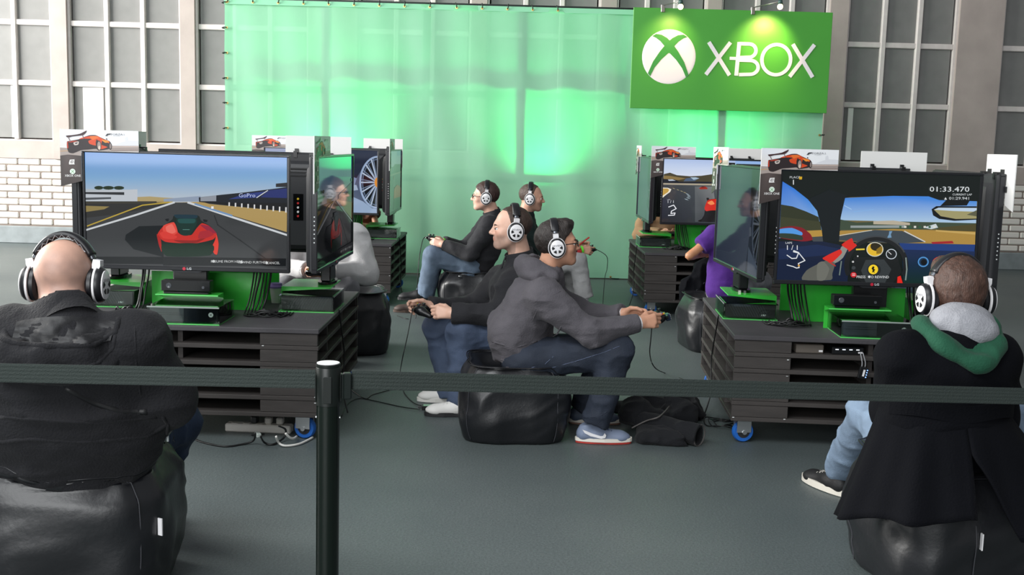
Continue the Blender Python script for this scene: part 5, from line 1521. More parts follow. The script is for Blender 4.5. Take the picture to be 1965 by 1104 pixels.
        lo4[2] = max(lo4[2], 0.012)
        o['pfield'] = f
        sdf_obj(o.get('pname', 'jeans'), [(f, lo4, hi4, o.get('pres', 0.009))], o['pmat'], t, base)
    SHOES.clear()
    for n in 'RL':
        if o.get('shoe' + n):
            P, fw, sole, upc, kind = o['shoe' + n]
            r = shoe(P, fw, sole, upc, t, base, kind)
            o['shoe_out' + n] = r
    fl = [o['field']] + ([o['pfield']] if 'pfield' in o else []) + list(SHOES)
    o['solid'] = lambda P, fl=fl: np.minimum.reduce([f(P) for f in fl])
    LAST['o'] = o
    return t, base

def denim(name, col): return mat(name, col, 0.75, var=0.32, vscale=9, bump=0.25, bscale=170, spec=0.25)
def cloth(name, col, b=0.3): return mat(name, col, 0.85, var=0.14, vscale=12, bump=b, bscale=140, spec=0.2, sheen=0.05)

def glasses(H, R, s, label):
    t = bpy.data.objects.new('eyeglasses', None); COL.objects.link(t); t.empty_display_size = 0.03
    t.matrix_world = Matrix(((*[float(x) * s for x in R[0]], H[0]), (*[float(x) * s for x in R[1]], H[1]), (*[float(x) * s for x in R[2]], H[2]), (0, 0, 0, 1)))
    tag(t, label, 'glasses', 'eyeglasses')
    m = mat('glasses_frame', '#1b1c20', 0.3, 0.3)
    for sd in (-1, 1):
        pts = [(sd * 0.034 + 0.0235 * math.copysign(abs(math.cos(a)) ** .7, math.cos(a)), 0.107 - 0.006 * abs(math.cos(a)) * (math.cos(a) * sd > 0), 0.004 + 0.0145 * math.copysign(abs(math.sin(a)) ** .7, math.sin(a))) for a in np.linspace(0, 2 * PI, 25)]
        MB().tube(pts, 0.0021, 6).build('rim', m, t, True)
        MB().prism([(p[0], p[2]) for p in pts[:-1]], 0.1045, 0.1052).build('lens', M_acryl, t)
        MB().tube([(sd * 0.057, 0.102, 0.010), (sd * 0.078, 0.09, 0.010), (sd * 0.083, 0.03, 0.008), (sd * 0.082, -0.01, 0.004)], [0.0028, 0.0028, 0.0022, 0.0022], 6).build('temple', m, t, True)
    MB().tube([(-0.011, 0.107, 0.007), (0, 0.110, 0.009), (0.011, 0.107, 0.007)], 0.002, 6).build('bridge', m, t, True)

def conform(P, solid, top, it=30, tgt=-0.002):
    """press points of a soft seat out of the body that sits on it"""
    P = P.astype(np.float32).copy(); e = 0.004
    for _ in range(it):
        d = solid(P); m = d < tgt
        if not m.any(): break
        Q = P[m]; g = np.stack([solid(Q + np.eye(3, dtype=np.float32)[k] * e) - solid(Q - np.eye(3, dtype=np.float32)[k] * e) for k in range(3)], 1)
        g /= np.linalg.norm(g, axis=1, keepdims=True) + 1e-6
        g = g + np.where(top[m][:, None], np.array([0, 0, -1.0]), np.array([0, 0, -0.15])); g /= np.linalg.norm(g, axis=1, keepdims=True) + 1e-6
        P[m] = Q + g * np.clip(tgt - d[m] + 0.001, 0.001, 0.03)[:, None]
        P[:, 2] = np.maximum(P[:, 2], 0.001)
    return P

def bean_bag(c, size, yaw, label, sag=0.06, hgt=0.44, seams=(0.0, 1.3, 2.7, 4.2), seedv=0, tag_side=None, fit=None):
    """cube-like bean bag seat standing on the floor at c, dented by its sitter"""
    t = thing('bean_bag', label, 'seat', (c[0], c[1], 0), yaw, 'black bean bag seats')
    solid = (fit or LAST['o'])['solid']
    Rz = np.array([[math.cos(yaw), -math.sin(yaw), 0], [math.sin(yaw), math.cos(yaw), 0], [0, 0, 1]]); org = np.array([c[0], c[1], 0.0])
    def prof(u, v):
        """u around, v 0..1 from floor centre over the side to the sagging top centre (arrays)"""
        u, v = np.broadcast_arrays(np.asarray(u, float), np.asarray(v, float)); cu, su = np.cos(u), np.sin(u)
        sqx = np.sign(cu) * np.abs(cu) ** 0.5; sqy = np.sign(su) * np.abs(su) ** 0.5
        q1 = np.clip((v - 0.12) / 0.60, 0, 1); q2 = np.clip((v - 0.72) / 0.28, 0, 1)
        k = np.where(v < 0.12, v / 0.12 * 0.93, np.where(v < 0.72, 0.93 + 0.11 * np.sin(PI * np.minimum(1, q1 * 1.05)).clip(0) ** 0.7 - 0.13 * np.maximum(0, q1 - 0.75) / 0.25, 0.91 * (1 - q2) ** 0.8))
        z = np.where(v < 0.12, 0.0, np.where(v < 0.72, hgt * (0.01 + 0.95 * q1), hgt * (0.96 + 0.04 * np.sin(PI * np.minimum(q2 * 2, 1))) - sag * q2 ** 0.8))
        x = sqx * size[0] / 2 * k; y = sqy * size[1] / 2 * k
        n = ridge(np.stack([u * 2.2 + seedv, v * 11 + 1.7 * np.sin(u * 2), 0 * u + seedv * 3.1], -1).reshape(-1, 3).astype(np.float32), 5).reshape(u.shape)
        n2 = vnoise(np.stack([sqx * 3 + seedv, sqy * 3, z * 9], -1).reshape(-1, 3).astype(np.float32), 6).reshape(u.shape)
        amp = (0.010 * (n - 0.5) + 0.03 * (n2 - 0.5)) * np.sin(PI * np.clip(v, 0, 1)).clip(0) ** 0.5
        L = np.maximum(np.hypot(x, y), 1e-5)
        P = np.stack([x + x / L * amp, y + y / L * amp, np.maximum(z + 0.35 * amp * (v > 0.72), 0.001)], -1).reshape(-1, 3)
        W = conform(P @ Rz.T + org, solid, (v > 0.62).reshape(-1))
        return (W - org) @ Rz
    NU, NV = 112, 60
    V, U = np.meshgrid(np.maximum(np.arange(NV + 1) / NV, 0.002), 2 * PI * np.arange(NU) / NU, indexing='ij')
    G = prof(U, V).reshape(NV + 1, NU, 3)
    MB().grid([[tuple(map(float, p)) for p in row] for row in G], True).build('cover', M_leather, t, True)
    def out(p): return p + np.stack([p[:, 0], p[:, 1], 0 * p[:, 2]], 1) / np.maximum(np.hypot(p[:, 0], p[:, 1]), 1e-5)[:, None] * 0.0008
    for u in seams:
        p = out(prof(np.full(31, u), 0.13 + 0.585 * np.arange(31) / 30))
        MB().tube([tuple(map(float, q)) for q in p], 0.0022, 5).build('seam', M_seam, t, True)
    p = prof(2 * PI * np.arange(73) / 72, np.full(73, 0.725))
    MB().tube([tuple(map(float, q)) for q in p], 0.0035, 5, False).build('piping', M_hsblack, t, True)
    if tag_side is not None:
        p = Vector(tuple(map(float, prof(np.array([tag_side]), np.array([0.45]))[0]))); d = Vector((p.x, p.y, 0)).normalized()
        a = math.atan2(d.y, d.x)
        m = MB(); m.M = Matrix.Translation(p + d * 0.001) @ Matrix.Rotation(a, 4, 'Z')
        m.box(-0.001, 0.016, -0.002, 0.002, -0.028, 0.028); m.build('fabric_tag', M_whitepl, t)
    return t

def surf(field, px, py, Y0, Y1, lift=0.0):
    """point of a garment's surface seen at a photo pixel between two depths"""
    Ys = np.linspace(Y0, Y1, 160)
    P = np.array([tuple(at(px, py, y)) for y in Ys], np.float32)
    d = field(P); k = int(np.argmax(d < 0)) if (d < 0).any() else int(np.argmin(d))
    p = Vector(tuple(float(q) for q in P[k])); 
    return p + (Vector((0, 0, CAM_H)) - p).normalized() * lift
def trace(parent, base, field, pts, Y0, Y1, r, m, name, lift=0.0, n=6):
    q = []
    for a, b in zip(pts[:-1], pts[1:]):
        for i in range(n): q.append((a[0] + (b[0] - a[0]) * i / n, a[1] + (b[1] - a[1]) * i / n))
    q.append(pts[-1])
    return MB().tube([surf(field, x, y, Y0, Y1, lift) - base for x, y in q], r, 6).build(name, m, parent, True)
# ================================================================ the players
def pose(d): return {k: at(*v) for k, v in d.items()}
GREYHOOD = cloth('charcoal_fleece', '#575459', 0.35)
BLACKCLOTH = cloth('black_wool', '#1c1c1f', 0.25)
DARKCLOTH = cloth('black_cotton', '#2a2a2d', 0.3)
NAVY = mat('navy_wool', '#07080d', 0.9, var=0.1, vscale=12, bump=0.25, bscale=140, spec=0.12)
WHITEKNIT = cloth('white_knit', '#d9d8d8', 0.3)
PURPLE = cloth('purple_jersey', '#4b2878', 0.2)
TAN = cloth('tan_cotton', '#a08060', 0.25)
D_DARK = denim('dark_denim', '#2b313d'); D_BLUE = denim('blue_denim', '#465268'); D_MID = denim('mid_denim', '#5b6a7c'); D_LIGHT = denim('light_denim', '#75879c'); D_GREY = denim('grey_denim', '#77787c')
GREYTROUSER = cloth('grey_twill', '#a3a3a3', 0.25)

# ---- man in the charcoal hoodie, facing the cockpit table
J = pose(dict(head=(1070, 471, 5.57), neck=(1050, 524, 5.58), chest=(1018, 578, 5.57), pel=(1002, 684, 5.57),
              shR=(1044, 570, 5.38), elR=(1132, 640, 5.34), wrR=(1226, 620, 5.40), shL=(1054, 565, 5.76), elL=(1128, 612, 5.80), wrL=(1194, 603, 5.66),
              hipR=(1012, 692, 5.48), knR=(1186, 672, 5.40), anR=(1143, 806, 5.40), hipL=(1012, 688, 5.68), knL=(1172, 658, 5.78), anL=(1120, 780, 5.80)))
hR = head_rot(2, 6)
pad_c = (J['wrR'] + J['wrL']) / 2 + Vector((0.145, 0, 0.012))
OH = dict(pad=((0.145, 0, 0.012), (1, 0, 0.25), (-0.2, 0, 1)), R=hR, hs=0.97, skin='#c9957a', stubble=0.25, hair='#241c19', hairline=(0.085, 0.045), hair_th=0.016, tuft=0.008,
    torso=(0.185, 0.140, 0.185, 0.148, 0.185, 0.125), sleeve=(0.082, 0.066, 0.044), topmat=GREYHOOD, topname='hoodie', seed=3, wr=0.020, wrs=(6, 6, 14), wrf=0.007, belly=(-0.035, 0, 0), hem=-0.05,
    handR=(Vector((1, 0.22, 0.12)), Vector((-0.05, 0.25, 1)), 0.95), handL=(Vector((1, -0.22, 0.05)), Vector((-0.05, -0.25, 1)), 0.95), pmat=D_DARK, legr=(0.105, 0.078, 0.064, 0.068),
    shoeR=(at(1108, 846, 5.42) * Vector((1, 1, 0)), (1, 0.05, 0), '#b8352c', '#77839a', 'grey'), shoeL=(Vector((0.335, 5.80, 0)), (1, 0.05, 0), '#8a6a5c', '#4a5568', 'grey'))
t, b = person('man in charcoal hoodie and dark jeans, leaning forward with a controller', J, OH)
# hood lying on the shoulders
def hood(parent, org, c, back, up, lat, sx, sy, sz, m, name='hood', seed=1, res=0.008):
    c = Vector(c); bk = Vector(back).normalized(); lt = Vector(lat).normalized(); upv = lt.cross(bk); upv = upv if upv.dot(Vector(up)) > 0 else -upv
    R = np.array([tuple(lt), tuple(bk), tuple(upv)], np.float32).T
    f = union([(ell((0, 0.03, -0.02), (sx, sy, sz)), 0), (rc((-sx * .82, -0.06, 0.01), (-sx * .55, 0.05, 0.02), 0.035, 0.04), 0.03), (rc((sx * .82, -0.06, 0.01), (sx * .55, 0.05, 0.02), 0.035, 0.04), 0.03),
               (rc((-sx * .55, 0.05, 0.02), (0, 0.09, 0.015), 0.04, 0.042), 0.03), (rc((sx * .55, 0.05, 0.02), (0, 0.09, 0.015), 0.04, 0.042), 0.03), (ell((0, -0.01, 0.05), (sx * .62, 0.075, 0.055)), 0.02, 'sub')])
    f = wrinkle(f, 0.010, (12, 12, 16), seed, 0.003)
    lo, hi = bbox([c], 0.26)
    ff = inframe(f, c, R)
    return sdf_obj(name, [(ff, lo, hi, res)], m, parent, org), ff
hood(t, b, J['neck'] + Vector((-0.035, 0, 0.005)), (-0.9, 0, 0.25), (0, 0, 1), (0, 1, 0), 0.15, 0.085, 0.055, GREYHOOD, seed=4)
# front pocket edge, waist rib, inner shirt collar, belt and jeans seams
for n in 'RL':
    d = (J['wr' + n] - J['el' + n]).normalized(); w = J['wr' + n] - b
    MB().tube([w - d * 0.004, w + d * 0.008], [0.034, 0.033], 14).build('shirt_cuff', M_whitepl, t)
def swoosh(shoe_out, base, m, side, thick=0.0015):
    u, R, P, k = shoe_out
    pts = [(0.018, 0.078), (0.030, 0.060), (0.060, 0.044), (0.115, 0.032), (0.135, 0.036), (0.140, 0.050), (0.132, 0.062), (0.128, 0.056), (0.124, 0.048), (0.112, 0.046), (0.075, 0.056), (0.040, 0.070)]
    o = P - base; R3 = Matrix([list(map(float, q)) for q in R])
    n = len(pts)
    off = lambda y: 0.0465 * k if y > 0.09 else 0.0440 * k
    vs = [tuple(o + R3 @ Vector((side * (off(y) + dx), y * k, z * k))) for dx in (0.0, thick) for y, z in pts]
    fs = [tuple(range(n)), tuple(range(n, 2 * n))[::-1]] + [(i, (i + 1) % n, (i + 1) % n + n, i + n) for i in range(n)]
    MB().add(vs, fs).build('side_mark', m, u)
CAST = {'hoodie': (t, b, J)}
def midsole(out, base, col, z0, z1, grow=1.03, name='midsole'):
    u, R, P, k = out; o = P - base; R3 = Matrix([list(map(float, q)) for q in R]); pts = []
    for i in range(28):
        a = 2 * PI * i / 28; c, s_ = math.cos(a), math.sin(a)
        w = 0.046 - 0.008 * (s_ < 0) * (-s_) + 0.002 * s_
        q = R3 @ Vector((math.copysign(abs(c) ** 0.75, c) * w * k * grow, (0.133 + 0.146 * s_) * k, 0)); pts.append((o.x + q.x, o.y + q.y))
    MB().plate(pts, o.z + z0, o.z + z1).build(name, mat('mid_' + col, col, 0.5), u)
swoosh(OH['shoe_outR'], b, M_whitepl, 1)
for n in 'RL': midsole(OH['shoe_out' + n], b, '#e4dfd4', 0.012, 0.030)
build_headset(J['head'], hR, 0.97, 'black and white headset worn by the man in the charcoal hoodie')
glasses(J['head'], hR, 0.97, 'dark-rimmed eyeglasses on the man in the charcoal hoodie')
build_pad(pad_c, (1, 0, 0.25), (-0.2, 0, 1), 'black controller in the hands of the man in the charcoal hoodie', True)
bean_bag((0.02, 5.58), (0.54, 0.54), 0.06, 'black bean bag under the man in the charcoal hoodie', 0.10, 0.41, seams=(-0.95, 0.8, 2.3, 3.9), seedv=2)

ST = mat('denim_stitch', '#56607a', 0.7)
F = OH['field']; PF = OH['pfield']
trace(t, b, F, [(1075, 560), (1040, 575), (1020, 620), (1022, 660)], 5.1, 5.7, 0.0028, GREYHOOD, 'armhole_seam', -0.001)
trace(t, b, F, [(962, 690), (1000, 702), (1040, 690), (1066, 668)], 5.1, 5.8, 0.007, GREYHOOD, 'waist_rib', -0.003)
trace(t, b, F, [(1050, 655), (1070, 640), (1078, 625)], 5.1, 5.8, 0.004, GREYHOOD, 'pocket_edge', -0.001)
trace(t, b, F, [(945, 655), (985, 668), (1030, 655)], 5.1, 5.8, 0.006, GREYHOOD, 'fold', -0.003)
trace(t, b, PF, [(1060, 706), (1110, 692), (1160, 676), (1190, 664)], 5.1, 5.8, 0.0015, ST, 'leg_seam', 0.002)
trace(t, b, PF, [(1020, 706), (1045, 700), (1062, 684)], 5.1, 5.8, 0.0015, ST, 'pocket_seam', 0.002)
trace(t, b, PF, [(1165, 790), (1150, 800), (1120, 802)], 5.1, 5.8, 0.003, D_DARK, 'hem_fold', 0.0)
# ---- man in the black jacket, facing the red car table
J = pose(dict(head=(981, 441, 6.10), neck=(1000, 500, 6.12), chest=(985, 556, 6.12), pel=(990, 655, 6.14),
              shL=(984, 546, 5.97), elL=(956, 606, 5.90), wrL=(868, 602, 5.90), shR=(962, 540, 6.30), elR=(908, 592, 6.34), wrR=(826, 588, 6.14),
              hipL=(975, 656, 6.04), knL=(888, 636, 5.95), anL=(886, 776, 5.93), hipR=(975, 652, 6.24), knR=(842, 628, 6.26), anR=(866, 752, 6.22)))
hR = head_rot(180 + 9, 2)
OJ = dict(pad=((-0.115, 0, 0), (-1, 0, 0.15), (0.15, 0, 1)), R=hR, hs=1.03, skin='#dcb09a', stubble=0.55, hline=[(-.2,-.07),(-.085,-.07),(-.03,-.055),(0,-.02),(.012,.03),(.03,.072),(.05,.1),(.07,.118),(.2,.13)], hair='#3a2a22', hairline=(0.112, 0.050), hair_th=0.005, recede=0.022, fore=1,
    torso=(0.18, 0.125, 0.18, 0.13, 0.185, 0.12), sleeve=(0.078, 0.064, 0.047), topmat=DARKCLOTH, seed=11, wr=0.017, collar=(0.055, 0.078), hem=-0.06,
    handL=(Vector((-1, 0.16, 0.05)), Vector((0, 0.35, 1)), 0.95), handR=(Vector((-1, -0.18, 0.06)), Vector((0, -0.3, 1)), 0.95), pmat=D_BLUE, legr=(0.105, 0.085, 0.07, 0.075),
    shoeL=(Vector((-0.19, 5.90, 0)), (-1, -0.05, 0), '#1e1e20', '#dcdad6', 'white'), shoeR=(Vector((-0.26, 6.22, 0)), (-1, 0.0, 0), '#d8d6d0', '#dedcd8', 'white'))
t, b = person('man in black jacket and blue jeans with white shoes, holding a controller', J, OJ)
for k in range(3):
    c = J['wrL'] - b + (J['elL'] - J['wrL']).normalized() * (0.075 + 0.018 * k) + Vector((0, -0.049, -0.004))
    MB().lathe([(0.001, -0.003), (0.007, -0.003), (0.007, 0.003), (0.001, 0.003)], 10, c).build('cuff_button', mat('button_steel', '#b8b8bc', 0.25, 0.8) if k < 2 else M_hsblack, t)
hood_c = J['neck'] + Vector((0.05, 0.0, 0.01))
MB().tube(spline([J['neck'] - b + Vector(p) for p in ((-0.085, -0.03, 0.03), (-0.11, -0.03, -0.05), (-0.115, -0.02, -0.16), (-0.12, -0.02, -0.28))], 4), 0.005, 6).build('zip', M_hsblack, t, True)
build_headset(J['head'], hR, 1.03, 'black and white headset worn by the man in the black jacket')
pc = (J['wrL'] + J['wrR']) / 2 + Vector((-0.115, 0, 0.0))
build_pad(pc, (-1, 0, 0.15), (0.15, 0, 1), 'black controller in the hands of the man in the black jacket')
bean_bag((0.03, 6.26), (0.54, 0.5), -0.2, 'black bean bag under the man in the black jacket', 0.10, 0.40, seedv=5)
PADCABLES = [('jacket', pc)]

# ---- man with glasses by the banner, facing the wheel rim table
J = pose(dict(head=(931, 379, 9.40), neck=(946, 414, 9.42), chest=(942, 445, 9.42), pel=(915, 508, 9.42),
              shL=(941, 433, 9.22), elL=(902, 488, 9.18), wrL=(851, 470, 9.26), shR=(936, 430, 9.62), elR=(890, 480, 9.62), wrR=(852, 465, 9.50),
              hipL=(902, 513, 9.33), knL=(831, 491, 9.28), anL=(818, 563, 9.34), hipR=(902, 513, 9.52), knR=(838, 488, 9.54), anR=(808, 582, 9.50)))
hR = head_rot(180, 2)
OG = dict(pad=((-0.11, 0, 0.045), (-1, 0, 0.2), (0.2, 0, 1)), R=hR, hs=1.03, skin='#d8ab96', stubble=0.2, hair='#3a2520', hairline=(0.090, 0.045), hair_th=0.014,
    torso=(0.18, 0.13, 0.175, 0.13, 0.18, 0.115), sleeve=(0.074, 0.06, 0.046), topmat=DARKCLOTH, seed=15, collar=(0.05, 0.072), hem=-0.10, det=0.007, hdet=0.005, res=0.012, pres=0.012,
    handL=(Vector((-1, 0.2, 0.2)), Vector((0, 0.3, 1)), 0.9), handR=(Vector((-1, -0.2, 0.2)), Vector((0, -0.3, 1)), 0.9), pmat=D_MID, legr=(0.10, 0.08, 0.07, 0.074),
    shoeL=(at(824, 577, 9.36), (-1, 0, 0), '#17171a', '#1c1c1e', 'x'), shoeR=(Vector((-0.765, 9.52, 0)), (-1, 0, 0), '#4a3a30', '#4a3c36', 'x'))
t, b = person('man in black jacket with glasses and green wristband, seated before the mint banner', J, OG)
MB().lathe([(0.001, -0.003), (0.014, -0.003), (0.014, 0.003), (0.001, 0.003)], 12, at(883, 530, 9.17) - b).build('press_stud', M_zinc, t)
d = (J['wrR'] - J['elR']).normalized(); w = J['wrR'] - b
MB().tube([w - d * 0.0, w + d * 0.02], [0.034, 0.033], 14).build('wristband', mat('neon_band', '#6ae03a', 0.4), t)
build_headset(J['head'], hR, 1.03, 'black and white headset worn by the man with glasses before the banner')
glasses(J['head'], hR, 1.03, 'dark-rimmed eyeglasses on the man seated before the banner')
pc = (J['wrL'] + J['wrR']) / 2 + Vector((-0.11, 0, 0.045))
build_pad(pc, (-1, 0, 0.2), (0.2, 0, 1), 'black controller in the hands of the man with glasses before the banner'); PADCABLES.append(('glasses', pc))
bean_bag((-0.35, 9.45), (0.56, 0.52), 0.1, 'black bean bag under the man with glasses before the banner', 0.10, 0.42, seams=(-1.2, 0.8, 2.3, 3.9), seedv=7)

# ---- man in dark sweater and grey trousers, facing the curved track table
J = pose(dict(head=(1020, 381, 9.80), neck=(1008, 414, 9.80), chest=(1003, 445, 9.80), pel=(1015, 515, 9.80),
              shR=(1010, 438, 9.62), elR=(1056, 492, 9.58), wrR=(1114, 480, 9.64), shL=(1012, 436, 9.98), elL=(1060, 480, 10.02), wrL=(1106, 474, 9.92),
              hipR=(1030, 515, 9.70), knR=(1108, 500, 9.64), anR=(1121, 566, 9.66), hipL=(1030, 515, 9.90), knL=(1092, 498, 9.98), anL=(1088, 570, 9.98)))
hR = head_rot(-4, -2)
OR_ = dict(pad=((0.115, -0.03, 0), (1, 0, 0), (0, 0, 1)), R=hR, hs=1.02, skin='#c99a82', stubble=0.5, hline=[(-.2,-.07),(-.085,-.07),(-.03,-.055),(0,-.02),(.012,.03),(.03,.072),(.05,.1),(.07,.118),(.2,.13)], hair='#4a3c34', hairline=(0.098, 0.040), hair_th=0.005, recede=0.012,
    torso=(0.17, 0.12, 0.17, 0.125, 0.18, 0.115), sleeve=(0.072, 0.058, 0.043), topmat=cloth('dark_green_knit', '#14211f'), topname='sweater', seed=19, collar=(0.03, 0.07), collarmat=cloth('shirt_white', '#d4d6da', 0.1), hem=-0.06, det=0.007, hdet=0.005, res=0.012, pres=0.012,
    cuffmat=mat('red_rib', '#b02a2c', 0.7), handR=(Vector((1, 0.2, -0.05)), Vector((0, 0.3, 1)), 0.9), handL=(Vector((1, -0.25, 0.25)), Vector((0, -0.3, 1)), 0.9), pmat=GREYTROUSER, pname='trousers', legr=(0.10, 0.082, 0.072, 0.08), seedv=2,
    shoeR=(Vector((0.605, 9.66, 0)), (1, -0.02, 0), '#161618', '#161618', 'x'), shoeL=(Vector((0.44, 9.98, 0)), (1, 0, 0), '#161618', '#161618', 'x'))
t, b = person('man in dark sweater and pale grey trousers, seated before the mint banner', J, OR_)
d = (J['wrR'] - J['elR']).normalized(); w = J['wrR'] - b
MB().tube([w - d * 0.005, w + d * 0.022], [0.035, 0.034], 14).build('wristband', MATS['neon_band'], t)
an = J['anR'] - b
MB().tube([an + Vector((0, 0, -0.09)), an + Vector((0, 0, 0.02))], [0.04, 0.042], 14).build('sock', M_whitepl, t, True)
build_headset(J['head'], hR, 1.02, 'black and white headset worn by the man in pale grey trousers')
pc = (J['wrR'] + J['wrL']) / 2 + Vector((0.115, -0.03, 0.0))
build_pad(pc, (1, 0, 0.0), (0, 0, 1), 'black controller in the hands of the man in pale grey trousers'); PADCABLES.append(('grey', pc))
ph = thing('red_phone', 'red phone held up beside the wrist of the man in grey trousers', 'phone', at(1120, 463, 9.72), 0)
m = MB(); m.M = Matrix.Rotation(math.radians(-38), 4, 'Y'); m.box(-0.062, 0.062, -0.03, 0.03, -0.006, 0.006, 0.003); m.build('case', mat('red_case', '#b3241f', 0.35), ph)
m = MB(); m.M = Matrix.Rotation(math.radians(-38), 4, 'Y'); m.box(-0.055, 0.055, -0.026, 0.026, 0.006, 0.0066); m.build('display', M_gloss, ph)
bean_bag((0.18, 9.87), (0.52, 0.5), 0.1, 'black bean bag under the man in pale grey trousers', 0.10, 0.40, seedv=9)

# ---- people across the tables, mostly hidden
def seated(x, y, face, label, top, bottom, skin, hair, seed, topname='jacket', short=False, hpitch=-4, widen=0.0, **kw):
    """plain seated player; face = facing angle in degrees"""
    a = math.radians(face); f = Vector((math.cos(a), math.sin(a), 0)); r = Vector((f.y, -f.x, 0)); z = Vector((0, 0, 1)); P = Vector((x, y, 0))
    q = lambda fx, rx, zz: P + f * fx + r * rx + z * zz
    J = dict(head=q(0.10, 0, 1.03), neck=q(0.03, 0, 0.90), chest=q(0.0, 0, 0.76), pel=q(-0.04, 0, 0.44))
    for n, s in (('R', 1), ('L', -1)):
        J.update({'sh' + n: q(0.02, s * 0.19, 0.81), 'el' + n: q(0.12, s * (0.26 + widen), 0.58), 'wr' + n: q(0.33, s * 0.08, 0.61), 'hip' + n: q(0.0, s * 0.10, 0.42), 'kn' + n: q(0.40, s * (0.17 + widen), 0.50), 'an' + n: q(0.42, s * 0.17, 0.11)})
    J.update(kw.pop('fix', {}))
    R = head_rot(face, hpitch)
    o = dict(pad=(f * 0.12 + z * 0.005, f, z), R=R, hs=1.0, skin=skin, hair=hair, hairline=(0.085, 0.045), hair_th=0.012, torso=(0.18, 0.13, 0.18, 0.13, 0.18, 0.115), topmat=top, topname=topname, seed=seed, short=short, det=0.008, hdet=0.0055, res=0.013, pres=0.013,
             handR=((J['wrR'] - J['elR']).normalized() * 0.4 + f, z, 0.9), handL=((J['wrL'] - J['elL']).normalized() * 0.4 + f, z, 0.9), pmat=bottom, hem=-0.08,
             shoeR=(q(0.34, 0.17, 0), f, '#d0ccc6', '#26262a', 'x'), shoeL=(q(0.34, -0.17, 0), f, '#d0ccc6', '#26262a', 'x'))
    o.update(kw)
    t, b = person(label, J, o)
    pc = (J['wrR'] + J['wrL']) / 2 + f * 0.12 + z * 0.005
    build_headset(J['head'], R, 1.0, 'black and white headset worn by the ' + label.split(',')[0])
    build_pad(pc, f, z, 'black controller in the hands of the ' + label.split(',')[0])
    return o
seated(-1.30, 7.66, -90, 'person in white sweater, seated behind the red car screen', WHITEKNIT, D_GREY, '#cf9f88', '#3a2a22', 31, 'sweater', widen=0.03, torso=(0.21, 0.15, 0.22, 0.15, 0.205, 0.125), sleeve=(0.095, 0.08, 0.05))
bean_bag((-1.18, 7.72), (0.60, 0.56), 0.2, 'black bean bag under the person in white sweater', 0.10, 0.46, seedv=12, seams=(-0.5, 0.8, 2.3, 3.9))
pf = dict(shL=at(1372, 452, 8.22), elL=at(1322, 492, 8.16), wrL=at(1366, 486, 8.42), shR=at(1445, 452, 8.24), elR=at(1465, 500, 8.30), wrR=at(1410, 486, 8.48), pel=at(1392, 556, 8.22), chest=at(1404, 480, 8.24), neck=at(1412, 432, 8.27), head=at(1416, 400, 8.33), hipL=at(1385, 560, 8.28), hipR=at(1412, 560, 8.28), knR=at(1462, 540, 8.62), anR=at(1455, 600, 8.78), knL=at(1370, 545, 8.66), anL=at(1372, 605, 8.78))
LASTP = seated(1.63, 8.22, 92, 'man in purple T-shirt and grey jeans, seated before the curved track screen', PURPLE, D_GREY, '#b9835f', '#2a201c', 37, 'tshirt', True, fix=pf, torso=(0.15, 0.12, 0.15, 0.12, 0.165, 0.11), sleeve=(0.075, 0.06, 0.046), hem=-0.10, handL=(Vector((0.8, 0.6, 0)), Vector((0, 0, 1)), 0.9), handR=(Vector((-0.8, 0.6, 0)), Vector((0, 0, 1)), 0.9), wr=0.006,
       shoeR=(at(1455, 612, 8.72) * Vector((1, 1, 0)), (0.1, 1, 0), '#d0ccc6', '#26262a', 'x'), shoeL=(at(1372, 616, 8.72) * Vector((1, 1, 0)), (0, 1, 0), '#d0ccc6', '#26262a', 'x'))
bean_bag((1.57, 8.20), (0.56, 0.54), 0.1, 'black bean bag under the man in purple T-shirt', 0.10, 0.42, seedv=14)
# dark jacket bunched at his side
jk = thing('dark_jacket', 'dark jacket bunched in the lap of the man in purple T-shirt', 'jacket', at(1335, 560, 8.64) * Vector((1, 1, 0)))
f = union([(rc(at(1356, 512, 8.62), at(1330, 558, 8.64), 0.06, 0.075), 0), (rc(at(1330, 558, 8.64), at(1346, 598, 8.66), 0.075, 0.05), 0.05), (rc(at(1350, 520, 8.62), at(1374, 526, 8.66), 0.07, 0.055), 0.05), (rc(at(1320, 545, 8.62), at(1314, 575, 8.64), 0.04, 0.03), 0.04)])
f = minus(wrinkle(f, 0.03, (9, 9, 9), 41, 0.01), LASTP['solid'], 0.002); lo, hi = bbox([at(1340, 550, 8.64)], 0.36)
sdf_obj('cloth', [(f, lo, hi, 0.011)], NAVY, jk, jk.location)
MB().tube(spline([surf(f, 1322, 566, 8.3, 8.9) - jk.location, surf(f, 1338, 556, 8.3, 8.9) - jk.location, surf(f, 1352, 542, 8.3, 8.9) - jk.location], 4), 0.004, 5).build('zip', M_seam, jk, True)
O_TAN = seated(1.62, 11.74, -90, 'person in tan jacket, seated behind the curved track screen', TAN, D_MID, '#c9987c', '#4a3628', 43, 'jacket', widen=0.02, sleeve=(0.085, 0.07, 0.05))
O_BROWN = seated(-1.72, 11.74, -90, 'person in brown shirt, seated behind the wheel rim screen', cloth('brown_shirt', '#6b4a3c'), D_DARK, '#b98464', '#2a201c', 47, 'tshirt', True)
O_DENIM = seated(2.44, 7.62, -90, 'person in light denim shirt, seated behind the cockpit screen', D_LIGHT, D_MID, '#cf9f88', '#3a2a22', 53, 'shirt')
bean_bag((2.44, 7.72), (0.56, 0.54), 0.0, 'black bean bag under the person in light denim shirt', 0.10, 0.42, seedv=16, fit=O_DENIM)
bean_bag((1.62, 11.84), (0.56, 0.54), 0.0, 'black bean bag under the person in tan jacket', 0.10, 0.42, seedv=18, fit=O_TAN)
bean_bag((-1.72, 11.84), (0.56, 0.54), 0.0, 'black bean bag under the person in brown shirt', 0.10, 0.42, seedv=20, fit=O_BROWN)

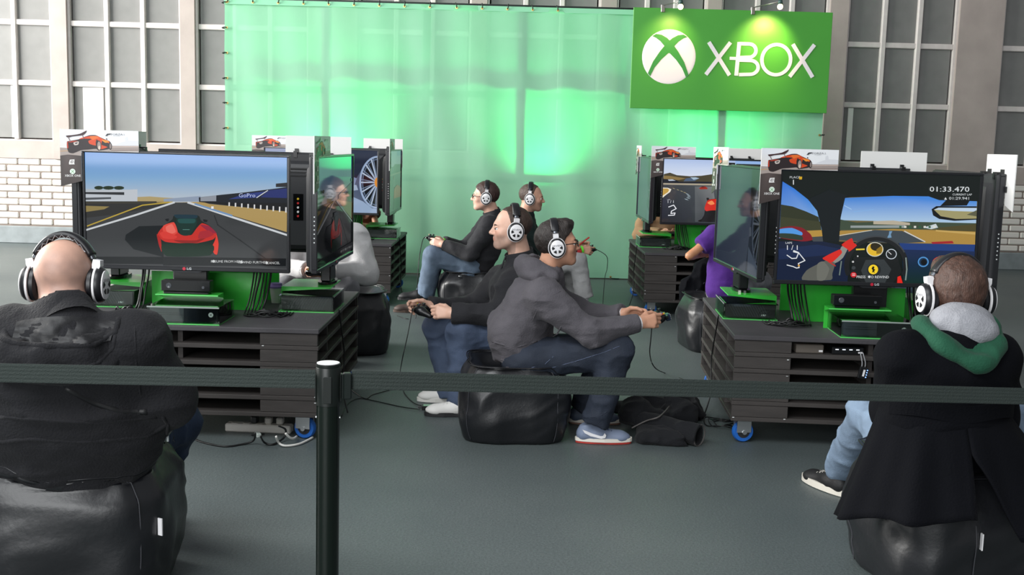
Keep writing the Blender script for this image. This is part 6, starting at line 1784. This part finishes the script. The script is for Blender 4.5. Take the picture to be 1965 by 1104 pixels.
# ---- bald man in the black hooded jacket, back to the viewer
BX = -1.345
J = dict(head=at(127, 542, 3.36), neck=at(129, 605, 3.28), chest=at(130, 700, 3.26), pel=at(122, 868, 3.40),
         shR=at(248, 664, 3.28), elR=at(312, 756, 3.34), wrR=at(255, 720, 3.66), shL=at(14, 664, 3.28), elL=at(-52, 756, 3.34), wrL=at(10, 720, 3.66),
         hipR=at(190, 880, 3.46), knR=at(334, 806, 3.92), anR=at(268, 985, 3.98), hipL=at(60, 880, 3.46), knL=at(-40, 806, 3.94), anL=at(10, 985, 3.98))
hR = head_rot(91, -4)
OB = dict(pad=((0, 0.12, 0), (0, 1, 0), (0, 0, 1)), nfr=1.3, R=hR, hs=1.07, hw=1.06, skin='#d0a490', scalp=0.42, hair='#4a3a30', neck=0.064, stout=1.3, stubble=0.3,
    torso=(0.285, 0.17, 0.30, 0.18, 0.255, 0.145), sleeve=(0.108, 0.10, 0.06), topmat=cloth('black_canvas', '#212124', 0.4), seed=61, wr=0.022, wrs=(4, 4, 11), wrf=0.007, collar=(0.026, 0.077), nfit=0.0, hem=-0.10,
    handR=(Vector((-0.4, 1, 0)), Vector((0, 0, 1)), 0.9), handL=(Vector((0.4, 1, 0)), Vector((0, 0, 1)), 0.9), pmat=denim('indigo_denim', '#27344a'), legr=(0.12, 0.09, 0.075, 0.075), hipw=1.25, hsc=1.05,
    shoeR=(at(268, 1000, 3.93) * Vector((1, 1, 0)), (0, 1, 0), '#d0ccc6', '#26262a', 'x'), shoeL=(at(10, 1000, 3.93) * Vector((1, 1, 0)), (0, 1, 0), '#d0ccc6', '#26262a', 'x'))
t, b = person('bald man in black hooded jacket, sitting with his back turned', J, OB)
nk = J['neck'] - b
# hood hanging open on the back
hd = hood(t, b, J['neck'] + Vector((0, -0.09, -0.075)), (0, -1, -0.55), (0, 0, 1), (1, 0, 0), 0.20, 0.115, 0.05, OB['topmat'], seed=63, res=0.008)
hd, HF = hd
UF = lambda P: np.minimum(OB['field'](P), HF(P))
rows = []
for i in range(13):
    u = i / 12
    y0 = [612, 618]; row = []
    for k in range(25):
        w = k / 24; x = 32 + 190 * w - 10 * u
        yt = 607 + 10 * (2 * w - 1) ** 2; yb = 662 - 8 * (2 * w - 1) ** 2
        row.append(surf(UF, x, yt + (yb - yt) * u, 2.9, 3.6, 0.006 + 0.006 * math.sin(w * 17 + u * 4) * math.sin(PI * u)) - b)
    rows.append(row)
MB().grid(rows).build('hood_lining', mat('satin_lining', '#141417', 0.55, bump=0.5, bscale=16), t, True)
CAN = OB['topmat']
trace(t, b, UF, [(-30, 640), (30, 660), (100, 666), (180, 662), (222, 640), (228, 612)], 2.9, 3.6, 0.010, CAN, 'hood_rim', -0.002)
trace(t, b, UF, [(222, 640), (218, 668), (190, 696), (150, 712), (80, 716), (0, 706)], 2.9, 3.6, 0.008, CAN, 'hood_edge', -0.003)
# shoulder-bag strap line and waist seam, zip at the hem
F = OB['field']; CAN = OB['topmat']
trace(t, b, F, [(126, 744), (180, 772), (230, 790), (283, 790)], 2.9, 3.6, 0.011, mat('strap_black', '#161618', 0.5), 'bag_strap', -0.006)
trace(t, b, F, [(2, 800), (80, 806), (180, 812), (300, 800)], 2.9, 3.6, 0.006, CAN, 'waist_fold', -0.002)
trace(t, b, F, [(-20, 850), (60, 842), (160, 848), (280, 838), (322, 812)], 2.9, 3.6, 0.009, CAN, 'waist_fold', -0.004)
trace(t, b, F, [(258, 625), (262, 700), (270, 760)], 2.9, 3.6, 0.003, CAN, 'armhole_seam', 0.0)
trace(t, b, F, [(312, 800), (322, 815), (320, 835)], 2.9, 3.8, 0.006, CAN, 'pocket_edge', 0.0)
MB().box(-0.003, 0.003, -0.003, 0.003, -0.016, 0.016).build('zip_pull', M_zinc, t).location = surf(F, 322, 838, 2.9, 3.8, 0.004) - b
build_headset(J['head'], hR, 1.08, 'black and white headset with zigzag stitching on the bald man')
bean_bag((-1.43, 3.50), (0.64, 0.54), 0.12, 'large shiny black bean bag under the bald man', 0.06, 0.50, seams=(-2.35, -0.9, 0.7, 2.2), seedv=23, tag_side=-0.55)
BALD = (t, b, J)

# ---- man in the navy coat, back to the viewer
J = dict(head=at(1832, 572, 3.80), neck=at(1836, 640, 3.70), chest=at(1822, 722, 3.66), pel=at(1800, 880, 3.70),
         shL=at(1734, 686, 3.66), elL=at(1712, 790, 3.78), wrL=at(1716, 780, 4.05), shR=at(1908, 690, 3.68), elR=at(1912, 800, 3.74), wrR=at(1870, 780, 4.02),
         hipL=at(1765, 890, 3.78), knL=at(1668, 792, 4.30), anL=at(1617, 893, 4.70), hipR=at(1850, 890, 3.78), knR=at(1935, 800, 4.20), anR=at(1910, 900, 4.40))
hR = head_rot(94, -2, 0)
OC = dict(pad=((0, 0.12, 0), (0, 1, 0), (0, 0, 1)), R=hR, hs=1.06, skin='#c39a84', hair='#4a3228', hairline=(0.085, 0.045), hair_th=0.020, tuft=0.004, neck=0.058,
    torso=(0.20, 0.155, 0.20, 0.145, 0.20, 0.125), sleeve=(0.084, 0.074, 0.054), topmat=NAVY, topname='coat', seed=71, wr=0.012, wrs=(5, 5, 9), wrf=0.004, hem=-0.06,
    handL=(Vector((0.3, 1, 0)), Vector((0, 0, 1)), 0.9), handR=(Vector((-0.3, 1, 0)), Vector((0, 0, 1)), 0.9), pmat=D_LIGHT, legr=(0.105, 0.080, 0.068, 0.076), pwr=0.012,
    shoeL=(Vector((1.485, 4.64, 0)), (-0.45, 1, 0), '#d6cfc4', '#131315', 'black'), shoeR=(Vector((at(1910, 930, 4.4).x, 4.36, 0)), (0.1, 1, 0), '#d6cfc4', '#131315', 'black'))
t, b = person('man in long navy coat over a green hoodie, sitting with his back turned', J, OC)
midsole(OC['shoe_outL'], b, '#d8d2c6', 0.004, 0.034)
nk = J['neck'] - b
# grey-lined green hood outside the coat
f = union([(ell((0, 0, 0), (0.105, 0.075, 0.062)), 0), (ell((0.02, -0.05, -0.03), (0.085, 0.05, 0.05)), 0.03)])
f = wrinkle(f, 0.012, (10, 10, 14), 72, 0.003)
c = J['neck'] + Vector((0, -0.035, 0.05)); lo, hi = bbox([c], 0.17)
sdf_obj('hood_lining', [(inframe(f, c, np.eye(3)), lo, hi, 0.008)], mat('grey_jersey', '#8f9096', 0.9, var=0.12, vscale=30, bump=0.4, bscale=160), t, b)
hp = [(-0.135, 0.05, 0.0), (-0.14, -0.02, -0.012), (-0.11, -0.085, -0.045), (-0.045, -0.12, -0.085), (0.02, -0.13, -0.105), (0.075, -0.115, -0.09), (0.115, -0.07, -0.05), (0.125, -0.01, -0.005), (0.11, 0.05, 0.015)]
gr = spline([Vector((p[0] * 0.86 - 0.008, p[1], p[2] - 0.012)) for p in hp], 5); n_ = len(gr)
items = [(rc(c + gr[i] + Vector((0, 0, -0.005)), c + gr[i + 1] + Vector((0, 0, -0.005)), 0.026 + 0.004 * math.sin(i * .7), 0.026 + 0.004 * math.sin((i + 1) * .7)), 0.01 if i else 0) for i in range(n_ - 1)]
items += [(ecap(c + Vector((-0.06, -0.085, -0.085)), c + Vector((0.05, -0.09, -0.095)), (0, 0, 1), 0.03, 0.02, 0.03, 0.02), 0.03)]
lo, hi = bbox([c + g for g in gr], 0.05)
sdf_obj('hood', [(wrinkle(union(items), 0.006, (14, 14, 14), 73, 0.002), lo, hi, 0.007)], cloth('bottle_green', '#1f4d39', 0.3), t, b)
# coat skirt spread over the seat, split at the back
def coat_skirt():
    top = J['pel'] - b; mb = None
    cx0, cy0 = top.x, top.y
    obs = []
    for (a0, a1, name, hem) in ((178, 274, 'skirt_panel', 'L'), (274, 368, 'skirt_panel', 'R')):
        rows = []
        for i in range(17):
            u = i / 16; row = []
            for k in range(29):
                w = k / 28; a = math.radians(a0 + (a1 - a0) * w)
                if hem == 'L': fl = (0.118 + 0.005 * (1 - w)) * u ** 1.1; zz = 0.64 - (0.345 + 0.06 * (1 - w) ** 2 - 0.045 * w) * u
                else: fl = (0.15 + 0.12 * w) * u ** 1.1; zz = 0.64 - (0.355 - 0.02 * w) * u
                gap = max(0, u - 0.35) / 0.65
                if hem == 'L': a -= 0.05 * gap * w ** 3
                else: a += 0.36 * gap ** 0.7 * (1 - w) ** 3
                fold = (0.014 * math.sin(a * 9 + 2) + 0.007 * math.sin(a * 17)) * u
                row.append((cx0 + math.cos(a) * (0.212 + fl * 1.15 + fold), cy0 + math.sin(a) * (0.162 + fl * 1.45 + fold), zz + 0.008 * math.sin(a * 7) * u))
            rows.append(row)
        o = MB().grid(rows).build(name, NAVY, t, True)
        md = o.modifiers.new('thick', 'SOLIDIFY'); md.thickness = 0.008; md.offset = 0
    band = [(cx0 + math.cos(a) * 0.232, cy0 + math.sin(a) * 0.178, 0.66 + 0.006 * math.sin(a * 5)) for a in np.linspace(math.radians(205), math.radians(335), 22)]
    rws = [[(p[0], p[1] - dy, p[2] + dz) for p in band] for dz, dy in ((-0.028, 0.0), (-0.028, 0.007), (0.028, 0.007), (0.028, 0.0))]
    MB().grid(rws).build('back_belt', NAVY, t)
coat_skirt()
for s, n in ((-1, 'L'), (1, 'R')):      # shoulder seams
    MB().tube(spline([J['neck'] - b + Vector((s * 0.09, -0.02, -0.005)), J['sh' + n] - b + Vector((-s * 0.03, -0.01, 0.084)), J['sh' + n] - b + Vector((s * 0.05, -0.03, 0.06)), J['sh' + n] - b + Vector((s * 0.06, -0.06, -0.03))], 5), 0.004, 5).build('seam', NAVY, t, True)
build_headset(J['head'], hR, 1.10, 'black and white headset on the brown-haired man in the navy coat')
bean_bag((1.56, 3.78), (0.54, 0.60), 0.16, 'black bean bag under the man in the navy coat', 0.04, 0.46, seams=(-1.62, -0.2, 1.3, 2.9), seedv=27, tag_side=-1.60)
pc = (J['wrR'] + J['wrL']) / 2 + Vector((0, 0.12, 0)); build_pad(pc, (0, 1, 0), (0, 0, 1), 'black controller in the hands of the man in the navy coat')
J2 = BALD[2]; pc = (J2['wrR'] + J2['wrL']) / 2 + Vector((0, 0.12, 0)); build_pad(pc, (0, 1, 0), (0, 0, 1), 'black controller in the hands of the bald man')
# ================================================================ queue barrier
M_post = mat('post_green_black', '#08140e', 0.26, 0.2, spec=0.6)
M_belt = mat('belt_webbing', '#2b3431', 0.8, bump=0.35, bscale=260)
pp = at(630, 697, 2.90)
post = thing('barrier_post', 'dark green barrier post with white cap and belt slots', 'post', (pp.x, pp.y, 0))
PZ = pp.z
MB().lathe([(0.16, 0.0), (0.165, 0.006), (0.16, 0.02), (0.05, 0.035), (0.0325, 0.05)], 36).build('base', M_post, post, 30)
MB().lathe([(0.0312, 0.045), (0.0312, PZ - 0.115)], 32).build('tube', M_post, post, 30)
MB().lathe([(0.0312, PZ - 0.115), (0.0325, PZ - 0.114), (0.0325, PZ - 0.012), (0.0318, PZ - 0.010), (0.0325, PZ - 0.008), (0.0325, PZ - 0.001), (0.030, PZ)], 32).build('head', mat('post_head', '#0c1411', 0.4, spec=0.5), post, 30)
MB().lathe([(0.001, PZ), (0.0305, PZ), (0.0305, PZ + 0.0015), (0.001, PZ + 0.0015)], 32).build('cap_label', M_whitepl, post)
for k in range(4):
    a = -PI / 2 + 0.1 + k * PI / 2; m = MB(); m.M = Matrix.Rotation(a, 4, 'Z')
    m.box(0.0315, 0.0345, -0.011, 0.011, PZ - 0.105, PZ - 0.032, 0.001); m.build('slot_cover', MATS['post_head'], post)
for a in (0.02, PI + 0.02):
    m = MB(); m.M = Matrix.Rotation(a, 4, 'Z'); m.cyl((0.030, 0, PZ - 0.150), (0.0335, 0, PZ - 0.150), 0.0035, n=10); m.build('screw', M_zinc, post)
clip = MB(); clip.M = Matrix.Rotation(0.25, 4, 'Z'); clip.box(0.0335, 0.040, -0.010, 0.010, PZ - 0.098, PZ - 0.03, 0.001).box(0.040, 0.062, -0.012, 0.012, PZ - 0.100, PZ - 0.028, 0.003)
clip.build('belt_clip', mat('clip_black', '#1a211f', 0.3), post)
def belt(p0, p1, label, sag):
    p0, p1 = Vector(p0), Vector(p1); t = thing('barrier_belt', label, 'belt', (p0 + p1) / 2, 0, 'retractable barrier belts')
    c = (p0 + p1) / 2; d = (p1 - p0).normalized(); n = Vector((-d.y, d.x, 0)).normalized()
    if n.y > 0: n = -n
    N = 40; K = 21; front, back = [], []
    for j in range(K):
        v = j / (K - 1); row, rb = [], []
        for i in range(N + 1):
            u = i / N; p = p0.lerp(p1, u) - c; p.z -= sag * 4 * u * (1 - u)
            bump = 0.0007 * (1 if (j // 2) % 2 else 0)
            q = p + Vector((0, 0, 0.026 - 0.052 * v)) + n * bump
            row.append(q); rb.append(q - n * (0.0016 + bump))
        front.append(row); back.append(rb)
    MB().grid(front + back[::-1] + [front[0]]).build('webbing', M_belt, t, 30)
    return t
bz = at(640, 731, 2.90).z
belt((pp.x - 0.0343, pp.y, bz + 0.003), (-2.2, 2.86, bz - 0.0), 'black barrier belt running from the post past the bald man', 0.0)
e0 = Matrix.Translation((pp.x, pp.y, 0)) @ Matrix.Rotation(0.25, 4, 'Z') @ Vector((0.063, 0, 0))
e1 = at(1965, 761, 3.33); e2 = e1 + (e1 - Vector((e0.x, e0.y, bz))) * 0.18
belt((e0.x, e0.y, bz), e2, 'black barrier belt stretched from post clip across to the navy coat', 0.0)

# ================================================================ things on the floor
def gz(px, py, z=0.0):
    d = CAM_R.to_3x3() @ Vector(((px - 982.5) / FPX, -(py - 552.0) / FPX, -1.0))
    return Vector((0, 0, CAM_H)) + d * ((z - CAM_H) / d.z)
# discarded jacket beside the grey-shoed man
jc = gz(1270, 815); jk = thing('discarded_jacket', 'black jacket thrown on the floor, one sleeve opening outward', 'jacket', jc)
G = lambda x, y, z: gz(x, y, z)
f = union([(ecap(G(1210, 790, .05), G(1300, 780, .05), (0, 1, 0), 0.22, 0.05, 0.16, 0.05), 0), (ecap(G(1235, 835, .03), G(1300, 842, .02), (0, 1, 0), 0.10, 0.03, 0.08, 0.025), 0.05),
           (rc(G(1215, 790, .10), G(1260, 800, .07), 0.06, 0.05), 0.05), (rc(G(1285, 790, .08), G(1310, 800, .07), 0.06, 0.06), 0.05), (rc(G(1320, 780, .05), G(1335, 790, .03), 0.05, 0.03), 0.04)])
f = wrinkle(f, 0.05, (6, 6, 9), 83, 0.016); f = cutf(f, (0, 0, 0.002), (0, 0, -1))
lo, hi = bbox([jc], 0.55); lo[2] = -0.02; hi[2] = 0.30
sdf_obj('body_cloth', [(f, lo, hi, 0.008)], cloth('black_twill', '#1a1b1e', 0.35), jk, jc)
a0, a1 = G(1235, 808, 0.07), G(1342, 836, 0.055)
d = (a1 - a0).normalized(); r0 = 0.058
sl = wrinkle(cutf(rc(a0, a1 + d * 0.1, 0.05, r0), a1, d), 0.012, (10, 10, 10), 85, 0.003)
inner = rc(a1 - d * 0.16, a1 + d * 0.1, 0.03, r0 - 0.008)
lo, hi = bbox([a0, a1], 0.10); lo[2] = -0.01
sdf_obj('sleeve', [(cutf(minus(sl, inner, 0.002), (0, 0, 0.002), (0, 0, -1)), lo, hi, 0.006)], MATS['black_twill'], jk, jc)
u_ = d.orthogonal().normalized(); w_ = d.cross(u_)
MB().tube([a1 - jc + (u_ * math.cos(q) + w_ * math.sin(q)) * (r0 - 0.003) for q in np.linspace(0, 2 * PI, 25)], 0.004, 5, False).build('sleeve_hem', mat('piping_grey', '#5a5654', 0.7), jk, True)
MB().tube(spline([G(x, y, z) - jc for x, y, z in ((1212, 822, .05), (1240, 808, .09), (1265, 800, .12), (1285, 780, .13))], 4), 0.0045, 5).build('edge_piping', MATS['piping_grey'], jk, True)
MB().tube(spline([G(x, y, z) - jc for x, y, z in ((1225, 838, .02), (1250, 846, .012), (1300, 850, .010))], 4), 0.004, 5).build('edge_piping', MATS['piping_grey'], jk, True)
for x, y in ((1268, 848), (1302, 849)): MB().cyl(G(x, y, .012) - jc, G(x + 11, y + 0.5, .012) - jc, 0.005, 0.003, 8).build('toggle', M_zinc, jk)

def nested_loops(c, n, r0, a0, label, group):
    """loose turns of cord lying one inside the other on the floor, tails leaving side by side"""
    for k in range(n):
        r = r0 + 0.023 * k; half = 0.35
        ring = [(c[0] + r * math.cos(a0 + q), c[1] + 1.25 * r * math.sin(a0 + q), 0.0032 + 0.012 * (1 + math.sin(3 * q + k)) * (0.5 + 0.5 * math.cos(q - PI))) for q in np.linspace(half, 2 * PI - half, 13)]
        e = r0 + 0.023 * n + 0.05
        tail = lambda s: (c[0] + e * math.cos(a0) - s * (0.35 * r * math.sin(a0)), c[1] + 1.25 * (e * math.sin(a0) + s * 0.35 * r * math.cos(a0)), 0.0032)
        w = 1.0
        cable('cable', [tail(w)] + ring + [tail(-w)], 0.003, M_cable, label, group=group, n=4)
def small_box(name, label, cat, p, size, rz, m, lid=None, rest=None):
    t = thing(name, label, cat, p, rz)
    x, y, z = size
    MB().box(-x / 2, x / 2, -y / 2, y / 2, 0, z, min(size) * 0.12).build('shell', m, t)
    if lid: MB().box(-x * .38, x * .38, -y * .38, y * .38, z, z + 0.0008).build('face', lid, t)
    for s in (-1, 1): MB().cyl((s * x / 2, 0, z * .5), (s * (x / 2 + 0.022), 0, z * .5), 0.006, 0.004, 8).build('plug', M_cable, t)
    return t
p = gz(822, 786); small_box('headset_mixer', 'small black headset mixer lying on the floor before the white shoes', 'mixer', p, (0.072, 0.05, 0.024), 0.08, M_tvblack, mat('mixer_face', '#8fb89a', 0.3))
cable('cable', [PADCABLES[0][1] + Vector((-0.045, 0, 0)), at(783, 640, 5.98), at(772, 690, 5.95), gz(768, 720, .004), gz(775, 752, .004), gz(792, 772, .004), gz(808, 779, .014)], 0.0028, M_cable, 'black cord from the black-jacket man\'s controller down to the floor mixer')
cable('cable', [gz(838, 785, .012), gz(852, 786, .004), gz(875, 785, .004)], 0.0022, M_cable, 'short black cord from the floor mixer to the white shoes')
cable('cable', [gz(805, 786, .012), gz(770, 781, .004), gz(720, 770, .004), gz(690, 765, .004), gz(668, 775, .004), gz(655, 800, .004)], 0.0028, M_cable, 'thin black cord trailing from the floor mixer behind the barrier post')
cable('cable', [gz(670, 745, .004), gz(700, 765, .004), gz(715, 758, .004), gz(750, 748, .004), gz(775, 740, .004)], 0.0026, M_cable, 'looped black cord on the floor beside the barrier post')
cable('cable', [at(1252, 612, 5.53), at(1249, 650, 5.53), at(1247, 680, 5.55), at(1256, 705, 5.62), gz(1275, 716, .004), gz(1310, 728, .004), gz(1340, 745, .004), gz(1362, 760, .004)], 0.0030, M_cable, 'black cord from the hoodie man\'s controller to the cockpit table')
nested_loops((1.17, 5.86), 3, 0.050, 0.5, 'looped black cord on the floor between thrown jacket and cockpit table', 'looped cords by the thrown jacket')
cable('cable', [PADCABLES[1][1] + Vector((-0.04, 0, 0.01)), at(811, 462, 9.30), at(804, 500, 9.14), at(801, 545, 9.12), gz(798, 609, .01), gz(780, 612, .004), gz(762, 606, .004)], 0.0032, M_cable, 'black cord from the glasses man\'s controller to the wheel rim table')
cable('cable', [PADCABLES[2][1] + Vector((0.04, 0, 0.0)), at(1164, 492, 9.7), at(1165, 515, 9.75), at(1160, 540, 9.4), gz(1156, 626, .004), gz(1170, 634, .004), gz(1192, 636, .004)], 0.0032, M_cable, 'black cord from the grey-trousers man\'s controller to the floor')
nested_loops((0.97, 9.86), 3, 0.085, -0.9, 'looped black cord on the floor at the foot of the curved track table', 'looped cords by the curved track table')
nested_loops((-0.955, 10.32), 2, 0.085, 2.4, 'looped black cord on the floor at the foot of the wheel rim table', 'looped cords by the wheel rim table')
# power strip, plugs and leads under the red car table
ps = thing('power_strip', 'white power strip with plugs on the floor under the red car table', 'power strip', (-1.275, 5.46, 0), -0.06)
MB().box(-0.17, 0.17, -0.03, 0.03, 0, 0.042, 0.006).build('body', mat('strip_white', '#e2ded6', 0.4), ps)
for k in range(4):
    MB().lathe([(0.018, 0), (0.018, 0.003), (0.015, 0.003)], 14, (-0.125 + 0.06 * k, 0, 0.042)).build('socket', mat('socket_grey', '#c4bfb6', 0.5), ps)
MB().box(-0.04, -0.005, -0.022, 0.022, 0.045, 0.085, 0.006).build('plug', M_tvblack, ps)
for x in (0.05, 0.11): MB().box(x - 0.018, x + 0.018, -0.02, 0.02, 0.045, 0.08, 0.006).build('plug', MATS['socket_grey'], ps)
cable('cable', [gz(530, 838, .06), gz(535, 850, .02), gz(548, 856, .008), gz(575, 852, .008), gz(600, 840, .008)], 0.006, M_cablewhite, 'thick white lead curling out of the white power strip')
cable('cable', [gz(548, 832, .07), gz(556, 840, .045), gz(563, 842, .03), gz(569, 838, .02)], 0.006, M_cablewhite, 'second white lead curling beside the blue castor')
cable('cable', [gz(490, 832, .07), gz(486, 846, .02), gz(465, 853, .005), gz(430, 857, .005), gz(385, 848, .005), gz(360, 835, .005)], 0.005, M_cable, 'black power lead running over the floor from the white strip')
cable('cable', [gz(500, 838, .07), gz(508, 850, .015), gz(525, 853, .006), gz(545, 840, .02), gz(548, 825, .06), gz(535, 818, .09)], 0.005, M_cable, 'black power lead looped over the white power strip')
ad = gz(495, 838, .0); small_box('lead_adapter', 'small pale adapter on the leads at the white power strip', 'adapter', ad, (0.022, 0.05, 0.02), 0.5, mat('adapter_pale', '#c8d0ca', 0.4))
# supply bricks and boxes in the shelf slots
def slot_box(R, x, lvl, size, label, m, name='power_brick', lights=0):
    lh = (TZ1 - 0.024 - TZ0) / LV
    q = R @ Vector((x, -HS + 0.03 + size[1] / 2, TZ0 + lvl * lh + 0.0225))
    t = thing(name, label, 'power supply' if name == 'power_brick' else 'box', q, 0)
    MB().box(-size[0] / 2, size[0] / 2, -size[1] / 2, size[1] / 2, 0, size[2], 0.004).build('shell', m, t)
    MB().box(size[0] * .32, size[0] * .46, -size[1] / 2 - .001, -size[1] / 2 + .001, size[2] * .2, size[2] * .4).build('marking', M_whitepl, t)
    for k in range(lights): MB().box(-size[0] * .4 + 0.035 * k, -size[0] * .4 + 0.035 * k + 0.016, -size[1] / 2 - 0.001, -size[1] / 2, size[2] * .6, size[2] * .7).build('light', emis('led_white', '#eaf2ff', 1.2), t)
slot_box(R_NL, -0.14, 3, (0.17, 0.09, 0.055), 'dark power supply brick in the shelf slot under the red car console', mat('brick_slate', '#23262c', 0.4))
slot_box(R_NR, -0.31, 4, (0.14, 0.10, 0.045), 'beige supply box in the top shelf slot under the cockpit console', mat('brick_beige', '#5e5750', 0.5))
slot_box(R_NR, -0.12, 4, (0.16, 0.10, 0.04), 'black switch box with small white lights under the cockpit console', M_tvblack, 'switch_box', 4)
for k in range(3):
    x0 = R_NL @ Vector((-0.10 + 0.019 * k, -HS - 0.008, 0.50))
    cable('cable', [x0 + Vector((0.02, .045, 0.03)), x0 + Vector((0.04, -0.004, 0.012)), x0 + Vector((-0.01, -0.006, -0.04)), x0 + Vector((-0.03, -0.006, -0.12)), x0 + Vector((-0.025 + .004 * k, -0.006, -0.22))], 0.0032, M_cable, 'thin black lead hanging in front of the shelves below the red car console', group='hanging leads below the red car console')
# small blue-lit box dangling before the cockpit table
q = at(1656, 716, 5.36); hb = thing('video_box', 'small black box with blue lights dangling before the cockpit table shelves', 'box', q)
m = MB(); m.M = Matrix.Rotation(0.2, 4, 'Y'); m.box(-0.022, 0.022, -0.008, 0.008, -0.03, 0.03, 0.003); m.build('shell', M_tvblack, hb)
m = MB(); m.M = Matrix.Rotation(0.2, 4, 'Y'); m.box(-0.004, 0.006, -0.009, -0.008, -0.016, 0.018); m.build('sticker', M_whitepl, hb)
for k in range(4): m = MB(); m.M = Matrix.Rotation(0.2, 4, 'Y'); m.box(0.013, 0.018, -0.0095, -0.008, -0.02 + 0.012 * k, -0.015 + 0.012 * k); m.build('light', emis('led_blue', '#7fa8ff', 2.0), hb)
for k in (-1, 1): MB().tube(spline([q + Vector((0.008 * k, 0, 0.03)) - q, Vector((0.008 * k, 0.0, 0.055)), Vector((0.006 * k - .01, 0.012, 0.10))], 3), 0.003, 6).build('lead', M_cablegrey, hb, True)
# cup on the red car table, and the amplifier at the right
cp = at(530, 590, 6.12); cp = Vector((cp.x, cp.y, TZ1))
cu = thing('paper_cup', 'white paper cup with purple lid on the red car table', 'cup', cp)
MB().lathe([(0.026, 0.0), (0.036, 0.085)], 20).build('cup', mat('paper_white', '#dcdcd8', 0.6), cu, 40)
MB().lathe([(0.039, 0.085), (0.040, 0.095), (0.034, 0.102), (0.033, 0.112), (0.005, 0.113)], 20).build('lid', mat('lid_purple', '#9a7cc8', 0.4), cu, 40)
q = gz(1968, 838); am = thing('floor_amplifier', 'black amplifier box on the floor beyond the navy coat', 'box', q, -0.35)
MB().box(-0.06, 0.06, -0.05, 0.05, 0, 0.05, 0.006).build('shell', M_tvblack, am); MB().box(-0.05, 0.05, -0.0515, -0.05, 0.012, 0.040).build('front', mat('amp_front', '#2c3038', 0.3), am)
for k in range(3): MB().box(-0.02 + .02 * k, -0.01 + .02 * k, -0.0525, -0.0515, 0.018, 0.028).build('label_strip', M_whitepl, am)
cable('cable', [q + Vector((-0.06, 0, 0.03)), gz(1945, 815, .004), gz(1940, 800, .004), gz(1950, 785, .004), gz(1985, 770, .004)], 0.003, M_cable, 'thin black cord looping from the floor amplifier')
